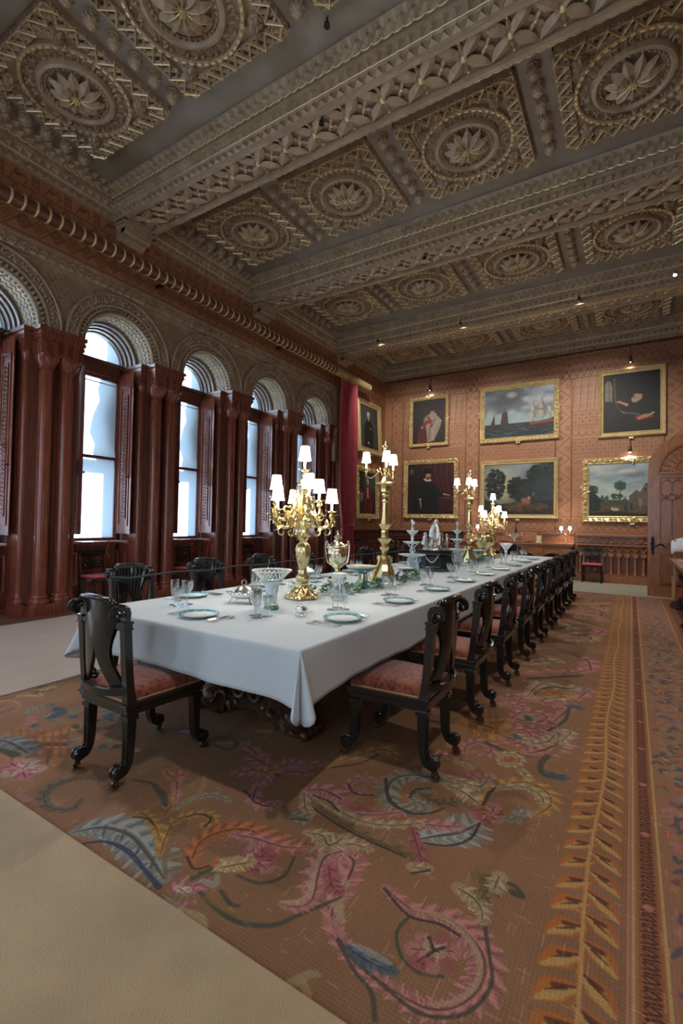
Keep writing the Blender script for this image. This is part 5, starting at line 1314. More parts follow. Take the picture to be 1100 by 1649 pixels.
def make_chair():
    t = empty('dining_chair')
    def leg(x, y, s, back):
        b = MB(); top = .345
        path = spline([(x, y, top), (x, y, .26), (x, y + s * .001, .17), (x, y + s * .006, .115), (x, y + s * .024, .078), (x, y + s * .055, .066)], 4)
        rect_sweep(b, path, .045, [.052, .052, .05, .048, .046, .044, .042, .04, .04, .038, .036, .034, .034, .032, .03, .03, .03, .03, .03, .03, .03][:len(path)])
        for xo in (-.013, .013): b.tube([(x + xo, p[1] - s * -.0 + (.026 if s > 0 else -.026) * max(0, 1 - i * .02), p[2]) for i, p in enumerate(path[:14])], .0055, 4)
        b.lathe([(0, -.028), (.026, -.028), (.034, -.02), (.034, -.006), (.028, -.003), (.028, .003), (.034, .006), (.034, .02), (.026, .028), (0, .028)], 16, T=Matrix.Translation((x, y + s * .060, .080)) @ Matrix.Rotation(pi / 2, 4, 'Y'))
        b.box(x - .03, x + .03, y - .032, y + .032, top - .025, top)
        o = b.build('leg', EBONY, t, auto=40)
        c = MB().lathe([(.012, .052), (.010, .036), (.016, .03), (.016, .024)], 8, (x, y + s * .064, 0)).lathe([(0, -.007), (.014, -.007), (.017, 0), (.014, .007), (0, .007)], 12, T=Matrix.Translation((x, y + s * .074, .031)) @ Matrix.Rotation(pi / 2, 4, 'Y'))
        c.lathe([(.026, .014), (.026, .017), (.0, .018)], 12, (x, y + s * .074, 0))
        c.build('caster', CASTER, o, auto=40)
    leg(-.172, -.195, -1, 1); leg(.172, -.195, -1, 1); leg(-.20, .20, 1, 0); leg(.20, .20, 1, 0)
    def trap(mb, z0, z1, e, w0=.205, w1=.235, y0=-.235, y1=.235):
        mb.prism([(-w0 - e, y0 - e), (w0 + e, y0 - e), (w1 + e, y1 + e), (-w1 - e, y1 + e)], z0, z1, 'z')
    f = MB()
    for z0, z1, e in ((.345, .362, -.014), (.362, .378, -.004), (.378, .384, -.010), (.384, .402, .004), (.402, .412, .010)): trap(f, z0, z1, e)
    f.build('seat_frame', EBONY, t)
    # cushion: domed quilted top
    c = MB(); N_ = 12; vs = []
    for j in range(N_ + 1):
        v = j / N_; y = -.225 + .45 * v; w = .192 + .03 * v
        for i in range(N_ + 1):
            u = -1 + 2 * i / N_; e = min(1 - abs(u), 1 - abs(2 * v - 1)); h = .060 if e > .01 else .046
            vs.append((u * w, y, .412 + h + .018 * (1 - u * u) * (1 - (2 * v - 1) ** 2)))
    fs = [(j * (N_ + 1) + i, j * (N_ + 1) + i + 1, (j + 1) * (N_ + 1) + i + 1, (j + 1) * (N_ + 1) + i) for j in range(N_) for i in range(N_)]
    vs2 = []; rim = [(i, 0) for i in range(N_ + 1)] + [(N_, j) for j in range(1, N_ + 1)] + [(i, N_) for i in range(N_ - 1, -1, -1)] + [(0, j) for j in range(N_ - 1, 0, -1)]
    c.add(vs, fs)
    nb = len(c.v); rv = [vs[j * (N_ + 1) + i] for i, j in rim]
    c.v += [(p[0] * 1.0, p[1] * 1.0, .412) for p in rv]; idx = [j * (N_ + 1) + i for i, j in rim]; m_ = len(rim)
    for k in range(m_): c.f.append((idx[k], nb + k, nb + (k + 1) % m_, idx[(k + 1) % m_])); c.m.append(0)
    cu = c.build('seat_cushion', SEAT, t, smooth=True); 
    ring = [(vs[j * (N_ + 1) + i][0], vs[j * (N_ + 1) + i][1], .416) for i, j in rim]
    MB().tube(ring, .0055, 5, closed=True).build('braid', BRAID, cu)
    for s in (-1, 1):
        x = s * .186; b = MB()
        path = spline([(x, -.205, .40), (x, -.212, .45), (x, -.222, .55), (x, -.232, .68), (x, -.24, .80)], 4)
        rect_sweep(b, path, [.046, .044, .042, .040, .040, .040, .040, .04, .04, .04, .04, .04, .04, .04, .04, .04, .042], [.075, .062, .054, .05, .046, .044, .042, .042, .042, .042, .042, .042, .042, .042, .042, .042, .044])
        b.box(x - .026, x + .026, -.268, -.212, .780, .788).box(x - .027, x + .027, -.270, -.212, .812, .822).box(x - .022, x + .022, -.264, -.216, .786, .815)
        b.build('back_post', EBONY, t, auto=40)
        # fluted scroll that rolls backwards at the post top
        b = MB(); arc = [(x, -.240 - .028 + .028 * cos(a) * 1.0 - .0, .862 + .036 * sin(a)) for a in np.linspace(0, pi * .9, 7)]
        path = [(x, -.240, .82), (x, -.240, .845)] + [(x, -.272 + .034 * cos(a), .862 + .034 * sin(a)) for a in np.linspace(.1, pi + .4, 8)]
        rect_sweep(b, path, .040, .022)
        for xo in (-.014, 0, .014): b.tube([(x + xo, p[1] + .0, p[2] + .0) for p in [(0, -.231, .82), (0, -.229, .85)] + [(0, -.272 + .045 * cos(a), .862 + .045 * sin(a)) for a in np.linspace(.1, pi + .5, 8)]], .0075, 5)
        b.lathe([(0, -.026), (.012, -.026), (.022, -.021), (.022, .021), (.012, .026), (0, .026)], 14, T=Matrix.Translation((x, -.290, .852)) @ Matrix.Rotation(pi / 2, 4, 'Y'))
        b.tube([(x + s * .024, -.285 + p[0], .855 + p[1]) for p in spiral(0, 0, .028, .008, 0, 7, 14)], .006, 4)
        b.build('post_scroll', EBONY, t, auto=40)
        MB().box(min(s * .13, s * .17), max(s * .13, s * .17), -.262, -.236, .785, .812).build('link_rail', EBONY, t)
    # splat: broad curved plate that forks into two bands
    def xo(z): return float(np.interp(z, [.485, .52, .56, .60, .66, .72, .80, .87, .915, .93], [.165, .155, .134, .114, .104, .112, .135, .146, .135, .12]))
    def xi(z): return float(np.interp(z, [.485, .52, .56, .60, .645, .68], [.098, .078, .052, .030, .010, 0]))
    def yb(x, z): return -.247 - .045 * (1 - (x / .17) ** 2) + (.018 * max(0, (.66 - z)) / .17)
    b = MB(); zs = [.485, .50, .52, .54, .56, .58, .60, .62, .645, .68, .72, .76, .80, .84, .87, .895, .915, .93]; n = 7
    for s in (-1, 1):
        vs = []; 
        for z in zs:
            for k in range(n):
                x = s * (xi(z) + (xo(z) - xi(z)) * k / (n - 1)); vs.append((x, yb(x, z), z))
        for z in zs:
            for k in range(n):
                x = s * (xi(z) + (xo(z) - xi(z)) * k / (n - 1)); vs.append((x, yb(x, z) + .014, z))
        m = len(zs) * n; fs = []
        for j in range(len(zs) - 1):
            for k in range(n - 1):
                q = (j * n + k, j * n + k + 1, (j + 1) * n + k + 1, (j + 1) * n + k); fs.append(q); fs.append(tuple(m + v for v in q)[::-1])
            for k in (0, n - 1): fs.append((j * n + k, (j + 1) * n + k, m + (j + 1) * n + k, m + j * n + k))
        for j in (0, len(zs) - 1):
            for k in range(n - 1): fs.append((j * n + k, j * n + k + 1, m + j * n + k + 1, m + j * n + k))
        b.add(vs, fs)
    b.build('splat', EBONY, t, auto=50)
    b = MB()           # reeds on the sitter's side, fanning into a palmette above, scrolls below
    for s in (-1, 1):
        for k in range(4):
            q = (k + .5) / 4
            pts = [(s * (xi(z) + (xo(z) - xi(z)) * q), 0, z) for z in (.50, .56, .62, .70, .78, .86, .905)]
            b.tube([(p[0], yb(p[0], p[2]) + .018, p[2]) for p in spline(pts, 3)], [.008] * 9 + [.010, .012, .015, .017, .018, .018, .017, .016, .014, .012][:10], 5)
        b.tube([(s * .118 + s * p[0], -.215, .512 + p[1]) for p in spiral(0, 0, .034, .008, pi, pi + 7.5, 18)], .008, 5)
        b.tube([(s * z_, -.225, w_) for z_, w_ in ((.146, .80), (.150, .72), (.140, .62), (.150, .55), (.152, .51))], .008, 5)
    b.build('palmette_reeds', EBONY, t, auto=50)
    b = MB(); pts = [(.135 * sin(a), -.247 - .045 * (1 - (.135 * sin(a) / .17) ** 2) - .012, .912 + .026 * cos(a) ** .8 if cos(a) > 0 else .912) for a in np.linspace(-pi / 2, pi / 2, 15)]
    b.tube(pts, .015, 8); b.tube([(p[0] * .97, p[1] - .014, p[2] + .004) for p in pts], .011, 6)
    b.build('crest_rail', EBONY, t, auto=60)
    b = MB(); pts = [(.19 * sin(a), -.215 - .075 * cos(a), .478 - .012 * cos(a)) for a in np.linspace(-pi / 2, pi / 2, 13)]
    rect_sweep(b, pts, .034, .016, (0, 0, 1)); b.build('bottom_rail', EBONY, t, auto=40)
    return t
index_kids()
chair = make_chair(); index_kids()
first = [True]
def put(proto, flag, x, y, rz, label, cat, group=None, z=.012):
    if flag[0]: r = proto; flag[0] = False
    else: r = copy_tree(proto)
    r.location = (x, y, z); r.rotation_euler = (0, 0, rz); tag(r, label, cat, group); return r
ordn = ['nearest', 'second', 'third', 'fourth', 'fifth', 'sixth', 'seventh', 'eighth', 'ninth', 'farthest']
put(chair, first, -2.335, 1.68, 0, 'black dining chair with red seat at the near end of the table, seen from behind', 'chair', 'black dining chairs round the long table')
for k in range(9):
    put(chair, first, -1.135, 2.555 + .862 * k, pi / 2, 'black dining chair, %s in the row on the right of the table' % (ordn[k] if k < 8 else 'last'), 'chair', 'black dining chairs round the long table')
for k in range(8):
    put(chair, first, -3.50, 2.555 + .862 * k, -pi / 2, 'black dining chair, %s in the row on the window side of the table' % (ordn[k] if k < 7 else 'last'), 'chair', 'black dining chairs round the long table')
put(chair, first, -2.25, 10.42, pi, 'black dining chair at the far end of the table, facing us', 'chair', 'black dining chairs round the long table')

# rope strung along the window-side chairs
r = MB(); pts = []
for k in range(9):
    y = 2.0 + .862 * k; pts += [(-3.60, y, .868), (-3.60, y + .43, .850)]
r.tube([(-3.60, 2.28, .872)] + pts[1:], .008, 6)
tag(r.build('barrier_rope', ROPEM), 'thin grey green rope strung along the chairs on the window side', 'rope')

# ---------------- small carved side chairs with red pads
def make_side_chair():
    t = empty('side_chair')
    for x, y, s in ((-.2, -.2, -1), (.2, -.2, -1), (-.2, .2, 1), (.2, .2, 1)):
        b = MB()
        if s > 0: b.lathe([(.012, 0), (.018, .02), (.013, .05), (.019, .10), (.022, .25), (.024, .30), (.018, .32), (.026, .34), (.026, .40)], 10, (x, y, 0))
        else: rect_sweep(b, spline([(x, y - .05, 0), (x, y - .015, .15), (x, y, .38), (x, y - .01, .50), (x, y - .05, .80)], 4), .034, .03)
        b.build('leg', EBONY, t, auto=40)
    b = MB().box(-.22, .22, -.215, .22, .38, .425); b.ball((0, .22, .40), .02)
    for k in range(9): b.ball((-.18 + k * .045, .222, .402), .015, seg=6, rings=2)
    b.build('seat_frame', EBONY, t)
    c = MB().box(-.21, .21, -.20, .215, .425, .46); o = c.build('red_cushion', CRIM, t); m = o.modifiers.new('b', 'BEVEL'); m.width = .015; m.segments = 3
    b = MB().box(-.235, .235, -.275, -.245, .735, .83)
    for k in range(9): b.ball((-.19 + k * .048, -.243, .785), .024, seg=7, rings=2)
    for k in range(8): b.tube([(-.17 + k * .048 + p[0], -.243, .785 + p[1]) for p in spiral(0, 0, .02, .006, k, k + 4, 5)], .005, 4)
    b.build('top_rail', EBONY, t)
    b = MB().box(-.20, .20, -.245, -.225, .55, .57).box(-.20, .20, -.25, -.23, .66, .678)
    b.lathe([(0, -.014), (.05, -.014), (.058, 0), (.05, .014), (0, .014)], 14, T=Matrix.Translation((0, -.238, .615)) @ Matrix.Rotation(pi / 2, 4, 'X') @ Matrix.Diagonal((1.5, .8, 1, 1)))
    for s in (-1, 1): b.tube([(s * .11 + s * p[0], -.238, .615 + p[1]) for p in spiral(0, 0, .035, .01, 0, 6, 10)], .010, 5)
    b.build('mid_rail', EBONY, t)
    return t
side = make_side_chair(); index_kids(); fs_ = [True]
for y, lb in ((4.30, 'dark carved side chair with crimson pad under the nearest full window'), (6.07, 'dark carved side chair with crimson pad under the second full window'), (7.86, 'dark carved side chair under the third window, mostly hidden by table chairs')):
    put(side, fs_, -7.12, y, -pi / 2, lb, 'chair', 'carved side chairs against the walls', 0)
put(side, fs_, -.81, 13.0, pi, 'dark carved side chair with red pad against the far panelling, beside the door', 'chair', 'carved side chairs against the walls', .012)
# ================================================================== things on the table
ZT = TZ + .0046
def thing(name, label, cat, x, y, z=None, rz=0, group=None):
    t = empty(name, (x, y, ZT if z is None else z), rz); tag(t, label, cat, group); return t
def lamp(loc, power, color=(1, .93, .80), r=.03, parent=None):
    l = bpy.data.lights.new('bulb', 'POINT'); l.energy = power; l.color = color; l.shadow_soft_size = r
    o = bpy.data.objects.new('bulb', l); COL.objects.link(o); o.location = loc
    if parent is not None: o.parent = parent
    return o
SHP = [(.052, 0), (.0505, .004), (.046, .02), (.040, .06), (.0345, .108), (.0335, .112)]
def shade(parent, x, y, z, s=1.0, pw=2.6, tube_=.07):
    """z = bottom edge of the shade; candle tube and pan below it"""
    b = MB().lathe([(r * s, h * s) for r, h in SHP] + [((r - .0012) * s, h * s) for r, h in SHP[::-1]] + [(SHP[0][0] * s, 0)], 20, caps=False)
    o = b.build('lamp_shade', SHADE, parent, smooth=True, loc=(x, y, z))
    g = MB().ring(.0515 * s, [(0, 0), (.0015, .001), (.0015, .004), (0, .005)], n=20).ring(.034 * s, [(0, .108 * s), (.0012, .109 * s), (.0012, .112 * s), (0, .113 * s)], n=20); g.build('shade_trim', BRAID, o)
    MB().lathe([(.010, -tube_), (.0105, .03), (.006, .035), (0, .036)], 10, (x, y, z)).build('candle_tube', WAX, parent, auto=40)
    lamp((x, y, z + .062 * s), pw, parent=parent)
def nozzle(mb, x, y, z, s=1):
    """gilt drip pan and bud-shaped socket, top at z"""
    mb.lathe([(.004, -.062), (.016, -.052), (.022, -.035), (.015, -.02), (.011, -.012), (.03, -.006), (.036, .002), (.034, .004), (.012, 0), (.012, .008)], 14, (x, y, z), flute=.10, nfl=6)
    for k in range(6): mb.leaf(.034, .018, .004, 0, TR(x + .018 * cos(k * 1.047), y + .018 * sin(k * 1.047), z, k * 1.047), tip=.010)
RV = random.Random(21)
def rococo_branch(mb, a, R, z0, z1, wob=0):
    """scrolling arm from the stem at height z0 out to radius R at height z1"""
    ca, sa = cos(a), sin(a)
    prof = [(.02, z0 + .02), (.06, z0 + .05), (.10, z0 - .005), (.13, z0 - .055), (R - .03, z0 - .05), (R + .005, z0 + .0), (R + .008, (z0 + z1) / 2), (R, z1 - .055)]
    pts = spline([(r * ca - wob * sa * sin(i * .8), r * sa + wob * ca * sin(i * .8), z) for i, (r, z) in enumerate(prof)], 4)
    n = len(pts); mb.tube(pts, [.015 - .007 * i / n for i in range(n)], 7)
    for (r, z, q, ph, sg) in ((.085, z0 - .035, .046, 0, 1), (R - .04, z0 - .09, .046, 2.2, -1), (.13, z0 + .03, .036, 4, 1), (R - .015, z0 - .03, .030, 1, -1), (.11, z0 - .09, .034, 3, 1)):
        mb.tube([((r + p[0]) * ca, (r + p[0]) * sa, z + p[1]) for p in spiral(0, 0, q, q * .25, ph, ph + sg * 5.2, 12)], [.0105 - .0005 * i for i in range(13)], 5)
    for k in range(14):
        i = int((k + .7) * n / 14.6); p = pts[min(i, n - 1)]
        mb.leaf(.07, .034, .008, 0, Matrix.Translation(p) @ Matrix.Rotation(a + RV.uniform(-1.6, 1.6), 4, 'Z') @ Matrix.Rotation(RV.uniform(-1.2, 1.4), 4, 'Y'), tip=.016, cup=.008)
def rococo_candelabrum(x, y, label, scale=1.0, z=None, base=True):
    t = thing('gilt_candelabrum', label, 'candelabrum', x, y, z)
    if base:
        b = MB()
        b.lathe([(.118, 0), (.125, .008), (.118, .022), (.10, .032), (.085, .045), (.062, .062), (.05, .085), (.045, .11), (.050, .125), (.040, .135)], 24, flute=.10, nfl=5)
        for k in range(5):
            a = 2 * pi * k / 5 + .3
            b.tube([((.10 + p[0]) * cos(a), (.10 + p[0]) * sin(a), .026 + p[1] * .6) for p in spiral(0, 0, .03, .008, 0, 5, 9)], .009, 5)
            b.tube(spline([(.115 * cos(a), .115 * sin(a), .012), (.09 * cos(a + .3), .09 * sin(a + .3), .05), (.055 * cos(a), .055 * sin(a), .09)], 4), .009, 5)
            b.leaf(.09, .05, .01, 0, Matrix.Translation((.05 * cos(a + .6), .05 * sin(a + .6), .085)) @ Matrix.Rotation(a + .6, 4, 'Z') @ Matrix.Rotation(.95, 4, 'Y'), cup=.01)
        b.build('base', GOLD, t, auto=60)
        b = MB().lathe([(.040, .13), (.052, .15), (.045, .17), (.030, .19), (.030, .235), (.048, .30), (.056, .36), (.050, .41), (.026, .435), (.040, .465), (.050, .50), (.046, .53), (.034, .555), (.030, .60)], 20, flute=.13, nfl=3)
        for k in range(3):
            a = 2 * pi * k / 3 + .5
            for zc, q in ((.155, .03), (.36, .04), (.49, .034)):
                b.tube([(.046 * cos(a) + p[0] * -sin(a), .046 * sin(a) + p[0] * cos(a), zc + p[1]) for p in spiral(0, 0, q, q * .3, a, a + 5, 9)], .007, 5)
            b.leaf(.10, .035, .008, 0, Matrix.Translation((.032 * cos(a), .032 * sin(a), .19)) @ Matrix.Rotation(a, 4, 'Z') @ Matrix.Rotation(-1.35, 4, 'Y'), cup=.012)
            b.leaf(.07, .04, .008, 0, Matrix.Translation((.05 * cos(a + 1), .05 * sin(a + 1), .44)) @ Matrix.Rotation(a + 1, 4, 'Z') @ Matrix.Rotation(-1.2, 4, 'Y'), cup=.012)
        b.build('stem', GOLD, t, auto=60)
    b = MB().lathe([(.028, .59), (.05, .62), (.055, .66), (.035, .70), (.045, .74), (.035, .79), (.018, .82), (.022, .87), (.030, .90), (.016, .93), (.012, .96)], 16, flute=.2, nfl=5)
    for k in range(22):
        a = RV.uniform(0, 6.3); zz = RV.uniform(.60, .92); b.leaf(RV.uniform(.05, .08), .034, .008, 0, Matrix.Translation((.03 * cos(a), .03 * sin(a), zz)) @ Matrix.Rotation(a, 4, 'Z') @ Matrix.Rotation(RV.uniform(-1.3, .2), 4, 'Y'), tip=.02, cup=.01)
    for k in range(5):
        a = k * 1.3; b.tube([(.05 * cos(a) + p[0] * cos(a), .05 * sin(a) + p[0] * sin(a), .70 + k * .035 + p[1]) for p in spiral(0, 0, .035, .01, k, k + 5, 10)], .008, 5)
    nozzle(b, 0, 0, .985)
    b.build('leafy_top', GOLD, t, auto=60)
    shade(t, 0, 0, 1.062)
    R0 = 31.8
    for i, (ra, R, zb) in enumerate(((0, .215, .735), (60, .215, .825), (118, .20, .735), (180, .215, .835), (212, .22, .745), (285, .19, .835))):
        a = radians(R0 + ra); b = MB(); rococo_branch(b, a, R, .60 if i % 2 == 0 else .66, zb - .07); nozzle(b, R * cos(a), R * sin(a), zb - .068)
        b.build('branch', GOLD, t, auto=60); shade(t, R * cos(a), R * sin(a), zb)
    return t
rococo_candelabrum(-2.15, 2.92, 'large gilt rococo candelabrum with seven white shades, nearest on the table')
def altar_candelabrum(x, y, label, angs):
    t = thing('brass_candelabrum', label, 'candelabrum', x, y)
    b = MB()
    for k in range(3):             # tripod base with scroll feet
        a = 2 * pi * k / 3 + radians(31.8 - 90)
        pts = spline([(.145, .045), (.15, .02), (.125, .012), (.11, .05), (.10, .10), (.06, .17), (.045, .235)], 4)
        rect_sweep(b, [(p[0] * cos(a), p[0] * sin(a), p[1]) for p in pts], [.07] * 12 + [.05] * 20, .018, (-sin(a), cos(a), 0))
        b.lathe([(0, -.035), (.03, -.03), (.03, .03), (0, .035)], 12, T=Matrix.Translation((.135 * cos(a), .135 * sin(a), .032)) @ Matrix.Rotation(a, 4, 'Z') @ Matrix.Rotation(pi / 2, 4, 'X'))
        b.ball((.06 * cos(a), .06 * sin(a), .235), .024, seg=8, rings=3)
    vs = []; H_ = [(.135, .01), (.12, .05), (.085, .12), (.055, .20), (.045, .25)]
    b.lathe([(r * .92, z) for r, z in H_], 3, ph=radians(31.8 - 90))
    b.build('tripod_base', GOLD, t, auto=40)
    b = MB().lathe([(.05, .245), (.035, .27), (.028, .30), (.052, .33), (.056, .345), (.03, .37), (.075, .42), (.08, .432), (.04, .445), (.038, .475), (.045, .50), (.03, .52), (.072, .57), (.076, .58), (.045, .59), (.034, .64), (.028, .72), (.026, .80), (.040, .815), (.028, .83), (.024, .86), (.042, .88), (.03, .90), (.050, .915), (.050, .94), (.055, .96), (.06, .972), (.118, .985), (.120, .995), (.10, 1.005), (.05, 1.02), (.036, 1.05), (.025, 1.07), (.02, 1.12), (.030, 1.14), (.018, 1.16), (.014, 1.24), (.030, 1.26), (.034, 1.29), (.02, 1.31), (.03, 1.34), (.034, 1.37), (.022, 1.40), (.012, 1.42), (.018, 1.43), (.0, 1.455)], 6)
    for k in range(6):
        a = k * pi / 3
        for z in (1.28, 1.36, .43, .58): b.leaf(.035, .02, .005, 0, Matrix.Translation((.03 * cos(a), .03 * sin(a), z)) @ Matrix.Rotation(a, 4, 'Z') @ Matrix.Rotation(-1.0, 4, 'Y'), tip=.01)
    b.build('baluster_stem', GOLD, t, auto=30)
    for ra, R in angs:
        a = radians(31.8 + ra); ca, sa = cos(a), sin(a); b = MB()
        pts = spline([(.03, 1.07), (.06, 1.12), (.10, 1.09), (.14, 1.055), (R - .01, 1.06), (R, 1.10)], 5)
        b.tube([(p[0] * ca, p[0] * sa, p[1]) for p in pts], .007, 6)
        b.tube([((.075 + p[0]) * ca, (.075 + p[0]) * sa, 1.135 + p[1]) for p in spiral(0, 0, .025, .006, 2, 7, 9)], .006, 5)
        b.lathe([(.004, -.045), (.014, -.03), (.018, -.012), (.010, -.004), (.03, 0), (.032, .004), (.011, .004), (.011, .014)], 12, (R * ca, R * sa, 1.135)); b.build('branch', GOLD, t, auto=60)
        shade(t, R * ca, R * sa, 1.21, .95, tube_=.08)
    return t
altar_candelabrum(-2.15, 4.32, 'tall brass altar-style candelabrum on a tripod foot, the taller light in the middle left', [(180, .20), (268, .13), (55, .16)])
altar_candelabrum(-2.15, 7.27, 'tall brass altar-style candelabrum on a tripod foot beyond the silver sculpture group', [(180, .20), (250, .15), (48, .16)])
rococo_candelabrum(-2.15, 8.72, 'gilt rococo candelabrum with white shades, farthest on the table')

# ---- porcelain and silver centrepieces
def prof_thing(name, label, cat, x, y, parts, z=None, rz=0, group=None):
    t = thing(name, label, cat, x, y, z, rz, group)
    for nm, prof, m, kw in parts: MB().lathe(prof, kw.pop('seg', 24), **kw).build(nm, m, t, auto=45)
    return t
def cherub(mb, x, y, z, h, a=0):
    """small standing putto, one joined figure"""
    ca, sa = cos(a), sin(a); P = lambda u, v, w: (x + (u * ca - v * sa) * h, y + (u * sa + v * ca) * h, z + w * h)
    mb.tube([P(-.09, 0, 0), P(-.08, .02, .22), P(-.05, 0, .45)], [.04 * h, .055 * h, .085 * h], 7)
    mb.tube([P(.09, .04, 0), P(.09, .05, .22), P(.05, 0, .45)], [.04 * h, .055 * h, .085 * h], 7)
    mb.tube([P(0, 0, .42), P(0, .01, .55), P(0, 0, .68), P(0, 0, .78)], [.12 * h, .13 * h, .12 * h, .05 * h], 8)
    mb.ball(P(0, .01, .88), .085 * h, seg=9, rings=4, sz=1.15)
    mb.tube([P(-.11, 0, .72), P(-.18, .03, .58), P(-.12, .10, .50)], [.04 * h, .035 * h, .03 * h], 6)
    mb.tube([P(.11, 0, .72), P(.20, 0, .80), P(.16, .02, .97)], [.04 * h, .035 * h, .03 * h], 6)
# pierced basket comport, green trellis
t = prof_thing('basket_comport', 'white porcelain comport with pierced green trellis bowl beside the near candelabrum', 'comport', -2.05, 2.44,
    [('foot', [(.050, 0), (.052, .012), (.044, .02), (.040, .03)], GREENG, {}), ('foot_band', [(.044, .028), (.036, .036), (.028, .05)], CREAM, {})])
b = MB().lathe([(.026, .045), (.022, .08), (.03, .12), (.05, .16), (.075, .185), (.09, .19)], 20); cherub(b, -.03, 0, .05, .14, .4); cherub(b, .03, 0, .05, .14, 2.6); cherub(b, 0, .03, .05, .13, 4); b.build('figure_stem', PARIAN, t, auto=60)
b = MB(); n = 22
for k in range(n):
    for s in (-1, 1):
        pts = [((.066 + .058 * u ** 1.2) * cos(2 * pi * k / n + s * u * .55), (.066 + .058 * u ** 1.2) * sin(2 * pi * k / n + s * u * .55), .185 + .07 * u) for u in np.linspace(0, 1, 5)]
        b.tube(pts, .0034, 4)
b.build('pierced_trellis', PORC, t)
b = MB(); [b.tube([((.066 + .058 * u ** 1.2) * 1.012 * cos(2 * pi * k / 22 + u * .55), (.066 + .058 * u ** 1.2) * 1.012 * sin(2 * pi * k / 22 + u * .55), .185 + .07 * u) for u in np.linspace(.05, .85, 5)], .0026, 4) for k in range(22)]
b.ring(.070, [(-.003, .19), (.004, .192), (.003, .198), (-.003, .197)], n=24); b.build('green_lattice', GREENG, t)['kind'] = 'stuff'
b = MB().ring(.124, [(-.004, .252), (.006, .254), (.005, .262), (-.004, .261)], n=30); [b.ball((.129 * cos(k * .2094), .129 * sin(k * .2094), .258), .007, seg=6, rings=2) for k in range(30)]; b.build('rim', PORC, t)
# covered silver entree dish
t = thing('silver_entree_dish', 'low covered silver entree dish with ring handle, left of the near candelabrum', 'dish', -2.36, 2.50, rz=.3)
b = MB().lathe([(.04, .03), (.075, .04), (.088, .06), (.085, .072), (.096, .075), (.096, .079), (.082, .082)], 24, T=Matrix.Diagonal((1.15, .8, 1, 1)), flute=.03, nfl=12)
for s1 in (-1, 1):
    for s2 in (-1, 1): b.tube([(s1 * .06, s2 * .04, .045), (s1 * .075, s2 * .05, .02), (s1 * .085, s2 * .058, .003), (s1 * .092, s2 * .062, .006)], [.008, .007, .006, .008], 6)
    b.tube([(s1 * .095, -.025, .06), (s1 * .125, -.02, .075), (s1 * .125, .02, .075), (s1 * .095, .025, .06)], .006, 6)
b.build('body', SILVER, t, auto=50)
b = MB().lathe([(.086, .079), (.08, .09), (.06, .10), (.05, .115), (.02, .125), (0, .126)], 24, T=Matrix.Diagonal((1.12, .78, 1, 1)), flute=.02, nfl=12); b.ring(.018, [(-.003, -.003), (.004, -.003), (.004, .003), (-.003, .003)], (0, 0, .145), n=14, ax='y'); b.build('lid', SILVER, t, auto=50)
# silver salts
def salt(x, y, lb):
    t = thing('silver_salt', lb, 'salt cellar', x, y)
    b = MB().lathe([(.012, .012), (.026, .018), (.034, .032), (.033, .044), (.028, .050), (.034, .054), (.032, .056), (.024, .050), (.02, .035), (0, .03)], 20, flute=.05, nfl=8)
    for k in range(4):
        a = pi / 4 + k * pi / 2; b.tube([(.026 * cos(a), .026 * sin(a), .022), (.036 * cos(a), .036 * sin(a), .012), (.034 * cos(a), .034 * sin(a), .003)], [.006, .004, .005], 6); b.ball((.033 * cos(a), .033 * sin(a), .042), .008, seg=6, rings=2)
    b.build('bowl', SILVER, t, auto=50); MB().lathe([(.026, .052), (.018, .062), (.004, .066), (.007, .072), (0, .078)], 14).build('lid', SILVER, t, auto=50)
salt(-1.75, 2.37, 'small silver salt cellar on claw feet in front of the near candelabrum'); salt(-1.80, 3.86, 'small silver salt cellar on claw feet below the tall brass candelabrum')
salt(-2.55, 3.30, 'small silver salt cellar on the window side behind the silver gilt urn'); salt(-1.82, 6.3, 'small silver salt cellar in front of the black marble plinth')
# silver gilt urn on a square pedestal
t = thing('silver_gilt_urn', 'tall two-handled silver gilt urn with cover on a square pedestal', 'urn', -2.15, 3.42, rz=.5)
b = MB().box(-.075, .075, -.075, .075, 0, .02).box(-.066, .066, -.066, .066, .02, .085).box(-.078, .078, -.078, .078, .085, .105).box(-.07, .07, -.07, .07, .105, .112)
for k in range(4):
    T = TR(rz=k * pi / 2); b.box(.055, .085, .055, .085, 0, .03, 0, T); b.tube([(.07, -.05, .05), (.072, 0, .03), (.07, .05, .05)], .005, 5, T=T)
b.build('pedestal', SILVGILT, t)
MB().lathe([(.05, .112), (.045, .125), (.02, .14), (.018, .17), (.028, .185), (.022, .19), (.05, .215), (.075, .26), (.082, .31), (.083, .355), (.078, .36), (.085, .365), (.085, .385), (.078, .39)], 28).build('body', SILVGILT, t, auto=50)
b = MB().ring(.0835, [(-.002, .365), (.003, .367), (.003, .383), (-.002, .385)], n=28)
for k in range(18): b.ball((.085 * cos(k * .349), .085 * sin(k * .349), .375), .006, seg=6, rings=2)
b.ring(.03, [(-.003, .0), (.003, 0), (.003, .006), (-.003, .006)], (.0, -.083, .30), n=16, ax='y'); b.build('frieze_band', SILVGILT, t)
MB().lathe([(.080, .39), (.065, .405), (.035, .42), (.03, .45), (.036, .46), (.024, .475), (.01, .485), (.007, .492), (.013, .50), (.010, .515), (0, .520)], 24).build('cover', SILVGILT, t, auto=50)
for s in (-1, 1): MB().tube(spline([(s * .055, 0, .225), (s * .085, 0, .25), (s * .098, 0, .32), (s * .10, 0, .40), (s * .092, 0, .425), (s * .082, 0, .40), (s * .078, 0, .36)], 5), .0065, 7).build('handle', SILVGILT, t)
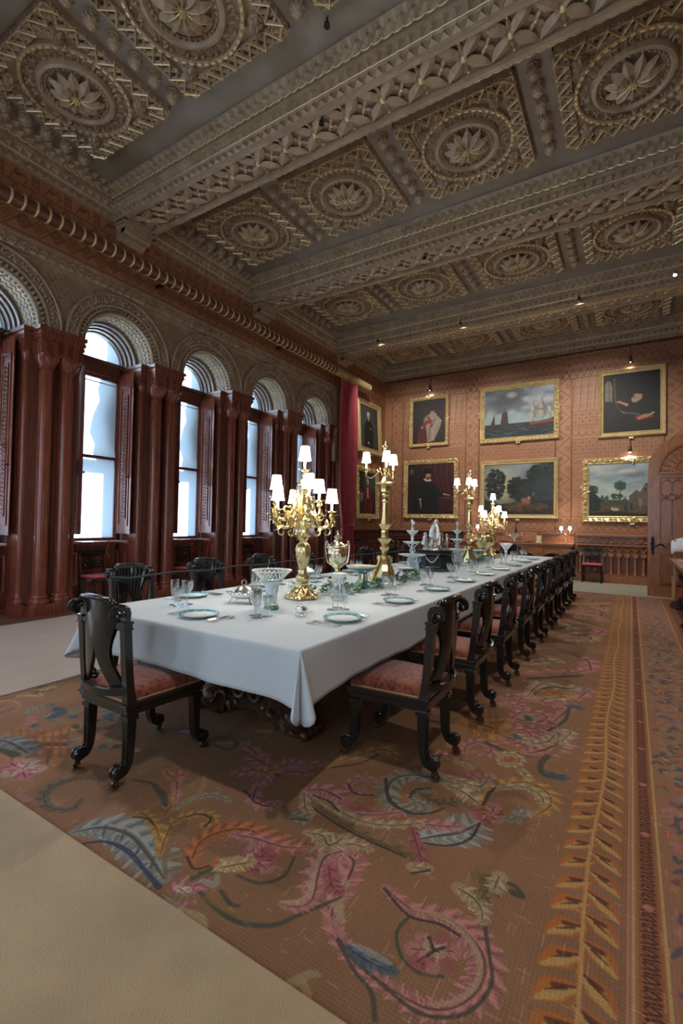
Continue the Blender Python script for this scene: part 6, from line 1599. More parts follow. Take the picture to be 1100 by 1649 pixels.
# tall white figure comport in front of the urn (cherub on blue base)
t = prof_thing('cherub_comport', 'white porcelain cherub comport on a turquoise round foot in front of the urn', 'comport', -1.90, 3.05,
    [('foot', [(.056, 0), (.058, .010), (.052, .018)], CREAM, {}), ('foot_band', [(.055, .015), (.054, .028), (.044, .034)], TURQ, {}), ('bowl', [(.02, .155), (.045, .165), (.058, .185), (.062, .20), (.058, .20), (.04, .175), (0, .17)], PORC, {})])
b = MB().lathe([(.03, .03), (.02, .05), (.018, .15), (.022, .16)], 14); [cherub(b, .028 * cos(a), .028 * sin(a), .032, .13, a) for a in (0, 2.1, 4.2)]; b.build('cherubs', PARIAN, t, auto=60)
# turquoise tazzas
def tazza(x, y, lb, s=1.0):
    t = thing('turquoise_tazza', lb, 'comport', x, y)
    MB().lathe([(.06 * s, 0), (.062 * s, .012), (.045 * s, .022), (.03 * s, .028)], 20).build('foot', TURQ, t, auto=45)
    b = MB()
    for k in range(4): b.tube([(.028 * s * cos(k * pi / 2), .028 * s * sin(k * pi / 2), .02), (.022 * s * cos(k * pi / 2), .022 * s * sin(k * pi / 2), .07 * s), (.03 * s * cos(k * pi / 2), .03 * s * sin(k * pi / 2), .12 * s)], .008 * s, 6)
    b.build('gilt_columns', BRASS, t)
    b = MB(); [cherub(b, .045 * s * cos(a), .045 * s * sin(a), .02, .105 * s, a) for a in (.6, 2.7, 4.8)]; b.build('cherubs', PARIAN, t, auto=60)
    MB().lathe([(.03 * s, .118 * s), (.055 * s, .125 * s), (.07 * s, .135 * s)], 28).build('bowl_base', TURQ, t, auto=45)
    MB().lathe([(.07 * s, .133 * s), (.12 * s, .160 * s), (.138 * s, .178 * s)], 32).build('bowl_band', TURQ, t, auto=45)
    b = MB()
    for k in range(8): b.ball((.108 * s * cos(k * pi / 4), .108 * s * sin(k * pi / 4), .155 * s), .014 * s, seg=8, rings=3, sz=.8)
    b.build('medallions', CREAM, t, smooth=True)
    MB().lathe([(.136 * s, .176 * s), (.146 * s, .186 * s), (.148 * s, .192 * s), (.142 * s, .193 * s), (.12 * s, .178 * s), (.06 * s, .15 * s), (0, .145 * s)], 32).build('rim', CREAM, t, auto=45)
tazza(-2.12, 3.80, 'wide turquoise and cream footed bowl between the urn and the tall brass candelabrum')
tazza(-2.05, 4.62, 'smaller turquoise footed bowl carried by white cherubs right of the tall brass candelabrum', .62)
tazza(-2.15, 7.75, 'turquoise and cream footed bowl behind the second tall brass candelabrum', .95)
t = prof_thing('covered_tureen', 'small white and turquoise covered tureen on cherubs behind the near candelabrum', 'tureen', -2.48, 3.42,
    [('foot', [(.05, 0), (.05, .012), (.035, .02)], TURQ, {}), ('bowl', [(.03, .10), (.06, .115), (.072, .135), (.07, .14)], TURQ, {}), ('rim', [(.07, .138), (.078, .146), (.074, .152)], CREAM, {}), ('lid', [(.072, .15), (.055, .168), (.025, .18), (.018, .19)], PORC, {})])
b = MB(); [cherub(b, .03 * cos(a), .03 * sin(a), .018, .10, a) for a in (0, 2.1, 4.2)]; cherub(b, 0, 0, .185, .05); b.build('cherubs', PARIAN, t, auto=60)
# tiered white centrepieces
def tiered(x, y, lb):
    t = thing('tiered_stand', lb, 'centrepiece', x, y)
    b = MB().lathe([(.08, 0), (.08, .012), (.06, .02), (.03, .03), (.022, .10), (.03, .19), (.04, .21)], 18); [cherub(b, .055 * cos(a), .055 * sin(a), .015, .19, a) for a in (.3, 2.4, 4.5)]; b.build('base_figures', PARIAN, t, auto=60)
    MB().lathe([(.03, .205), (.11, .218), (.155, .232), (.158, .238), (.15, .238), (0, .228)], 28, flute=.02, nfl=16).build('lower_tray', PARIAN, t, auto=45)
    b = MB().lathe([(.012, .235), (.015, .26), (.010, .31), (.015, .36)], 10); [b.tube([(.012 * cos(a), .012 * sin(a), .25), (.035 * cos(a), .035 * sin(a), .28), (.02 * cos(a), .02 * sin(a), .315), (.05 * cos(a), .05 * sin(a), .345), (.075 * cos(a), .075 * sin(a), .37)], .007, 5) for a in (0, 2.1, 4.2)]; b.build('dolphins', PARIAN, t, auto=60)
    MB().lathe([(.02, .355), (.07, .365), (.105, .38), (.107, .385), (.10, .385), (0, .372)], 24, flute=.03, nfl=12).build('middle_tray', PARIAN, t, auto=45)
    MB().lathe([(.02, .375), (.014, .40), (.02, .42), (.014, .45), (.035, .47), (.06, .495), (.072, .51), (.068, .512), (0, .49)], 20).build('upper_bowl', PARIAN, t, auto=45)
    b = MB().lathe([(.018, .49), (.014, .53), (.018, .545)], 10); cherub(b, 0, 0, .545, .085, 1); b.ball((.012, .0, .60), .018, seg=7, rings=3); b.ball((-.008, 0, .625), .015, seg=7, rings=3); b.build('finial_figure', PARIAN, t, auto=60)
tiered(-2.15, 5.04, 'white porcelain tiered stand with small figure on top, left of the silver group')
tiered(-2.15, 6.68, 'white porcelain tiered stand with small figure on top, right of the silver group')
# silver group on black marble
t = thing('silver_sculpture_group', 'silver group of figures round a tall draped tree on a black marble plinth', 'sculpture', -2.15, 5.80, rz=.2)
b = MB().lathe([(.27, 0), (.27, .035), (.235, .05), (.225, .06)], 8, ph=.39)
b.lathe([(.205, .055), (.205, .185)], 8, ph=.39)
for k in range(8):
    a = pi / 4 * k; b.box(-.022, .022, -.012, .012, .055, .185, 0, TR(.208 * cos(a + .39), .208 * sin(a + .39), 0, a + .39)); b.box(-.012, .012, -.055, .055, .075, .17, 0, TR(.186 * cos(a), .186 * sin(a), 0, a))
b.lathe([(.21, .185), (.245, .20), (.262, .215), (.262, .23), (.22, .242), (.235, .25), (.235, .262), (.19, .268)], 8, ph=.39); b.build('marble_plinth', BLACKM, t)
b = MB()
for k in range(4):
    a = k * pi / 2 - .4; pts = [(.232 * cos(a + u * .7), .232 * sin(a + u * .7), .20 - .085 * (1 - (2 * u - 1) ** 2)) for u in np.linspace(0, 1, 14)]
    for p in pts: b.ball(p, .009, seg=6, rings=2)
b.build('silver_garlands', SILVER, t)['kind'] = 'stuff'
b = MB().lathe([(.17, .268), (.165, .28), (.13, .285), (.06, .30), (.045, .34)], 16, flute=.06, nfl=5); b.build('silver_ground', ANTSILV, t, auto=50)
b = MB().lathe([(.05, .29), (.075, .35), (.085, .42), (.078, .50), (.055, .57), (.03, .63), (.0, .665)], 20, flute=.14, nfl=7)
for k in range(46):
    a = RV.uniform(0, 6.3); zz = RV.uniform(.30, .62); r = .085 * (1 - max(0, zz - .42) / .3)
    b.leaf(.075, .028, .008, 0, Matrix.Translation((r * cos(a), r * sin(a), zz)) @ Matrix.Rotation(a, 4, 'Z') @ Matrix.Rotation(1.35 + RV.uniform(-.2, .2), 4, 'Y'), cup=.012)
b.build('draped_tree', ANTSILV, t, auto=70)
for i, (a, r, h) in enumerate(((3.75, .155, .215), (3.1, .125, .18), (.50, .155, .20), (5.3, .13, .21), (4.5, .12, .17), (1.9, .14, .19), (5.9, .09, .16))):
    b = MB(); cherub(b, r * cos(a), r * sin(a), .275, h, a + pi / 2); b.lathe([(.10 * h, .40 * h), (.20 * h, .25 * h), (.17 * h, .42 * h), (.13 * h, .52 * h)], 9, (r * cos(a), r * sin(a), .275), flute=.1, nfl=4); b.build('silver_figure', ANTSILV, t, auto=60)
# gilt vase on a green plinth near the far candelabrum
t = prof_thing('gilt_vase', 'bulbous fluted gilt vase on a low dark green plinth before the farthest candelabrum', 'vase', -2.15, 8.13,
    [('plinth', [(.16, 0), (.16, .07), (.13, .08)], GREENG, {'seg': 4, 'ph': .8}), ('body', [(.07, .08), (.06, .10), (.03, .12), (.03, .15), (.05, .17), (.10, .22), (.135, .29), (.145, .35), (.13, .40), (.09, .43), (.08, .45), (.10, .46), (.10, .47)], GOLD, {'seg': 36, 'flute': .05, 'nfl': 12})])
t = prof_thing('pierced_white_comport', 'white pierced comport right of the farthest candelabrum', 'comport', -2.05, 9.35,
    [('base', [(.07, 0), (.07, .015), (.03, .03), (.025, .12), (.05, .15), (.09, .20), (.12, .235), (.122, .25), (.11, .25), (.05, .19), (0, .17)], PORC, {'flute': .04, 'nfl': 10})])
# ivy trails
def ivy(name, lb, pts, n, sp):
    t = thing(name, lb, 'foliage', 0, 0, 0); b = MB(); P = spline(pts, 6)
    for q in range(3): b.tube([(p.x + RV.uniform(-.02, .02), p.y + RV.uniform(-.02, .02), ZT + .012 + RV.uniform(0, .03)) for p in P[::2]], .002, 4)
    b.build('stems', LEAFM, t)
    lf = None
    for k in range(n):
        p = P[RV.randrange(len(P))]; L = RV.uniform(.03, .058)
        if lf is None:
            m = MB(); m.add([(0, 0, 0), (.25, -.42, .06), (.62, -.45, .05), (1, 0, -.05), (.62, .45, .05), (.25, .42, .06), (.55, 0, 0)], [(0, 1, 6), (1, 2, 6), (2, 3, 6), (3, 4, 6), (4, 5, 6), (5, 0, 6)]); lf = m.build('ivy_leaf', LEAFM, t); o = lf
        else: o = lf.copy(); COL.objects.link(o); o.parent = t
        o.scale = (L, L, L); o.location = (p.x + RV.uniform(-sp, sp), p.y + RV.uniform(-sp, sp), ZT + RV.uniform(.02, .085)); o.rotation_euler = (RV.uniform(-.8, .8), RV.uniform(-.7, .5), RV.uniform(0, 6.3))
ivy('ivy_garland', 'trailing green ivy garland round the urn and turquoise bowl', [(-2.15, 3.12, 0), (-2.0, 3.25, 0), (-1.97, 3.5, 0), (-1.92, 3.75, 0), (-1.93, 4.0, 0), (-1.97, 4.25, 0)], 190, .08)
ivy('ivy_sprig', 'green ivy around the foot of the tall brass candelabrum', [(-1.97, 4.4, 0), (-1.95, 4.6, 0), (-2.0, 4.8, 0)], 46, .06)
ivy('far_ivy', 'green ivy beyond the silver group near the farthest candelabrum', [(-2.0, 6.9, 0), (-1.98, 7.4, 0), (-2.0, 7.9, 0)], 50, .06)

# ---- place settings
def rimmed(mats=None):
    t = empty('dinner_plate')
    MB().lathe([(.06, 0), (.065, .006), (.075, .008), (.118, .017), (.119, .019), (.085, .012), (.072, .009), (0, .008)], 32).build('well', PORC, t, auto=45)
    MB().lathe([(.094, .0142), (.1175, .0192), (.1197, .0206), (.1185, .0215), (.0935, .0156), (.094, .0142)], 32, caps=False).build('turquoise_border', TURQ, t, auto=45)
    b = MB(); [b.ball((.104 * cos(k * pi / 6), .104 * sin(k * pi / 6), .0178), .010, seg=7, rings=2, sz=.15) for k in range(12)]; b.build('rim_flowers', CREAM, t, smooth=True)
    return t
def fork():
    t = empty('dinner_fork'); b = MB(); rect_sweep(b, [(0, 0, .004), (0, .06, .006), (0, .12, .009), (0, .135, .006)], [.014, .010, .006, .020], .003)
    for x in (-.009, -.003, .003, .009): b.box(x - .0016, x + .0016, .134, .190, .003, .007)
    b.build('silver', ANTSILV, t); return t
def spoon():
    t = empty('table_spoon'); b = MB(); rect_sweep(b, [(0, 0, .004), (0, .06, .006), (0, .125, .009)], [.011, .007, .004], .0025)
    b.lathe([(0, -.25), (.7, -.15), (1, 0), (.7, -.1), (0, -.18)], 14, T=Matrix.Translation((0, .152, .0085)) @ Matrix.Diagonal((.017, .030, .022, 1)))
    b.build('silver', ANTSILV, t, auto=60); return t
def knife():
    t = empty('table_knife'); b = MB(); b.tube([(0, 0, .006), (0, .03, .0065), (0, .08, .006)], [.0065, .006, .0045], 8); b.build('handle', SILVER, t, auto=50)
    b = MB(); rect_sweep(b, [(0, .08, .005), (0, .15, .005), (.003, .195, .005)], [.012, .014, .004], .0015); b.build('blade', SILVER, t); return t
def gl(name, prof):
    t = empty(name); o = MB().lathe(prof, 16, flute=.015, nfl=8).build('bowl_and_stem', GLASS, t, auto=50)
    r = [p for p in prof if p[1] > .07]; b = MB(); R_ = r[-1][0]; zt = r[-1][1]
    for k in range(8):
        a = k * pi / 4
        for s in (-1, 1): b.tube([((R_ + .0006) * cos(a + s * u * .45), (R_ + .0006) * sin(a + s * u * .45), zt - .022 - u * .022) for u in (0, .5, 1)], .0007, 3)
    b.build('cut_pattern', SILVER, t)['kind'] = 'stuff'; return t
GOB = [(.033, 0), (.033, .002), (.008, .005), (.0045, .015), (.004, .05), (.006, .062), (.018, .072), (.029, .09), (.033, .115), (.0325, .135), (.0315, .135), (.0315, .115), (.027, .09), (.015, .075), (0, .072)]
FLU = [(.030, 0), (.030, .002), (.007, .005), (.004, .015), (.004, .04), (.010, .052), (.020, .075), (.0255, .11), (.0245, .165), (.0235, .165), (.0245, .11), (.017, .072), (0, .058)]
WIN = [(.028, 0), (.028, .002), (.007, .005), (.004, .012), (.004, .038), (.008, .047), (.020, .062), (.0245, .085), (.023, .112), (.022, .112), (.0235, .085), (.017, .062), (0, .052)]
PRO = {'plate': rimmed(), 'fork': fork(), 'spoon': spoon(), 'knife': knife(), 'goblet': gl('water_goblet', [(r * 1.25, z * 1.22) for r, z in GOB]), 'flute': gl('tall_wine_glass', [(r * 1.15, z * 1.05) for r, z in FLU]), 'wine': gl('small_wine_glass', [(r * 1.2, z * 1.18) for r, z in WIN])}
index_kids(); used = {k: [True] for k in PRO}
def setting(x, y, rz, where, k):
    """plate centre, sitter faces local +y"""
    c, s = cos(rz), sin(rz)
    J = RV.uniform
    def P(kind, u, v, r, lab, cat, grp):
        o = put(PRO[kind], used[kind], x + u * c - v * s, y + u * s + v * c, rz + r, lab, cat, grp, ZT); return o
    P('plate', 0, 0, 0, 'turquoise rimmed plate at the %s' % where, 'plate', 'turquoise rimmed dinner plates')
    for i, u in enumerate((-.145, -.170, -.195)): P('fork', u, -.075 + J(-.006, .006), J(-.05, .05), '%s fork left of the plate at the %s' % (('inner', 'middle', 'outer')[i], where), 'fork', 'silver forks')
    for i, u in enumerate((.145, .168)): P('knife', u, -.085 + J(-.006, .006), J(-.05, .05), '%s knife right of the plate at the %s' % (('inner', 'outer')[i], where), 'knife', 'silver knives')
    P('spoon', .193, -.075, J(-.05, .05), 'spoon right of the plate at the %s' % where, 'spoon', 'silver spoons')
    P('goblet', .245, .23, 0, 'large cut-glass goblet at the %s' % where, 'glass', 'cut crystal glasses')
    P('flute', .305, .175, 0, 'tall cut-glass wine glass at the %s' % where, 'glass', 'cut crystal glasses')
    P('wine', .33, .245, 0, 'small cut-glass wine glass at the %s' % where, 'glass', 'cut crystal glasses')
setting(-2.235, 1.985, 0, 'near end of the table', 0)
for k in range(9): setting(-1.475, 2.42 + .80 * k, pi / 2, '%s place on the right side' % (ordn[k] if k < 8 else 'last'), k)
for k in range(9): setting(-2.85, 2.46 + .80 * k, -pi / 2, '%s place on the window side' % (ordn[k] if k < 8 else 'last'), k)
# ================================================================== dado panelling on the far wall
DZ = 1.17
dd = trim('carved oak dado with a blind arcade of little columns along the far wall', loc=(0, 0, 0))
def dado(x0, x1, root, light=OAK, dark=MAHOD, s=1):
    Y = YF
    MB().box(x0, x1, Y - .06, Y, 0, DZ - .03).build('back_panel', dark, root)
    b = MB().box(x0, x1, Y - .20, Y, 0, .13).box(x0, x1, Y - .18, Y, .13, .17).box(x0, x1, Y - .16, Y, .17, .20); b.build('skirting', light, root)
    b = MB().box(x0, x1, Y - .17, Y, DZ - .025, DZ).box(x0, x1, Y - .15, Y, DZ - .05, DZ - .025).box(x0, x1, Y - .13, Y, .915, .935).box(x0, x1, Y - .145, Y, .905, .918); b.build('rails', light, root)
    MB().box(x0, x1, Y - .115, Y, .935, 1.12).build('band_ground', dark, root)
    # pierced scroll band
    b = MB(); x = x0 + .04; k = 0
    while x < x1 - .03:
        sg = 1 if k % 2 else -1
        b.tube([(x + p[0], Y - .125, 1.028 + p[1]) for p in spiral(0, 0, .055, .012, k % 2 * pi, k % 2 * pi + sg * 5.3, 10)], .013, 5)
        b.ball((x + .045, Y - .125, 1.028 + sg * .045), .018, seg=5, rings=2); b.ball((x - .02, Y - .125, 1.028 - sg * .055), .012, seg=5, rings=2)
        x += .088; k += 1
    b.build('scroll_band', light, root)['kind'] = 'stuff'
    # interlaced arches and columns
    n = int((x1 - x0) / .176); b = MB(); cm = None
    for i in range(n + 1):
        x = x0 + (x1 - x0) * (i + .5) / (n + 1)
        for r in (.17, .145):
            pts = [(x + r * cos(a), Y - .10, .735 + r * sin(a)) for a in np.linspace(0, pi, 10) if x0 < x + r * cos(a) < x1]
            if len(pts) > 2: b.tube(pts, .013, 4)
        for k in range(5):
            a = pi * (k + .5) / 5; q = x + .158 * cos(a)
            if x0 < q < x1: b.ball((q, Y - .10, .735 + .158 * sin(a)), .013, seg=5, rings=2)
        if cm is None:
            c = MB().lathe([(.050, .20), (.050, .225), (.042, .235), (.046, .25), (.034, .262), (.030, .275), (.028, .60), (.034, .605), (.030, .615), (.036, .64)], 10)
            c.box(-.05, .05, -.05, .05, .195, .21); c.prism([(-.036, .635), (.036, .635), (.066, .70), (.066, .725), (-.066, .725), (-.066, .70)], -.045, .045, 'y')
            cm = c.build('little_column', light, root, auto=40); o = cm
        else: o = cm.copy(); COL.objects.link(o); o.parent = root
        o.location = (x, Y - .125, 0)
    b.build('interlaced_arches', light, root)['kind'] = 'stuff'
dado(-1.18, XR, dd)
dl = trim('dark carved dado between the far corner and the long sideboard', loc=(0, 0, 0))
dado(XL, -4.15, dl, MAHOD, WALNUT)
lw = trim('dark carved dado on the left wall beyond the curtain', loc=(0, 0, 0))
_tmp = []
dl2 = empty('left_dado_run', (XL - YF * 0, 0, 0), parent=lw)
n0 = set(bpy.data.objects); dado(-13.40, -10.8, lw, MAHOD, WALNUT)
for o in set(bpy.data.objects) - n0:
    o.matrix_parent_inverse = Matrix.Translation((XL + YF, 0, 0)) @ Matrix.Rotation(pi / 2, 4, 'Z') if False else Matrix.Translation((XL + YF, 0, 0)) @ Matrix(((0, -1, 0, 0), (-1, 0, 0, 0), (0, 0, 1, 0), (0, 0, 0, 1)))
bpy.data.objects.remove(dl2)

# ================================================================== long carved sideboard against the far wall
sb = empty('carved_sideboard', (-2.66, 13.1, .0)); tag(sb, 'long brown oak sideboard with round arches against the far wall', 'sideboard')
S = lambda mb, nm, m=OAK: mb.build(nm, m, sb, loc=(2.66, -13.1, 0))
x0, x1 = -4.12, -1.24
S(MB().box(x0 - .02, x1 + .02, 12.86, YF - .001, .895, .93).box(x0, x1, 12.88, YF - .001, .86, .895).box(x0 + .02, x1 - .02, 12.90, YF - .001, .845, .86), 'top')
S(MB().box(x0 + .05, x1 - .05, 12.93, 12.99, .72, .845), 'apron')
S(MB().box(x0 + .05, x1 - .05, 13.35, YF - .001, .02, .845), 'back_panel', MAHOD)
S(MB().box(x0 + .05, x1 - .05, 12.92, YF - .001, .013, .09), 'base')
for i in range(5):
    x = x0 + .12 + (x1 - x0 - .24) * i / 4
    b = MB().box(x - .075, x + .075, 12.92, 13.02, .09, .72).box(x - .095, x + .095, 12.905, 13.02, .66, .80)
    b.box(x - .05, x + .05, 12.897, 12.91, .68, .78)
    for k in range(4): b.ball((x - .022 + .044 * (k % 2), 12.897, .71 + .044 * (k // 2)), .016, seg=6, rings=2)
    S(b, 'pier')
    if i < 4:
        xm = x + (x1 - x0 - .24) / 8; hw = (x1 - x0 - .24) / 8 - .075
        pts = [(xm - hw, .72), (xm - hw, .52)] + [(xm - (hw - .0) * cos(a), .52 + .16 * sin(a)) for a in np.linspace(0, pi, 12)] + [(xm + hw, .52), (xm + hw, .72)]
        S(MB().prism(pts, 12.94, 12.99, 'y'), 'arch')
        b = MB()
        for k in range(7): b.box(xm - hw + .03 + k * (2 * hw - .06) / 7, xm - hw + .03 + (k + .7) * (2 * hw - .06) / 7, 13.33, 13.352, .12, .80)
        S(b, 'panelled_back', MAHOD)
b = MB().box(x0, x1, 13.36, YF - .001, .93, 1.19).box(x0 + .0, -3.0, 13.30, YF - .001, 1.16, 1.20).box(-2.0, x1, 13.30, YF - .001, 1.16, 1.20)
for (a, c) in ((x0 + .15, -3.1), (-1.95, -1.45)):
    x = a; k = 0
    while x < c:
        b.tube([(x + p[0], 13.355, 1.05 + p[1]) for p in spiral(0, 0, .05, .012, k % 2 * pi, k % 2 * pi + (1 if k % 2 else -1) * 5, 9)], .009, 4); x += .09; k += 1
S(b, 'upstand')
# items on the sideboard
def two_light(x, y, lb, z=.93):
    t = thing('two_light_lamp', lb, 'lamp', x, y, z)
    b = MB().lathe([(.055, 0), (.058, .01), (.03, .02), (.012, .03), (.010, .10), (.018, .11), (.010, .12), (.009, .22), (.022, .24), (.012, .26), (.008, .30), (.014, .32), (0, .34)], 14)
    for s in (-1, 1): b.tube(spline([(0, 0, .22), (s * .05, 0, .20), (s * .10, 0, .22), (s * .10, 0, .27)], 4), .006, 6); b.lathe([(.008, 0), (.022, .006), (.022, .012), (.008, .012)], 10, (s * .10, 0, .265))
    b.build('brass_body', GOLD, t, auto=50)
    for s in (-1, 1): shade(t, s * .10, 0, .345, .85, 5, .065)
two_light(-3.74, 13.1, 'brass lamp with two small shades on the sideboard, behind the second tall candelabrum'); two_light(-1.42, 13.12, 'brass lamp with two glowing shades at the right end of the sideboard')
t = thing('silver_tray', 'long flat silver tray on the sideboard under the silver bowl', 'tray', -2.62, 13.1, .93)
MB().lathe([(.30, .0), (.33, .012), (.345, .022), (.34, .024), (.29, .006), (0, .005)], 28, T=Matrix.Diagonal((1.35, .6, 1, 1)), flute=.01, nfl=14).build('tray', SILVER, t, auto=50)
t = thing('silver_bowl', 'silver two-handled punch bowl on the tray on the sideboard', 'bowl', -2.66, 13.1, .938)
b = MB().lathe([(.07, 0), (.072, .01), (.035, .03), (.03, .07), (.10, .11), (.155, .17), (.165, .22), (.155, .225), (.175, .235), (.165, .235), (.14, .17), (0, .10)], 26, flute=.04, nfl=13)
for s in (-1, 1): b.tube([(s * .155, 0, .16), (s * .20, 0, .18), (s * .21, 0, .21), (s * .165, 0, .22)], .008, 6)
b.build('bowl', SILVER, t, auto=45)
t = thing('green_cone', 'narrow dark green cone standing in the silver bowl', 'ornament', -2.62, 13.1, .938 + .105)
MB().lathe([(.055, .0), (.05, .05), (.028, .22), (0, .40)], 12, flute=.05, nfl=6).build('cone', mat('dark_green', (.02, .05, .04), .6), t, auto=50)
t = thing('brass_box_clock', 'small brass box stand with a dark spread wing ornament on the sideboard', 'ornament', -2.04, 13.1, .93)
MB().box(-.075, .075, -.05, .05, 0, .02).box(-.06, .06, -.04, .04, .02, .17).box(-.07, .07, -.048, .048, .17, .185).build('case', GOLD, t)
b = MB().lathe([(.012, .185), (.018, .22), (0, .27)], 8); b.leaf(.17, .06, .012, 0, Matrix.Translation((0, 0, .25)) @ Matrix.Rotation(-.3, 4, 'Y'), cup=.02); b.leaf(.12, .05, .012, 0, Matrix.Translation((0, 0, .25)) @ Matrix.Rotation(pi, 4, 'Z'), cup=.02); b.build('dark_figure', IRON, t)

# ================================================================== open arched door leaf on the right
DX0, DX1, DY, DS = .28, 1.78, 11.2, 2.49
door = empty('door_1', (DX0, DY, 0)); struct(door, 'tall round-headed oak door leaf with carved fan and black lever handle')
D = lambda mb, nm, m=OAK, **k: mb.build(nm, m, door, loc=(-DX0, -DY, 0), **k)
cx = (DX0 + DX1) / 2; R = (DX1 - DX0) / 2
D(MB().prism([(DX0, .012), (DX1, .012)] + [(cx + R * cos(a), DS + R * sin(a)) for a in np.linspace(0, pi, 28)], DY - .0, DY + .06, 'y'), 'door_leaf')
Y = DY
def frame(b, a, c, z0, z1, w, d):
    b.box(a, c, Y - d, Y, z0, z0 + w).box(a, c, Y - d, Y, z1 - w, z1).box(a, a + w, Y - d, Y, z0 + w, z1 - w).box(c - w, c, Y - d, Y, z0 + w, z1 - w)
b = MB()
for (a, c) in ((DX0 + .18, DX1 - .18),): frame(b, a, c, 1.05, 2.39, .022, .03); frame(b, a + .028, c - .028, 1.078, 2.362, .014, .018)
frame(b, DX0 + .18, cx - .06, .27, .90, .022, .03); frame(b, DX0 + .215, cx - .095, .305, .865, .014, .02); frame(b, cx + .06, DX1 - .18, .27, .90, .022, .03); frame(b, cx + .095, DX1 - .215, .305, .865, .014, .02)
D(b, 'panel_mouldings')
b = MB(); n = 6; w = (DX1 - DX0 - .42) / n
for i in range(n + 1): b.tube([(DX0 + .21 + w * i, Y - .012, 1.10), (DX0 + .21 + w * i, Y - .012, 1.90)], .011, 5); b.tube([(DX0 + .21 + w * i, Y - .012, 2.05), (DX0 + .21 + w * i, Y - .012, 2.25)], .011, 5)
for i in range(n):
    x = DX0 + .21 + w * i; b.tube([(x, Y - .012, 2.20)] + [(x + w / 2 - w / 2 * cos(a), Y - .012, 2.24 + .08 * sin(a)) for a in np.linspace(0, pi, 8)], .011, 5)
    b.tube([(x, Y - .014, 2.05), (x + w / 2, Y - .014, 1.97), (x + w, Y - .014, 2.05)], .012, 5); b.tube([(x, Y - .014, 1.90), (x + w / 2, Y - .014, 1.98), (x + w, Y - .014, 1.90)], .012, 5)
    b.tube([(x + w * .3, Y - .016, 1.975), (x + w / 2, Y - .016, 2.02), (x + w * .7, Y - .016, 1.975), (x + w / 2, Y - .016, 1.93), (x + w * .3, Y - .016, 1.975)], .008, 4)
D(b, 'tracery')
b = MB()
for r in (.60, .57, .32): b.ring(r, [(-.012, -.03), (.012, -.03), (.012, 0), (-.012, 0)], (cx, Y, DS - .03), 0, pi, 26, 'y')
b.box(cx - .61, cx + .61, Y - .03, Y, DS - .055, DS - .025)
for k in range(26):
    a = pi * (k + .5) / 26; b.ball((cx + .545 * cos(a), Y - .005, DS - .03 + .545 * sin(a)), .022, seg=6, rings=2)
for k in range(14):
    a = pi * (k + .5) / 14; b.ball((cx + .345 * cos(a), Y - .005, DS - .03 + .345 * sin(a)), .026, seg=6, rings=2); b.leaf(.17, .07, .02, 0, Matrix.Translation((cx + .38 * cos(a), Y, DS - .03 + .38 * sin(a))) @ Matrix.Rotation(-a, 4, 'Y') @ Matrix.Rotation(pi / 2, 4, 'X'))
for k in range(7):
    a = pi * (k + .5) / 7; b.leaf(.25, .10, .02, 0, Matrix.Translation((cx + .04 * cos(a), Y, DS - .02 + .04 * sin(a))) @ Matrix.Rotation(-a, 4, 'Y') @ Matrix.Rotation(pi / 2, 4, 'X'))
D(b, 'carved_fan')
b = MB(); x = DX0 + .085
b.prism([(x - .035, .96), (x - .02, .90), (x - .03, .88), (x, .82), (x + .03, .88), (x + .02, .90), (x + .035, .96), (x + .03, 1.02), (x + .04, 1.06), (x + .02, 1.10), (x + .03, 1.14), (x, 1.22), (x - .03, 1.14), (x - .02, 1.10), (x - .04, 1.06), (x - .03, 1.02)], Y - .014, Y, 'y')
for z in (.86, .92, 1.05, 1.12, 1.18): b.ball((x, Y - .014, z), .018, seg=7, rings=2)
b.lathe([(.022, 0), (.018, .03), (.018, .06)], 10, T=Matrix.Translation((x, Y - .01, 1.0)) @ Matrix.Rotation(pi / 2, 4, 'X'))
b.tube(spline([(x, Y - .065, 1.0), (x + .06, Y - .07, 1.005), (x + .11, Y - .07, 1.045), (x + .16, Y - .07, 1.03), (x + .20, Y - .07, .98), (x + .23, Y - .07, .985)], 4), [.015] * 8 + [.018] * 6 + [.010] * 9, 7)
D(b, 'lever_handle', IRON, auto=50)

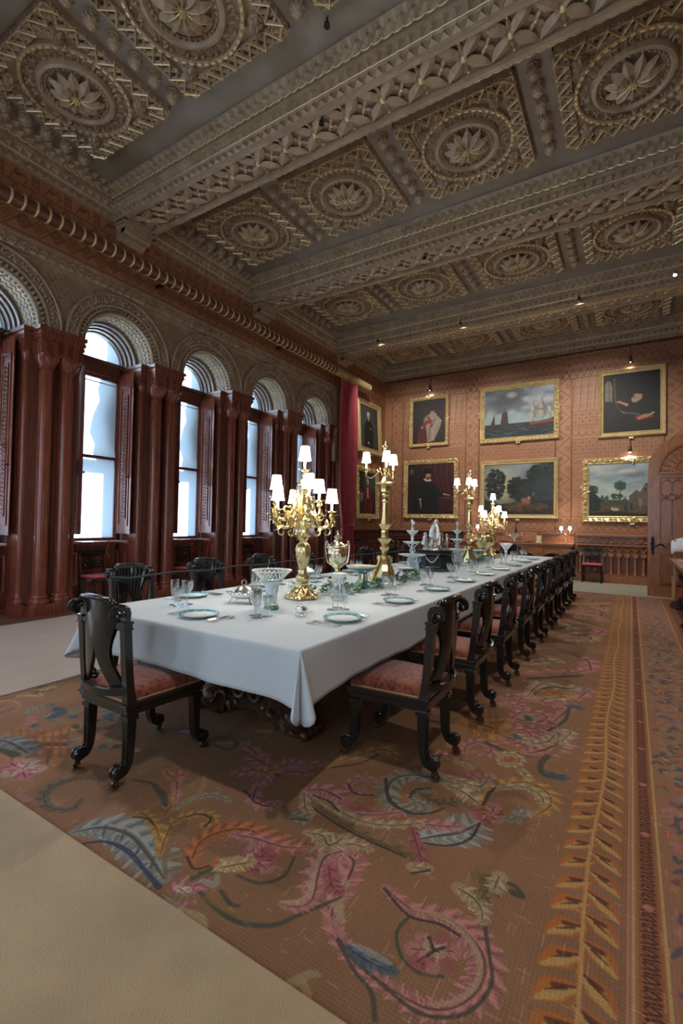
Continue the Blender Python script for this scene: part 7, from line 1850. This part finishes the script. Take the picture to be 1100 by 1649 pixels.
# ================================================================== paintings
def leafy(im, cx, cy, rx, ry, cols, n, r, seed):
    q = random.Random(seed)
    for k in range(n):
        a = q.uniform(0, 6.3); d = sqrt(q.random()); im.ell(cx + rx * d * cos(a), cy + ry * d * sin(a), r * q.uniform(.5, 1.3), r * q.uniform(.4, 1), q.choice(cols), .8, 0, .8)
def p_robe(im):
    im.a[:] = lin((34, 26, 24)); im.ell(.2, .3, .3, .5, (48, 36, 30), 1); im.poly([(.55, .1), (.8, .1), (.8, .9), (.62, .7)], (50, 22, 20), .8)
    im.poly([(.10, 1), (.14, .72), (.30, .58), (.45, .60), (.44, 1)], (92, 34, 30)); im.ell(.46, .50, .20, .16, (142, 122, 108), .3, .3); im.poly([(.30, .55), (.36, .38), (.56, .36), (.70, .50), (.66, .66), (.52, .95), (.36, .98), (.34, .75)], (150, 132, 116), .95)
    im.stroke([(.38, .40), (.46, .58), (.44, .62)], .05, (128, 44, 38)); im.stroke([(.55, .45), (.42, .62), (.40, .9)], .03, (110, 92, 80)); im.stroke([(.6, .5), (.5, .7), (.48, .92)], .02, (170, 155, 140)); im.stroke([(.24, .62), (.34, .52), (.42, .50)], .09, (120, 46, 40))
    im.ell(.48, .345, .10, .035, (150, 138, 128), .3); im.ell(.475, .285, .048, .065, (176, 128, 100), .2); im.ell(.475, .235, .052, .035, (40, 28, 22), .3); im.ell(.458, .283, .007, .004, (50, 30, 24), .5); im.ell(.49, .283, .007, .004, (50, 30, 24), .5); im.ell(.475, .315, .015, .005, (140, 70, 60), .5); im.ell(.22, .63, .03, .025, (170, 125, 100), .3)
def p_ship(im):
    H = im.asp
    for k in range(40): im.stroke([(0, k / 40 * .72), (H, k / 40 * .72)], .03, (110 + k, 126 + k, 142 + int(k * .5)), 1, 1)
    q = random.Random(1)
    for k in range(70):
        x = q.uniform(0, H); y = q.uniform(0, .5); im.ell(x, y, q.uniform(.05, .2), q.uniform(.03, .09), (84, 86, 90) if x < .8 and y < .45 else (176, 180, 178), 1, q.uniform(-.4, .4), .45)
    im.ell(.45, .2, .35, .12, (70, 72, 78), .9, -.3, .7); im.ell(.55, .12, .10, .06, (190, 188, 176), .9, 0, .7); im.ell(1.25, .45, .35, .1, (80, 84, 90), 1, 0, .6)
    im.poly([(0, .74), (H, .70), (H, 1), (0, 1)], (34, 42, 46))
    for k in range(60): x = q.uniform(0, H); y = q.uniform(.74, 1); im.stroke([(x, y), (x + .06, y - .012), (x + .14, y + .004)], .008, q.choice([(70, 84, 88), (20, 26, 30), (110, 120, 118)]), .7)
    # big ship
    im.poly([(.86, .74), (.92, .82), (1.34, .80), (1.44, .68), (1.42, .62), (1.30, .68), (1.0, .72)], (62, 32, 22)); im.stroke([(.92, .765), (1.36, .73)], .014, (170, 70, 48)); im.stroke([(.9, .735), (1.34, .70)], .008, (190, 150, 90))
    for x, t, b_ in ((.98, .30, .74), (1.15, .22, .73), (1.30, .36, .68)): im.stroke([(x, b_), (x, t)], .008, (40, 30, 26)); im.stroke([(x, t), (x + .05, t - .01), (x + .08, t + .01)], .008, (150, 60, 50))
    for x, y, w in ((.97, .44, .10), (.96, .58, .13), (1.13, .40, .11), (1.14, .56, .15), (1.29, .50, .10), (1.36, .60, .09)): im.poly([(x - w * .5, y - .06), (x + w * .4, y - .07), (x + w * .55, y + .05), (x - w * .4, y + .06)], (170, 160, 136), .9); im.poly([(x + w * .1, y - .06), (x + w * .4, y - .07), (x + w * .55, y + .05), (x + w * .2, y + .05)], (118, 106, 90), .8)
    for k in range(12): im.stroke([(1.15, .22 + k * .01), (.86 + k * .05, .74)], .002, (50, 40, 34), .6)
    im.stroke([(1.42, .56), (1.56, .50)], .05, (150, 60, 50)); im.stroke([(1.42, .575), (1.56, .515)], .018, (190, 190, 180))
    im.poly([(.08, .84), (.22, .84), (.20, .50)], (58, 46, 38)); im.poly([(.32, .80), (.50, .80), (.46, .45), (.36, .48)], (64, 44, 36)); im.stroke([(.40, .8), (.42, .38)], .008, (40, 30, 26)); im.poly([(1.52, .70), (1.60, .70), (1.58, .52)], (70, 66, 60))
def p_reader(im):
    im.a[:] = lin((24, 20, 16)); im.ell(.55, .75, .5, .3, (34, 28, 22), 1)
    im.poly([(.02, .15), (.06, .09), (.11, .12), (.13, .22), (.13, .48), (.02, .45)], (120, 112, 92)); im.stroke([(.02, .28), (.13, .29)], .008, (60, 52, 40)); im.stroke([(.075, .1), (.08, .47)], .006, (70, 60, 48)); im.stroke([(.16, .08), (.17, .4), (.22, .6), (.38, .72)], .035, (84, 70, 48)); im.poly([(0, .45), (.16, .47), (.3, .75), (0, .9)], (38, 30, 24))
    im.poly([(.26, .55), (.42, .45), (.60, .42), (.78, .52), (.86, .80), (.5, .82), (.34, .72)], (28, 28, 22)); im.ell(.52, .36, .12, .07, (34, 24, 20), .3, .2); im.ell(.50, .42, .065, .075, (168, 128, 100), .25, .4); im.ell(.46, .47, .05, .045, (150, 136, 118), .5); im.ell(.45, .42, .012, .008, (60, 40, 30), .5); im.stroke([(.425, .43), (.415, .455)], .018, (176, 130, 100)); im.ell(.545, .33, .11, .045, (24, 18, 16), .3, .1)
    for k in range(3): im.stroke([(.20 + k * .02, .475 - k * .004), (.27, .50), (.34, .54)], (.022, .05), (178, 120, 84))
    im.poly([(.44, .74), (.68, .72), (.74, .78), (.5, .83)], (104, 52, 32)); im.ell(.60, .755, .07, .032, (180, 112, 84), .3, -.2)
    for k in range(3): im.stroke([(.56, .76 + k * .013), (.50, .77 + k * .014)], .014, (180, 112, 84))
    im.stroke([(.66, .745), (.72, .71)], .035, (150, 140, 124)); im.stroke([(.28, .66), (.45, .70), (.52, .72)], .02, (120, 110, 92), .8)
def p_hat(im):
    im.a[:] = lin((62, 20, 20)); im.poly([(0, 0), (.3, 0), (.34, .3), (.2, .8), (0, .9)], (44, 20, 20)); q = random.Random(4)
    for k in range(10): im.stroke([(.4 + k * .06, 0), (.46 + k * .05, .3), (.62 + k * .04, .62)], .03, (96, 34, 32) if k % 2 else (50, 16, 18), .7, .8)
    im.poly([(0, .93), (.96, .93), (.96, 1), (0, 1)], (36, 26, 22)); im.ell(.08, .15, .05, .06, (70, 66, 60), .4); im.ell(.08, .12, .02, .02, (110, 100, 90), .5)
    im.poly([(.12, 1), (.12, .66), (.20, .44), (.32, .32), (.48, .32), (.58, .42), (.66, .52), (.80, .60), (.78, .66), (.62, .66), (.66, 1)], (22, 24, 26)); im.stroke([(.28, .4), (.22, .6), (.25, .95)], .03, (40, 42, 44), .8)
    im.ell(.42, .315, .085, .035, (176, 170, 160), .25, .15); im.ell(.435, .235, .052, .072, (182, 130, 104), .2); im.ell(.43, .285, .03, .025, (70, 42, 30), .5); im.ell(.455, .265, .022, .006, (60, 34, 26), .5); im.ell(.42, .225, .007, .004, (40, 26, 20), .4); im.ell(.455, .225, .007, .004, (40, 26, 20), .4)
    im.ell(.42, .165, .14, .028, (18, 18, 20), .2, .05); im.poly([(.34, .165), (.35, .09), (.50, .085), (.51, .165)], (16, 16, 18))
    im.stroke([(.27, .70), (.28, .78), (.29, .88)], (.03, .035, .012), (176, 136, 112)); im.stroke([(.25, .70), (.29, .695)], .02, (190, 186, 176)); im.stroke([(.78, .61), (.88, .625)], (.03, .02), (180, 140, 116)); im.stroke([(.75, .60), (.78, .61)], .025, (186, 182, 172)); im.poly([(.68, .66), (.96, .65), (.96, .69), (.70, .70)], (90, 56, 40)); im.stroke([(.72, .70), (.73, .95)], .02, (60, 40, 30)); im.stroke([(.92, .69), (.92, .95)], .02, (60, 40, 30))
def p_wood(im):
    H = im.asp; im.a[:] = lin((70, 76, 76)); q = random.Random(3)
    im.ell(.4, .3, .5, .35, (150, 156, 144), 1); im.ell(.33, .5, .25, .3, (176, 164, 124), 1, 0, .8); im.ell(.8, .1, .35, .15, (140, 148, 148), 1, 0, .8)
    G = [(24, 32, 24), (34, 42, 32), (44, 54, 42), (20, 24, 20)]
    leafy(im, .22, .40, .18, .32, G, 200, .035, 1); leafy(im, .62, .45, .16, .18, G, 160, .03, 2); leafy(im, 1.2, .25, .35, .25, G, 300, .05, 3); leafy(im, .9, .55, .4, .22, G, 300, .05, 4)
    im.ell(1.25, .6, .5, .45, (62, 72, 78), 1, 0, .75); im.poly([(0, .82), (H, .72), (H, 1), (0, 1)], (52, 44, 34), .9); im.poly([(0, .7), (.3, .8), (.6, 1), (0, 1)], (34, 32, 28), .9)
    leafy(im, .8, .85, .4, .08, [(80, 64, 46), (100, 76, 54), (54, 48, 38)], 140, .03, 5)
    im.ell(.80, .74, .09, .06, (150, 106, 82), .6, .4, .9); im.ell(.86, .68, .03, .035, (170, 126, 98), .4); im.ell(.74, .80, .09, .03, (128, 60, 46), .5); im.ell(.94, .60, .02, .05, (120, 90, 74), .5); im.stroke([(.18, .7), (.2, .4), (.16, .2)], .02, (40, 34, 28)); im.stroke([(1.4, .9), (1.35, .5), (1.3, .3)], .05, (40, 36, 30))
def p_village(im):
    H = im.asp
    for k in range(40): im.stroke([(0, k / 40 * .7), (H, k / 40 * .7)], .03, (140 + k, 166 + int(k * .7), 178), 1, 1)
    q = random.Random(8)
    for k in range(60): im.ell(q.uniform(0, H), q.uniform(.02, .5), q.uniform(.05, .18), q.uniform(.03, .07), q.choice([(176, 184, 180), (196, 190, 172), (120, 134, 142)]), 1, q.uniform(-.3, .3), .5)
    im.ell(.62, .16, .13, .05, (206, 198, 178), .9); im.ell(.7, .22, .2, .05, (96, 110, 122), 1, 0, .6)
    im.poly([(0, .66), (.3, .68), (.7, .70), (H, .64), (H, 1), (0, 1)], (96, 84, 56)); im.poly([(0, .50), (.10, .56), (.24, .72), (.2, .9), (0, .92)], (44, 50, 42)); im.poly([(.18, .74), (.6, .68), (.6, .78), (.2, .82)], (70, 84, 58))
    leafy(im, .05, .5, .09, .09, [(40, 54, 46), (54, 70, 56)], 50, .025, 2); leafy(im, .52, .42, .09, .08, [(50, 74, 50), (64, 88, 58)], 90, .022, 3); im.stroke([(.52, .68), (.52, .45)], .012, (60, 50, 38)); leafy(im, .46, .62, .1, .05, [(50, 72, 52), (60, 80, 54)], 60, .02, 5); leafy(im, .25, .66, .08, .02, [(54, 76, 64)], 30, .015, 6)
    for x in (.14, .22, .30): leafy(im, x, .63, .02, .025, [(50, 70, 60)], 14, .012, int(x * 100))
    im.poly([(.66, .62), (.78, .50), (.90, .60), (.90, .78), (.68, .78)], (96, 88, 74)); im.poly([(.80, .62), (.92, .38), (1.08, .36), (1.18, .60), (1.18, .8), (.84, .8)], (104, 98, 86)); im.poly([(.92, .38), (1.08, .36), (1.18, .60), (1.0, .60)], (84, 82, 76)); im.poly([(1.0, .60), (1.3, .45), (H, .5), (H, .75), (1.0, .70)], (122, 108, 80)); im.ell(.92, .50, .015, .022, (30, 28, 26), .3); im.stroke([(1.04, .36), (1.05, .24)], .006, (120, 120, 118))
    def man(x, y, h, c1, c2, hat):
        im.stroke([(x - .01 * h, y), (x, y - .45 * h)], .05 * h + .006, c2); im.stroke([(x + .1 * h, y), (x + .02 * h, y - .45 * h)], .05 * h + .006, c2); im.stroke([(x, y - .40 * h), (x, y - .78 * h)], .22 * h, c1); im.stroke([(x, y - .7 * h), (x + .2 * h, y - .5 * h)], .06 * h, c1); im.ell(x, y - .88 * h, .05 * h, .065 * h, (190, 146, 116), .3); im.ell(x, y - .95 * h, .07 * h, .04 * h, hat, .3)
    man(.60, .90, .28, (60, 74, 92), (44, 46, 54), (176, 60, 40)); man(.84, .87, .23, (160, 110, 96), (110, 100, 80), (90, 60, 40)); man(1.02, .87, .24, (180, 176, 166), (150, 150, 150), (150, 120, 90)); man(1.16, .86, .22, (120, 60, 50), (70, 60, 54), (60, 50, 40)); man(.70, .88, .18, (70, 60, 56), (50, 46, 44), (60, 50, 40))
    im.poly([(0, .93), (.4, .90), (.9, .95), (H, .90), (H, 1), (0, 1)], (60, 48, 34)); im.ell(.44, .87, .07, .03, (180, 170, 150), .3); im.ell(.39, .845, .02, .02, (180, 170, 150), .3); im.ell(.30, .88, .09, .03, (90, 56, 38), .3, .2); im.ell(.20, .86, .03, .02, (110, 70, 50), .3)
def p_black(im):
    im.a[:] = lin((58, 60, 58)); im.ell(.4, .4, .4, .6, (74, 76, 72), 1); im.poly([(.16, 1), (.17, .62), (.24, .42), (.33, .33), (.47, .33), (.57, .42), (.62, .62), (.60, 1)], (24, 27, 30)); im.stroke([(.24, .45), (.20, .7), (.30, .86)], .07, (30, 33, 36)); im.stroke([(.57, .45), (.60, .7), (.46, .86)], .07, (20, 22, 24))
    im.ell(.40, .225, .056, .078, (188, 148, 122), .2); im.ell(.40, .165, .065, .045, (206, 200, 186), .3); im.ell(.35, .21, .016, .05, (206, 200, 186), .4); im.ell(.45, .21, .016, .05, (206, 200, 186), .4); im.poly([(.37, .30), (.43, .30), (.40, .36)], (196, 192, 184)); im.ell(.385, .222, .007, .004, (50, 40, 34), .4); im.ell(.42, .222, .007, .004, (50, 40, 34), .4); im.ell(.40, .268, .015, .004, (140, 84, 70), .4); im.ell(.38, .87, .045, .035, (186, 146, 120), .3); im.stroke([(.47, .5), (.53, .53)], .02, (190, 188, 180))
def p_red(im):
    im.a[:] = lin((44, 50, 44)); im.ell(.55, .2, .35, .25, (80, 88, 80), 1); leafy(im, .1, .3, .12, .3, [(30, 38, 32), (40, 46, 36)], 70, .05, 3); im.poly([(0, .8), (.8, .75), (.8, 1), (0, 1)], (50, 40, 32))
    im.poly([(.30, .96), (.30, .62), (.34, .40), (.40, .33), (.52, .33), (.60, .46), (.62, .70), (.64, .96), (.50, .90)], (134, 42, 36)); im.poly([(.40, .36), (.47, .36), (.46, .64), (.40, .64)], (176, 164, 144)); im.stroke([(.36, .42), (.26, .52), (.18, .56)], .06, (126, 38, 34)); im.stroke([(.58, .45), (.62, .6), (.56, .7)], .06, (112, 32, 30)); im.stroke([(.40, .64), (.39, .98)], .06, (40, 34, 30)); im.stroke([(.48, .64), (.50, .98)], .06, (34, 30, 28))
    im.ell(.44, .255, .052, .07, (190, 148, 124), .2); im.ell(.44, .20, .065, .045, (200, 194, 184), .3); im.ell(.49, .24, .02, .045, (200, 194, 184), .4); im.ell(.425, .25, .007, .004, (50, 40, 34), .4); im.ell(.455, .25, .007, .004, (50, 40, 34), .4); im.ell(.44, .33, .03, .02, (26, 24, 24), .4); im.ell(.14, .60, .07, .12, (150, 140, 124), .5, .2, .8)
def painting(label, x0, x1, z0, z1, fn, fw=.11, ornate=True, side='far', H=300, tilt=0):
    w, h = x1 - x0, z1 - z0
    t = empty('gilt_framed_painting'); tag(t, label, 'painting', 'gilt framed paintings')
    iw, ih = w - 2 * fw, h - 2 * fw
    im = Img(iw, ih, H, (60, 50, 40)); fn(im); im.noise(.18, 5, 3)
    r = np.random.RandomState(5); im.a *= (1 + .06 * (r.rand(im.nh, im.nw, 1) - .5)).astype(np.float32)
    m, _ = image_mat('oil_paint', im.image('oil_painting'), .6, 0)
    me = bpy.data.meshes.new('canvas'); me.from_pydata([(-iw / 2, -.02, -ih / 2), (iw / 2, -.02, -ih / 2), (iw / 2, -.02, ih / 2), (-iw / 2, -.02, ih / 2)], [], [(0, 1, 2, 3)])
    uv = me.uv_layers.new(name='UVMap')
    for i, c in enumerate(((0, 0), (1, 0), (1, 1), (0, 1))): uv.data[i].uv = c
    me.materials.append(m); o = bpy.data.objects.new('canvas', me); COL.objects.link(o); o.parent = t
    b = MB(); prof = [(0, 0), (0, -.035), (fw * .12, -.045), (fw * .3, -.03), (fw * .6, -.055), (fw * .85, -.075), (fw, -.05), (fw, 0)]
    cs = [(-1, -1), (1, -1), (1, 1), (-1, 1)]; n = len(prof); vs = []
    for sx, sz in cs:
        for d, y in prof: vs.append((sx * (iw / 2 + d), y, sz * (ih / 2 + d)))
    fs = [(i * n + k, i * n + (k + 1) % n, ((i + 1) % 4) * n + (k + 1) % n, ((i + 1) % 4) * n + k) for i in range(4) for k in range(n)]
    b.add(vs, fs); fo = b.build('frame', FRG, t, auto=30)
    b = MB(); q = random.Random(int(w * 100))
    def orn(x, z, a, s):
        b.tube([(x + p[0], -.076, z + p[1]) for p in spiral(0, 0, s, s * .25, a, a + 5, 9)], s * .22, 5); b.ball((x, -.06, z), s * .35, seg=6, rings=2)
        for k in range(3): b.leaf(s * 1.6, s * .8, s * .3, 0, Matrix.Translation((x, -.062, z)) @ Matrix.Rotation(a + k * 1.2 - 1, 4, 'Y') @ Matrix.Rotation(pi / 2, 4, 'X'))
    per = []
    for sx, sz in cs: per.append((sx * (w / 2 - fw * .5), sz * (h / 2 - fw * .5), fw * (.42 if ornate else .0)))
    st = fw * (.75 if ornate else .5)
    for s in (-1, 1):
        m_ = int((w - 2 * fw) / st)
        for i in range(1, m_): per.append((-w / 2 + fw + (w - 2 * fw) * i / m_, s * (h / 2 - fw * .38), fw * (.33 if ornate else .13) * (1.6 if ornate and abs(i - m_ / 2) < 1 else 1)))
        m_ = int((h - 2 * fw) / st)
        for i in range(1, m_): per.append((s * (w / 2 - fw * .38), -h / 2 + fw + (h - 2 * fw) * i / m_, fw * (.33 if ornate else .13) * (1.6 if ornate and abs(i - m_ / 2) < 1 else 1)))
    for x, z, s in per:
        if s > 0: orn(x, z, q.uniform(0, 6.3), s)
    b.build('carved_ornament', FRG, fo)['kind'] = 'stuff'
    MB().box(-.05, .05, -.06, -.03, -h / 2 - .055, -h / 2 - .015).build('name_plate', GILT, fo)
    if side == 'far': t.location = ((x0 + x1) / 2, YF - .015, (z0 + z1) / 2); t.rotation_euler = (radians(tilt), 0, 0)
    else: t.location = (XL + .02, (x0 + x1) / 2, (z0 + z1) / 2); t.rotation_euler = (radians(tilt), 0, pi / 2)
    return t
FRG = mat('frame_gilding', (.80, .62, .31), .34, .4, (.62, .46, .22), 14)
painting('upper left far-wall portrait of a seated person in a pale robe, dark ground', -5.86, -4.62, 3.72, 5.24, p_robe, .10)
painting('painting of a tall sailing ship under grey clouds in a carved gilt frame', -3.69, -1.62, 3.68, 5.27, p_ship, .13, H=340)
painting('dark painting of an old man leaning on a table by a window, plain gilt frame', -.72, .70, 3.60, 5.29, p_reader, .12, False, H=320)
painting('portrait of a man in a black hat and cloak before red drapery', -6.03, -4.31, 1.53, 3.31, p_hat, .13, H=320)
painting('dark woodland landscape in a plain gilt frame, lower row centre', -3.66, -1.63, 1.56, 3.17, p_wood, .11, False, H=340)
painting('village scene with dancing country people in an ornate gilt frame beside the door', -1.06, 1.10, 1.49, 3.09, p_village, .15, H=340)
painting('portrait of a white-haired man in black on the left wall, upper of two', 11.62, 13.06, 3.42, 5.02, p_black, .17, False, 'left', 240, -3)
painting('portrait of a man in a red coat on the left wall, lower of two', 11.62, 12.95, 1.48, 3.02, p_red, .15, True, 'left', 240, -2)

# picture lamps, ceiling spot lamps and added fill spots
def picture_lamp(x, z, lb, power, x2):
    t = thing('picture_lamp', lb, 'lamp', x, YF - .10, z)
    MB().lathe([(0, -.05), (.03, -.04), (.045, 0), (.04, .05), (.018, .10), (.008, .13), (.0, .14)], 14).build('hood', COPPER, t, auto=50)
    MB().tube([(0, 0, .12), (0, .05, .25), (0, .09, .45)], .006, 5).build('cord', IRON, t)
    MB().ball((0, 0, -.045), .022 if power > 10 else .010, seg=10, rings=4).build('lit_bulb', BULB2, t, smooth=True)
    l = bpy.data.lights.new('picture_light', 'SPOT'); l.energy = power; l.spot_size = radians(150); l.spot_blend = 1; l.color = (.93, 1, .96); l.shadow_soft_size = .03
    o = bpy.data.objects.new('picture_light', l); COL.objects.link(o); o.location = (0, -.0, -.09); o.parent = t
COPPER = mat('copper_hood', (.12, .05, .03), .4, .6); BULB2 = mat('lamp_bulb', (1, 1, 1), .4, emit=(.9, 1, .95), es=14)
picture_lamp(-.03, 3.25, 'small drop-shaped picture lamp above the village painting', 26, 0)
picture_lamp(-.03, 5.46, 'small picture lamp above the dark reading man painting', 3, 0)
picture_lamp(-5.2, 5.46, 'small picture lamp above the pale robed portrait', 3, 0)
def spot(x, y, z, lb, power, tx, ty, tz, bl=BULB):
    t = thing('ceiling_spot', lb, 'spotlight', x, y, z)
    d = Vector((tx - x, ty - y, tz - z)).normalized(); q = d.to_track_quat('-Z', 'Y').to_euler()
    MB().tube([(0, 0, 0), (0, 0, -.06)], .008, 6).build('stem', IRON, t)
    h = MB().lathe([(.012, .05), (.026, .04), (.032, 0), (.030, 0), (.024, .03), (0, .035)], 14).build('head', IRON, t, auto=50); h.location = (0, 0, -.09); h.rotation_euler = q
    o = MB().lathe([(.026, .004), (0, .004)], 14).build('lamp_face', bl, t); o.location = (0, 0, -.09); o.rotation_euler = q
    l = bpy.data.lights.new('spot_light', 'SPOT'); l.energy = power; l.spot_size = radians(95); l.spot_blend = .8; l.color = (1, .96, .90); l.shadow_soft_size = .05
    o = bpy.data.objects.new('spot_light', l); COL.objects.link(o); o.parent = t; o.location = Vector((0, 0, -.09)) + d * .05; o.rotation_euler = q
DARKF = mat('dark_lamp_face', (.05, .05, .05), .2)
spot(.66, 10.30, ZB + .17, 'lit white spotlight on the third ceiling beam at the right edge', 130, -.6, 6.5, .8)
spot(-.9, 10.30, ZB + .10, 'small dark spotlight on the third ceiling beam aimed at the far wall', 190, -1.0, 13.4, 2.6, DARKF)  # this and the next two spots are added to brighten the far wall
spot(-3.3, 10.30, ZB + .10, 'small dark spotlight on the third ceiling beam, middle of the row', 165, -3.2, 13.4, 2.6, DARKF)
spot(-5.4, 10.30, ZB + .10, 'small dark spotlight on the third ceiling beam nearest the curtain', 150, -5.6, 13.4, 2.8, DARKF)
spot(-2.60, 3.75, ZC, 'small dark spotlight on the nearest ceiling bay, between panels and beam', 1, -2.15, 3.0, .7, DARKF)
for y, lb in ((4.19, 'small dark spotlight under the nearest full beam, over the table'), (7.25, 'small dark spotlight under the second full beam, over the table')): spot(-2.95, y, ZB - .01, lb, 110, -2.3, y - .2, .7, DARKF)  # spots added to light the table from above
for x, lb in ((.2, 'small spotlight under the nearest beam, right of the photographer'), (-4.7, 'small spotlight under the nearest beam, left of the photographer')): spot(x, 1.5, ZB - .01, lb, 135, x - .2, 2.3, 0, DARKF)  # spots added to brighten the near floor
spot(-1.0, 7.25, ZB - .01, 'small dark spotlight under the second full beam, aimed at the open door', 170, .9, 11.2, 1.2, DARKF)  # spot added to brighten the door leaf

# ================================================================== heavy carved side table at the right edge with papers, chair with a cloth
t = empty('carved_side_table', (1.05, 8.95, 0)); tag(t, 'heavy dark carved side table cut by the right edge', 'table')
Q = lambda mb, nm, m=WALNUT, **k: mb.build(nm, m, t, loc=(-1.05, -8.95, 0), **k)
Q(MB().prism([(.66, 7.35), (1.5, 7.35), (1.5, 10.1), (.60, 10.1), (.56, 9.9), (.56, 7.6)], .80, .84, 'z').prism([(.70, 7.4), (1.5, 7.4), (1.5, 10.05), (.63, 10.05), (.60, 9.88), (.60, 7.62)], .76, .80, 'z'), 'top', OAK)
b = MB().box(.66, 1.45, 7.6, 9.9, .66, .76)
for k in range(9): b.ball((.655, 7.7 + k * .26, .70), .035, seg=7, rings=3)
Q(b, 'frieze')
for y in (7.75, 9.75):
    b = MB(); b.prism([(.60, .014), (1.4, .014), (1.4, .10), (1.2, .16), (1.15, .66), (.85, .66), (.80, .5), (.90, .35), (.80, .18), (.60, .13), (.56, .06)], y - .07, y + .07, 'y')
    for s in (-1, 1):
        b.tube([(.76 + p[0], y + s * .075, .54 + p[1]) for p in spiral(0, 0, .10, .02, 0, 7, 16)], .02, 6); b.tube([(.74 + p[0], y + s * .075, .12 + p[1]) for p in spiral(0, 0, .08, .02, 1, 7, 14)], .018, 6)
    b.lathe([(0, -.08), (.09, -.07), (.10, 0), (.09, .07), (0, .08)], 12, T=Matrix.Translation((.78, y, .54)) @ Matrix.Rotation(pi / 2, 4, 'X'))
    Q(b, 'scrolled_support', auto=50)
Q(MB().box(.72, 1.35, 7.8, 9.7, .10, .17), 'stretcher')
PAPER = mat('white_paper', (.62, .64, .64), .6)
for i, (x, y, a) in enumerate(((.80, 9.3, .2), (.86, 8.8, -.3), (.82, 8.2, .1))):
    o = MB().box(-.13, .13, -.19, .19, 0, .006).build('leaflet', PAPER, None, loc=(x, y, .8405), rot=(0, 0, a)); tag(o, ['white leaflet lying at the far end of the dark side table', 'white leaflet in the middle of the dark side table', 'white leaflet nearest us on the dark side table'][i], 'leaflet', 'leaflets on the side table')
LIGHTW = mat('pale_beech', (.50, .30, .16), .45, 0, (.42, .24, .13), 8, (4, 4, .6))
t = empty('beech_chair', (.86, 10.5, 0)); tag(t, 'pale beech chair behind the side table with a white cloth over its back', 'chair')
Q = lambda mb, nm: mb.build(nm, LIGHTW, t, auto=40)
for x, y, h in ((-.19, -.19, 1.16), (.19, -.19, 1.16), (-.19, .19, .45), (.19, .19, .45)): Q(MB().lathe([(.022, .014), (.026, .2), (.026, h - .05), (.02, h)], 12, (x, y, 0)), 'leg')
Q(MB().box(-.22, .22, -.21, .22, .43, .46), 'seat'); Q(MB().box(-.17, .17, -.2, -.18, 1.0, 1.06), 'back_rail'); Q(MB().box(-.17, .17, -.2, -.18, .75, .80), 'back_rail')
b = MB(); n = 16; vs = []
for j in range(9):
    for i in range(n + 1):
        u = -1 + 2 * i / n; v = -1 + 2 * j / 8
        vs.append((u * .25, -.19 + v * (.06 + .05 * abs(v)), 1.20 - .23 * abs(v) ** 1.4 - .07 * abs(u) ** 3 + .012 * sin(u * 9 + v * 4) * abs(v)))
fs = [(j * (n + 1) + i, j * (n + 1) + i + 1, (j + 1) * (n + 1) + i + 1, (j + 1) * (n + 1) + i) for j in range(8) for i in range(n)]
b.add(vs, fs); o = b.build('draped_cloth', NAPKIN, None, smooth=True, loc=(.86, 10.5, .0)); tag(o, 'white cloth hanging over the back of the pale beech chair', 'cloth'); m = o.modifiers.new('s', 'SOLIDIFY'); m.thickness = .006

# small fittings: window-side wall sensor, door number plates
tag(MB().box(-6.80, -6.77, 9.86, 9.90, 3.955, 4.06).build('wall_sensor', PLASTIC), 'small white plastic sensor standing on the ledge by the last window arch', 'sensor')
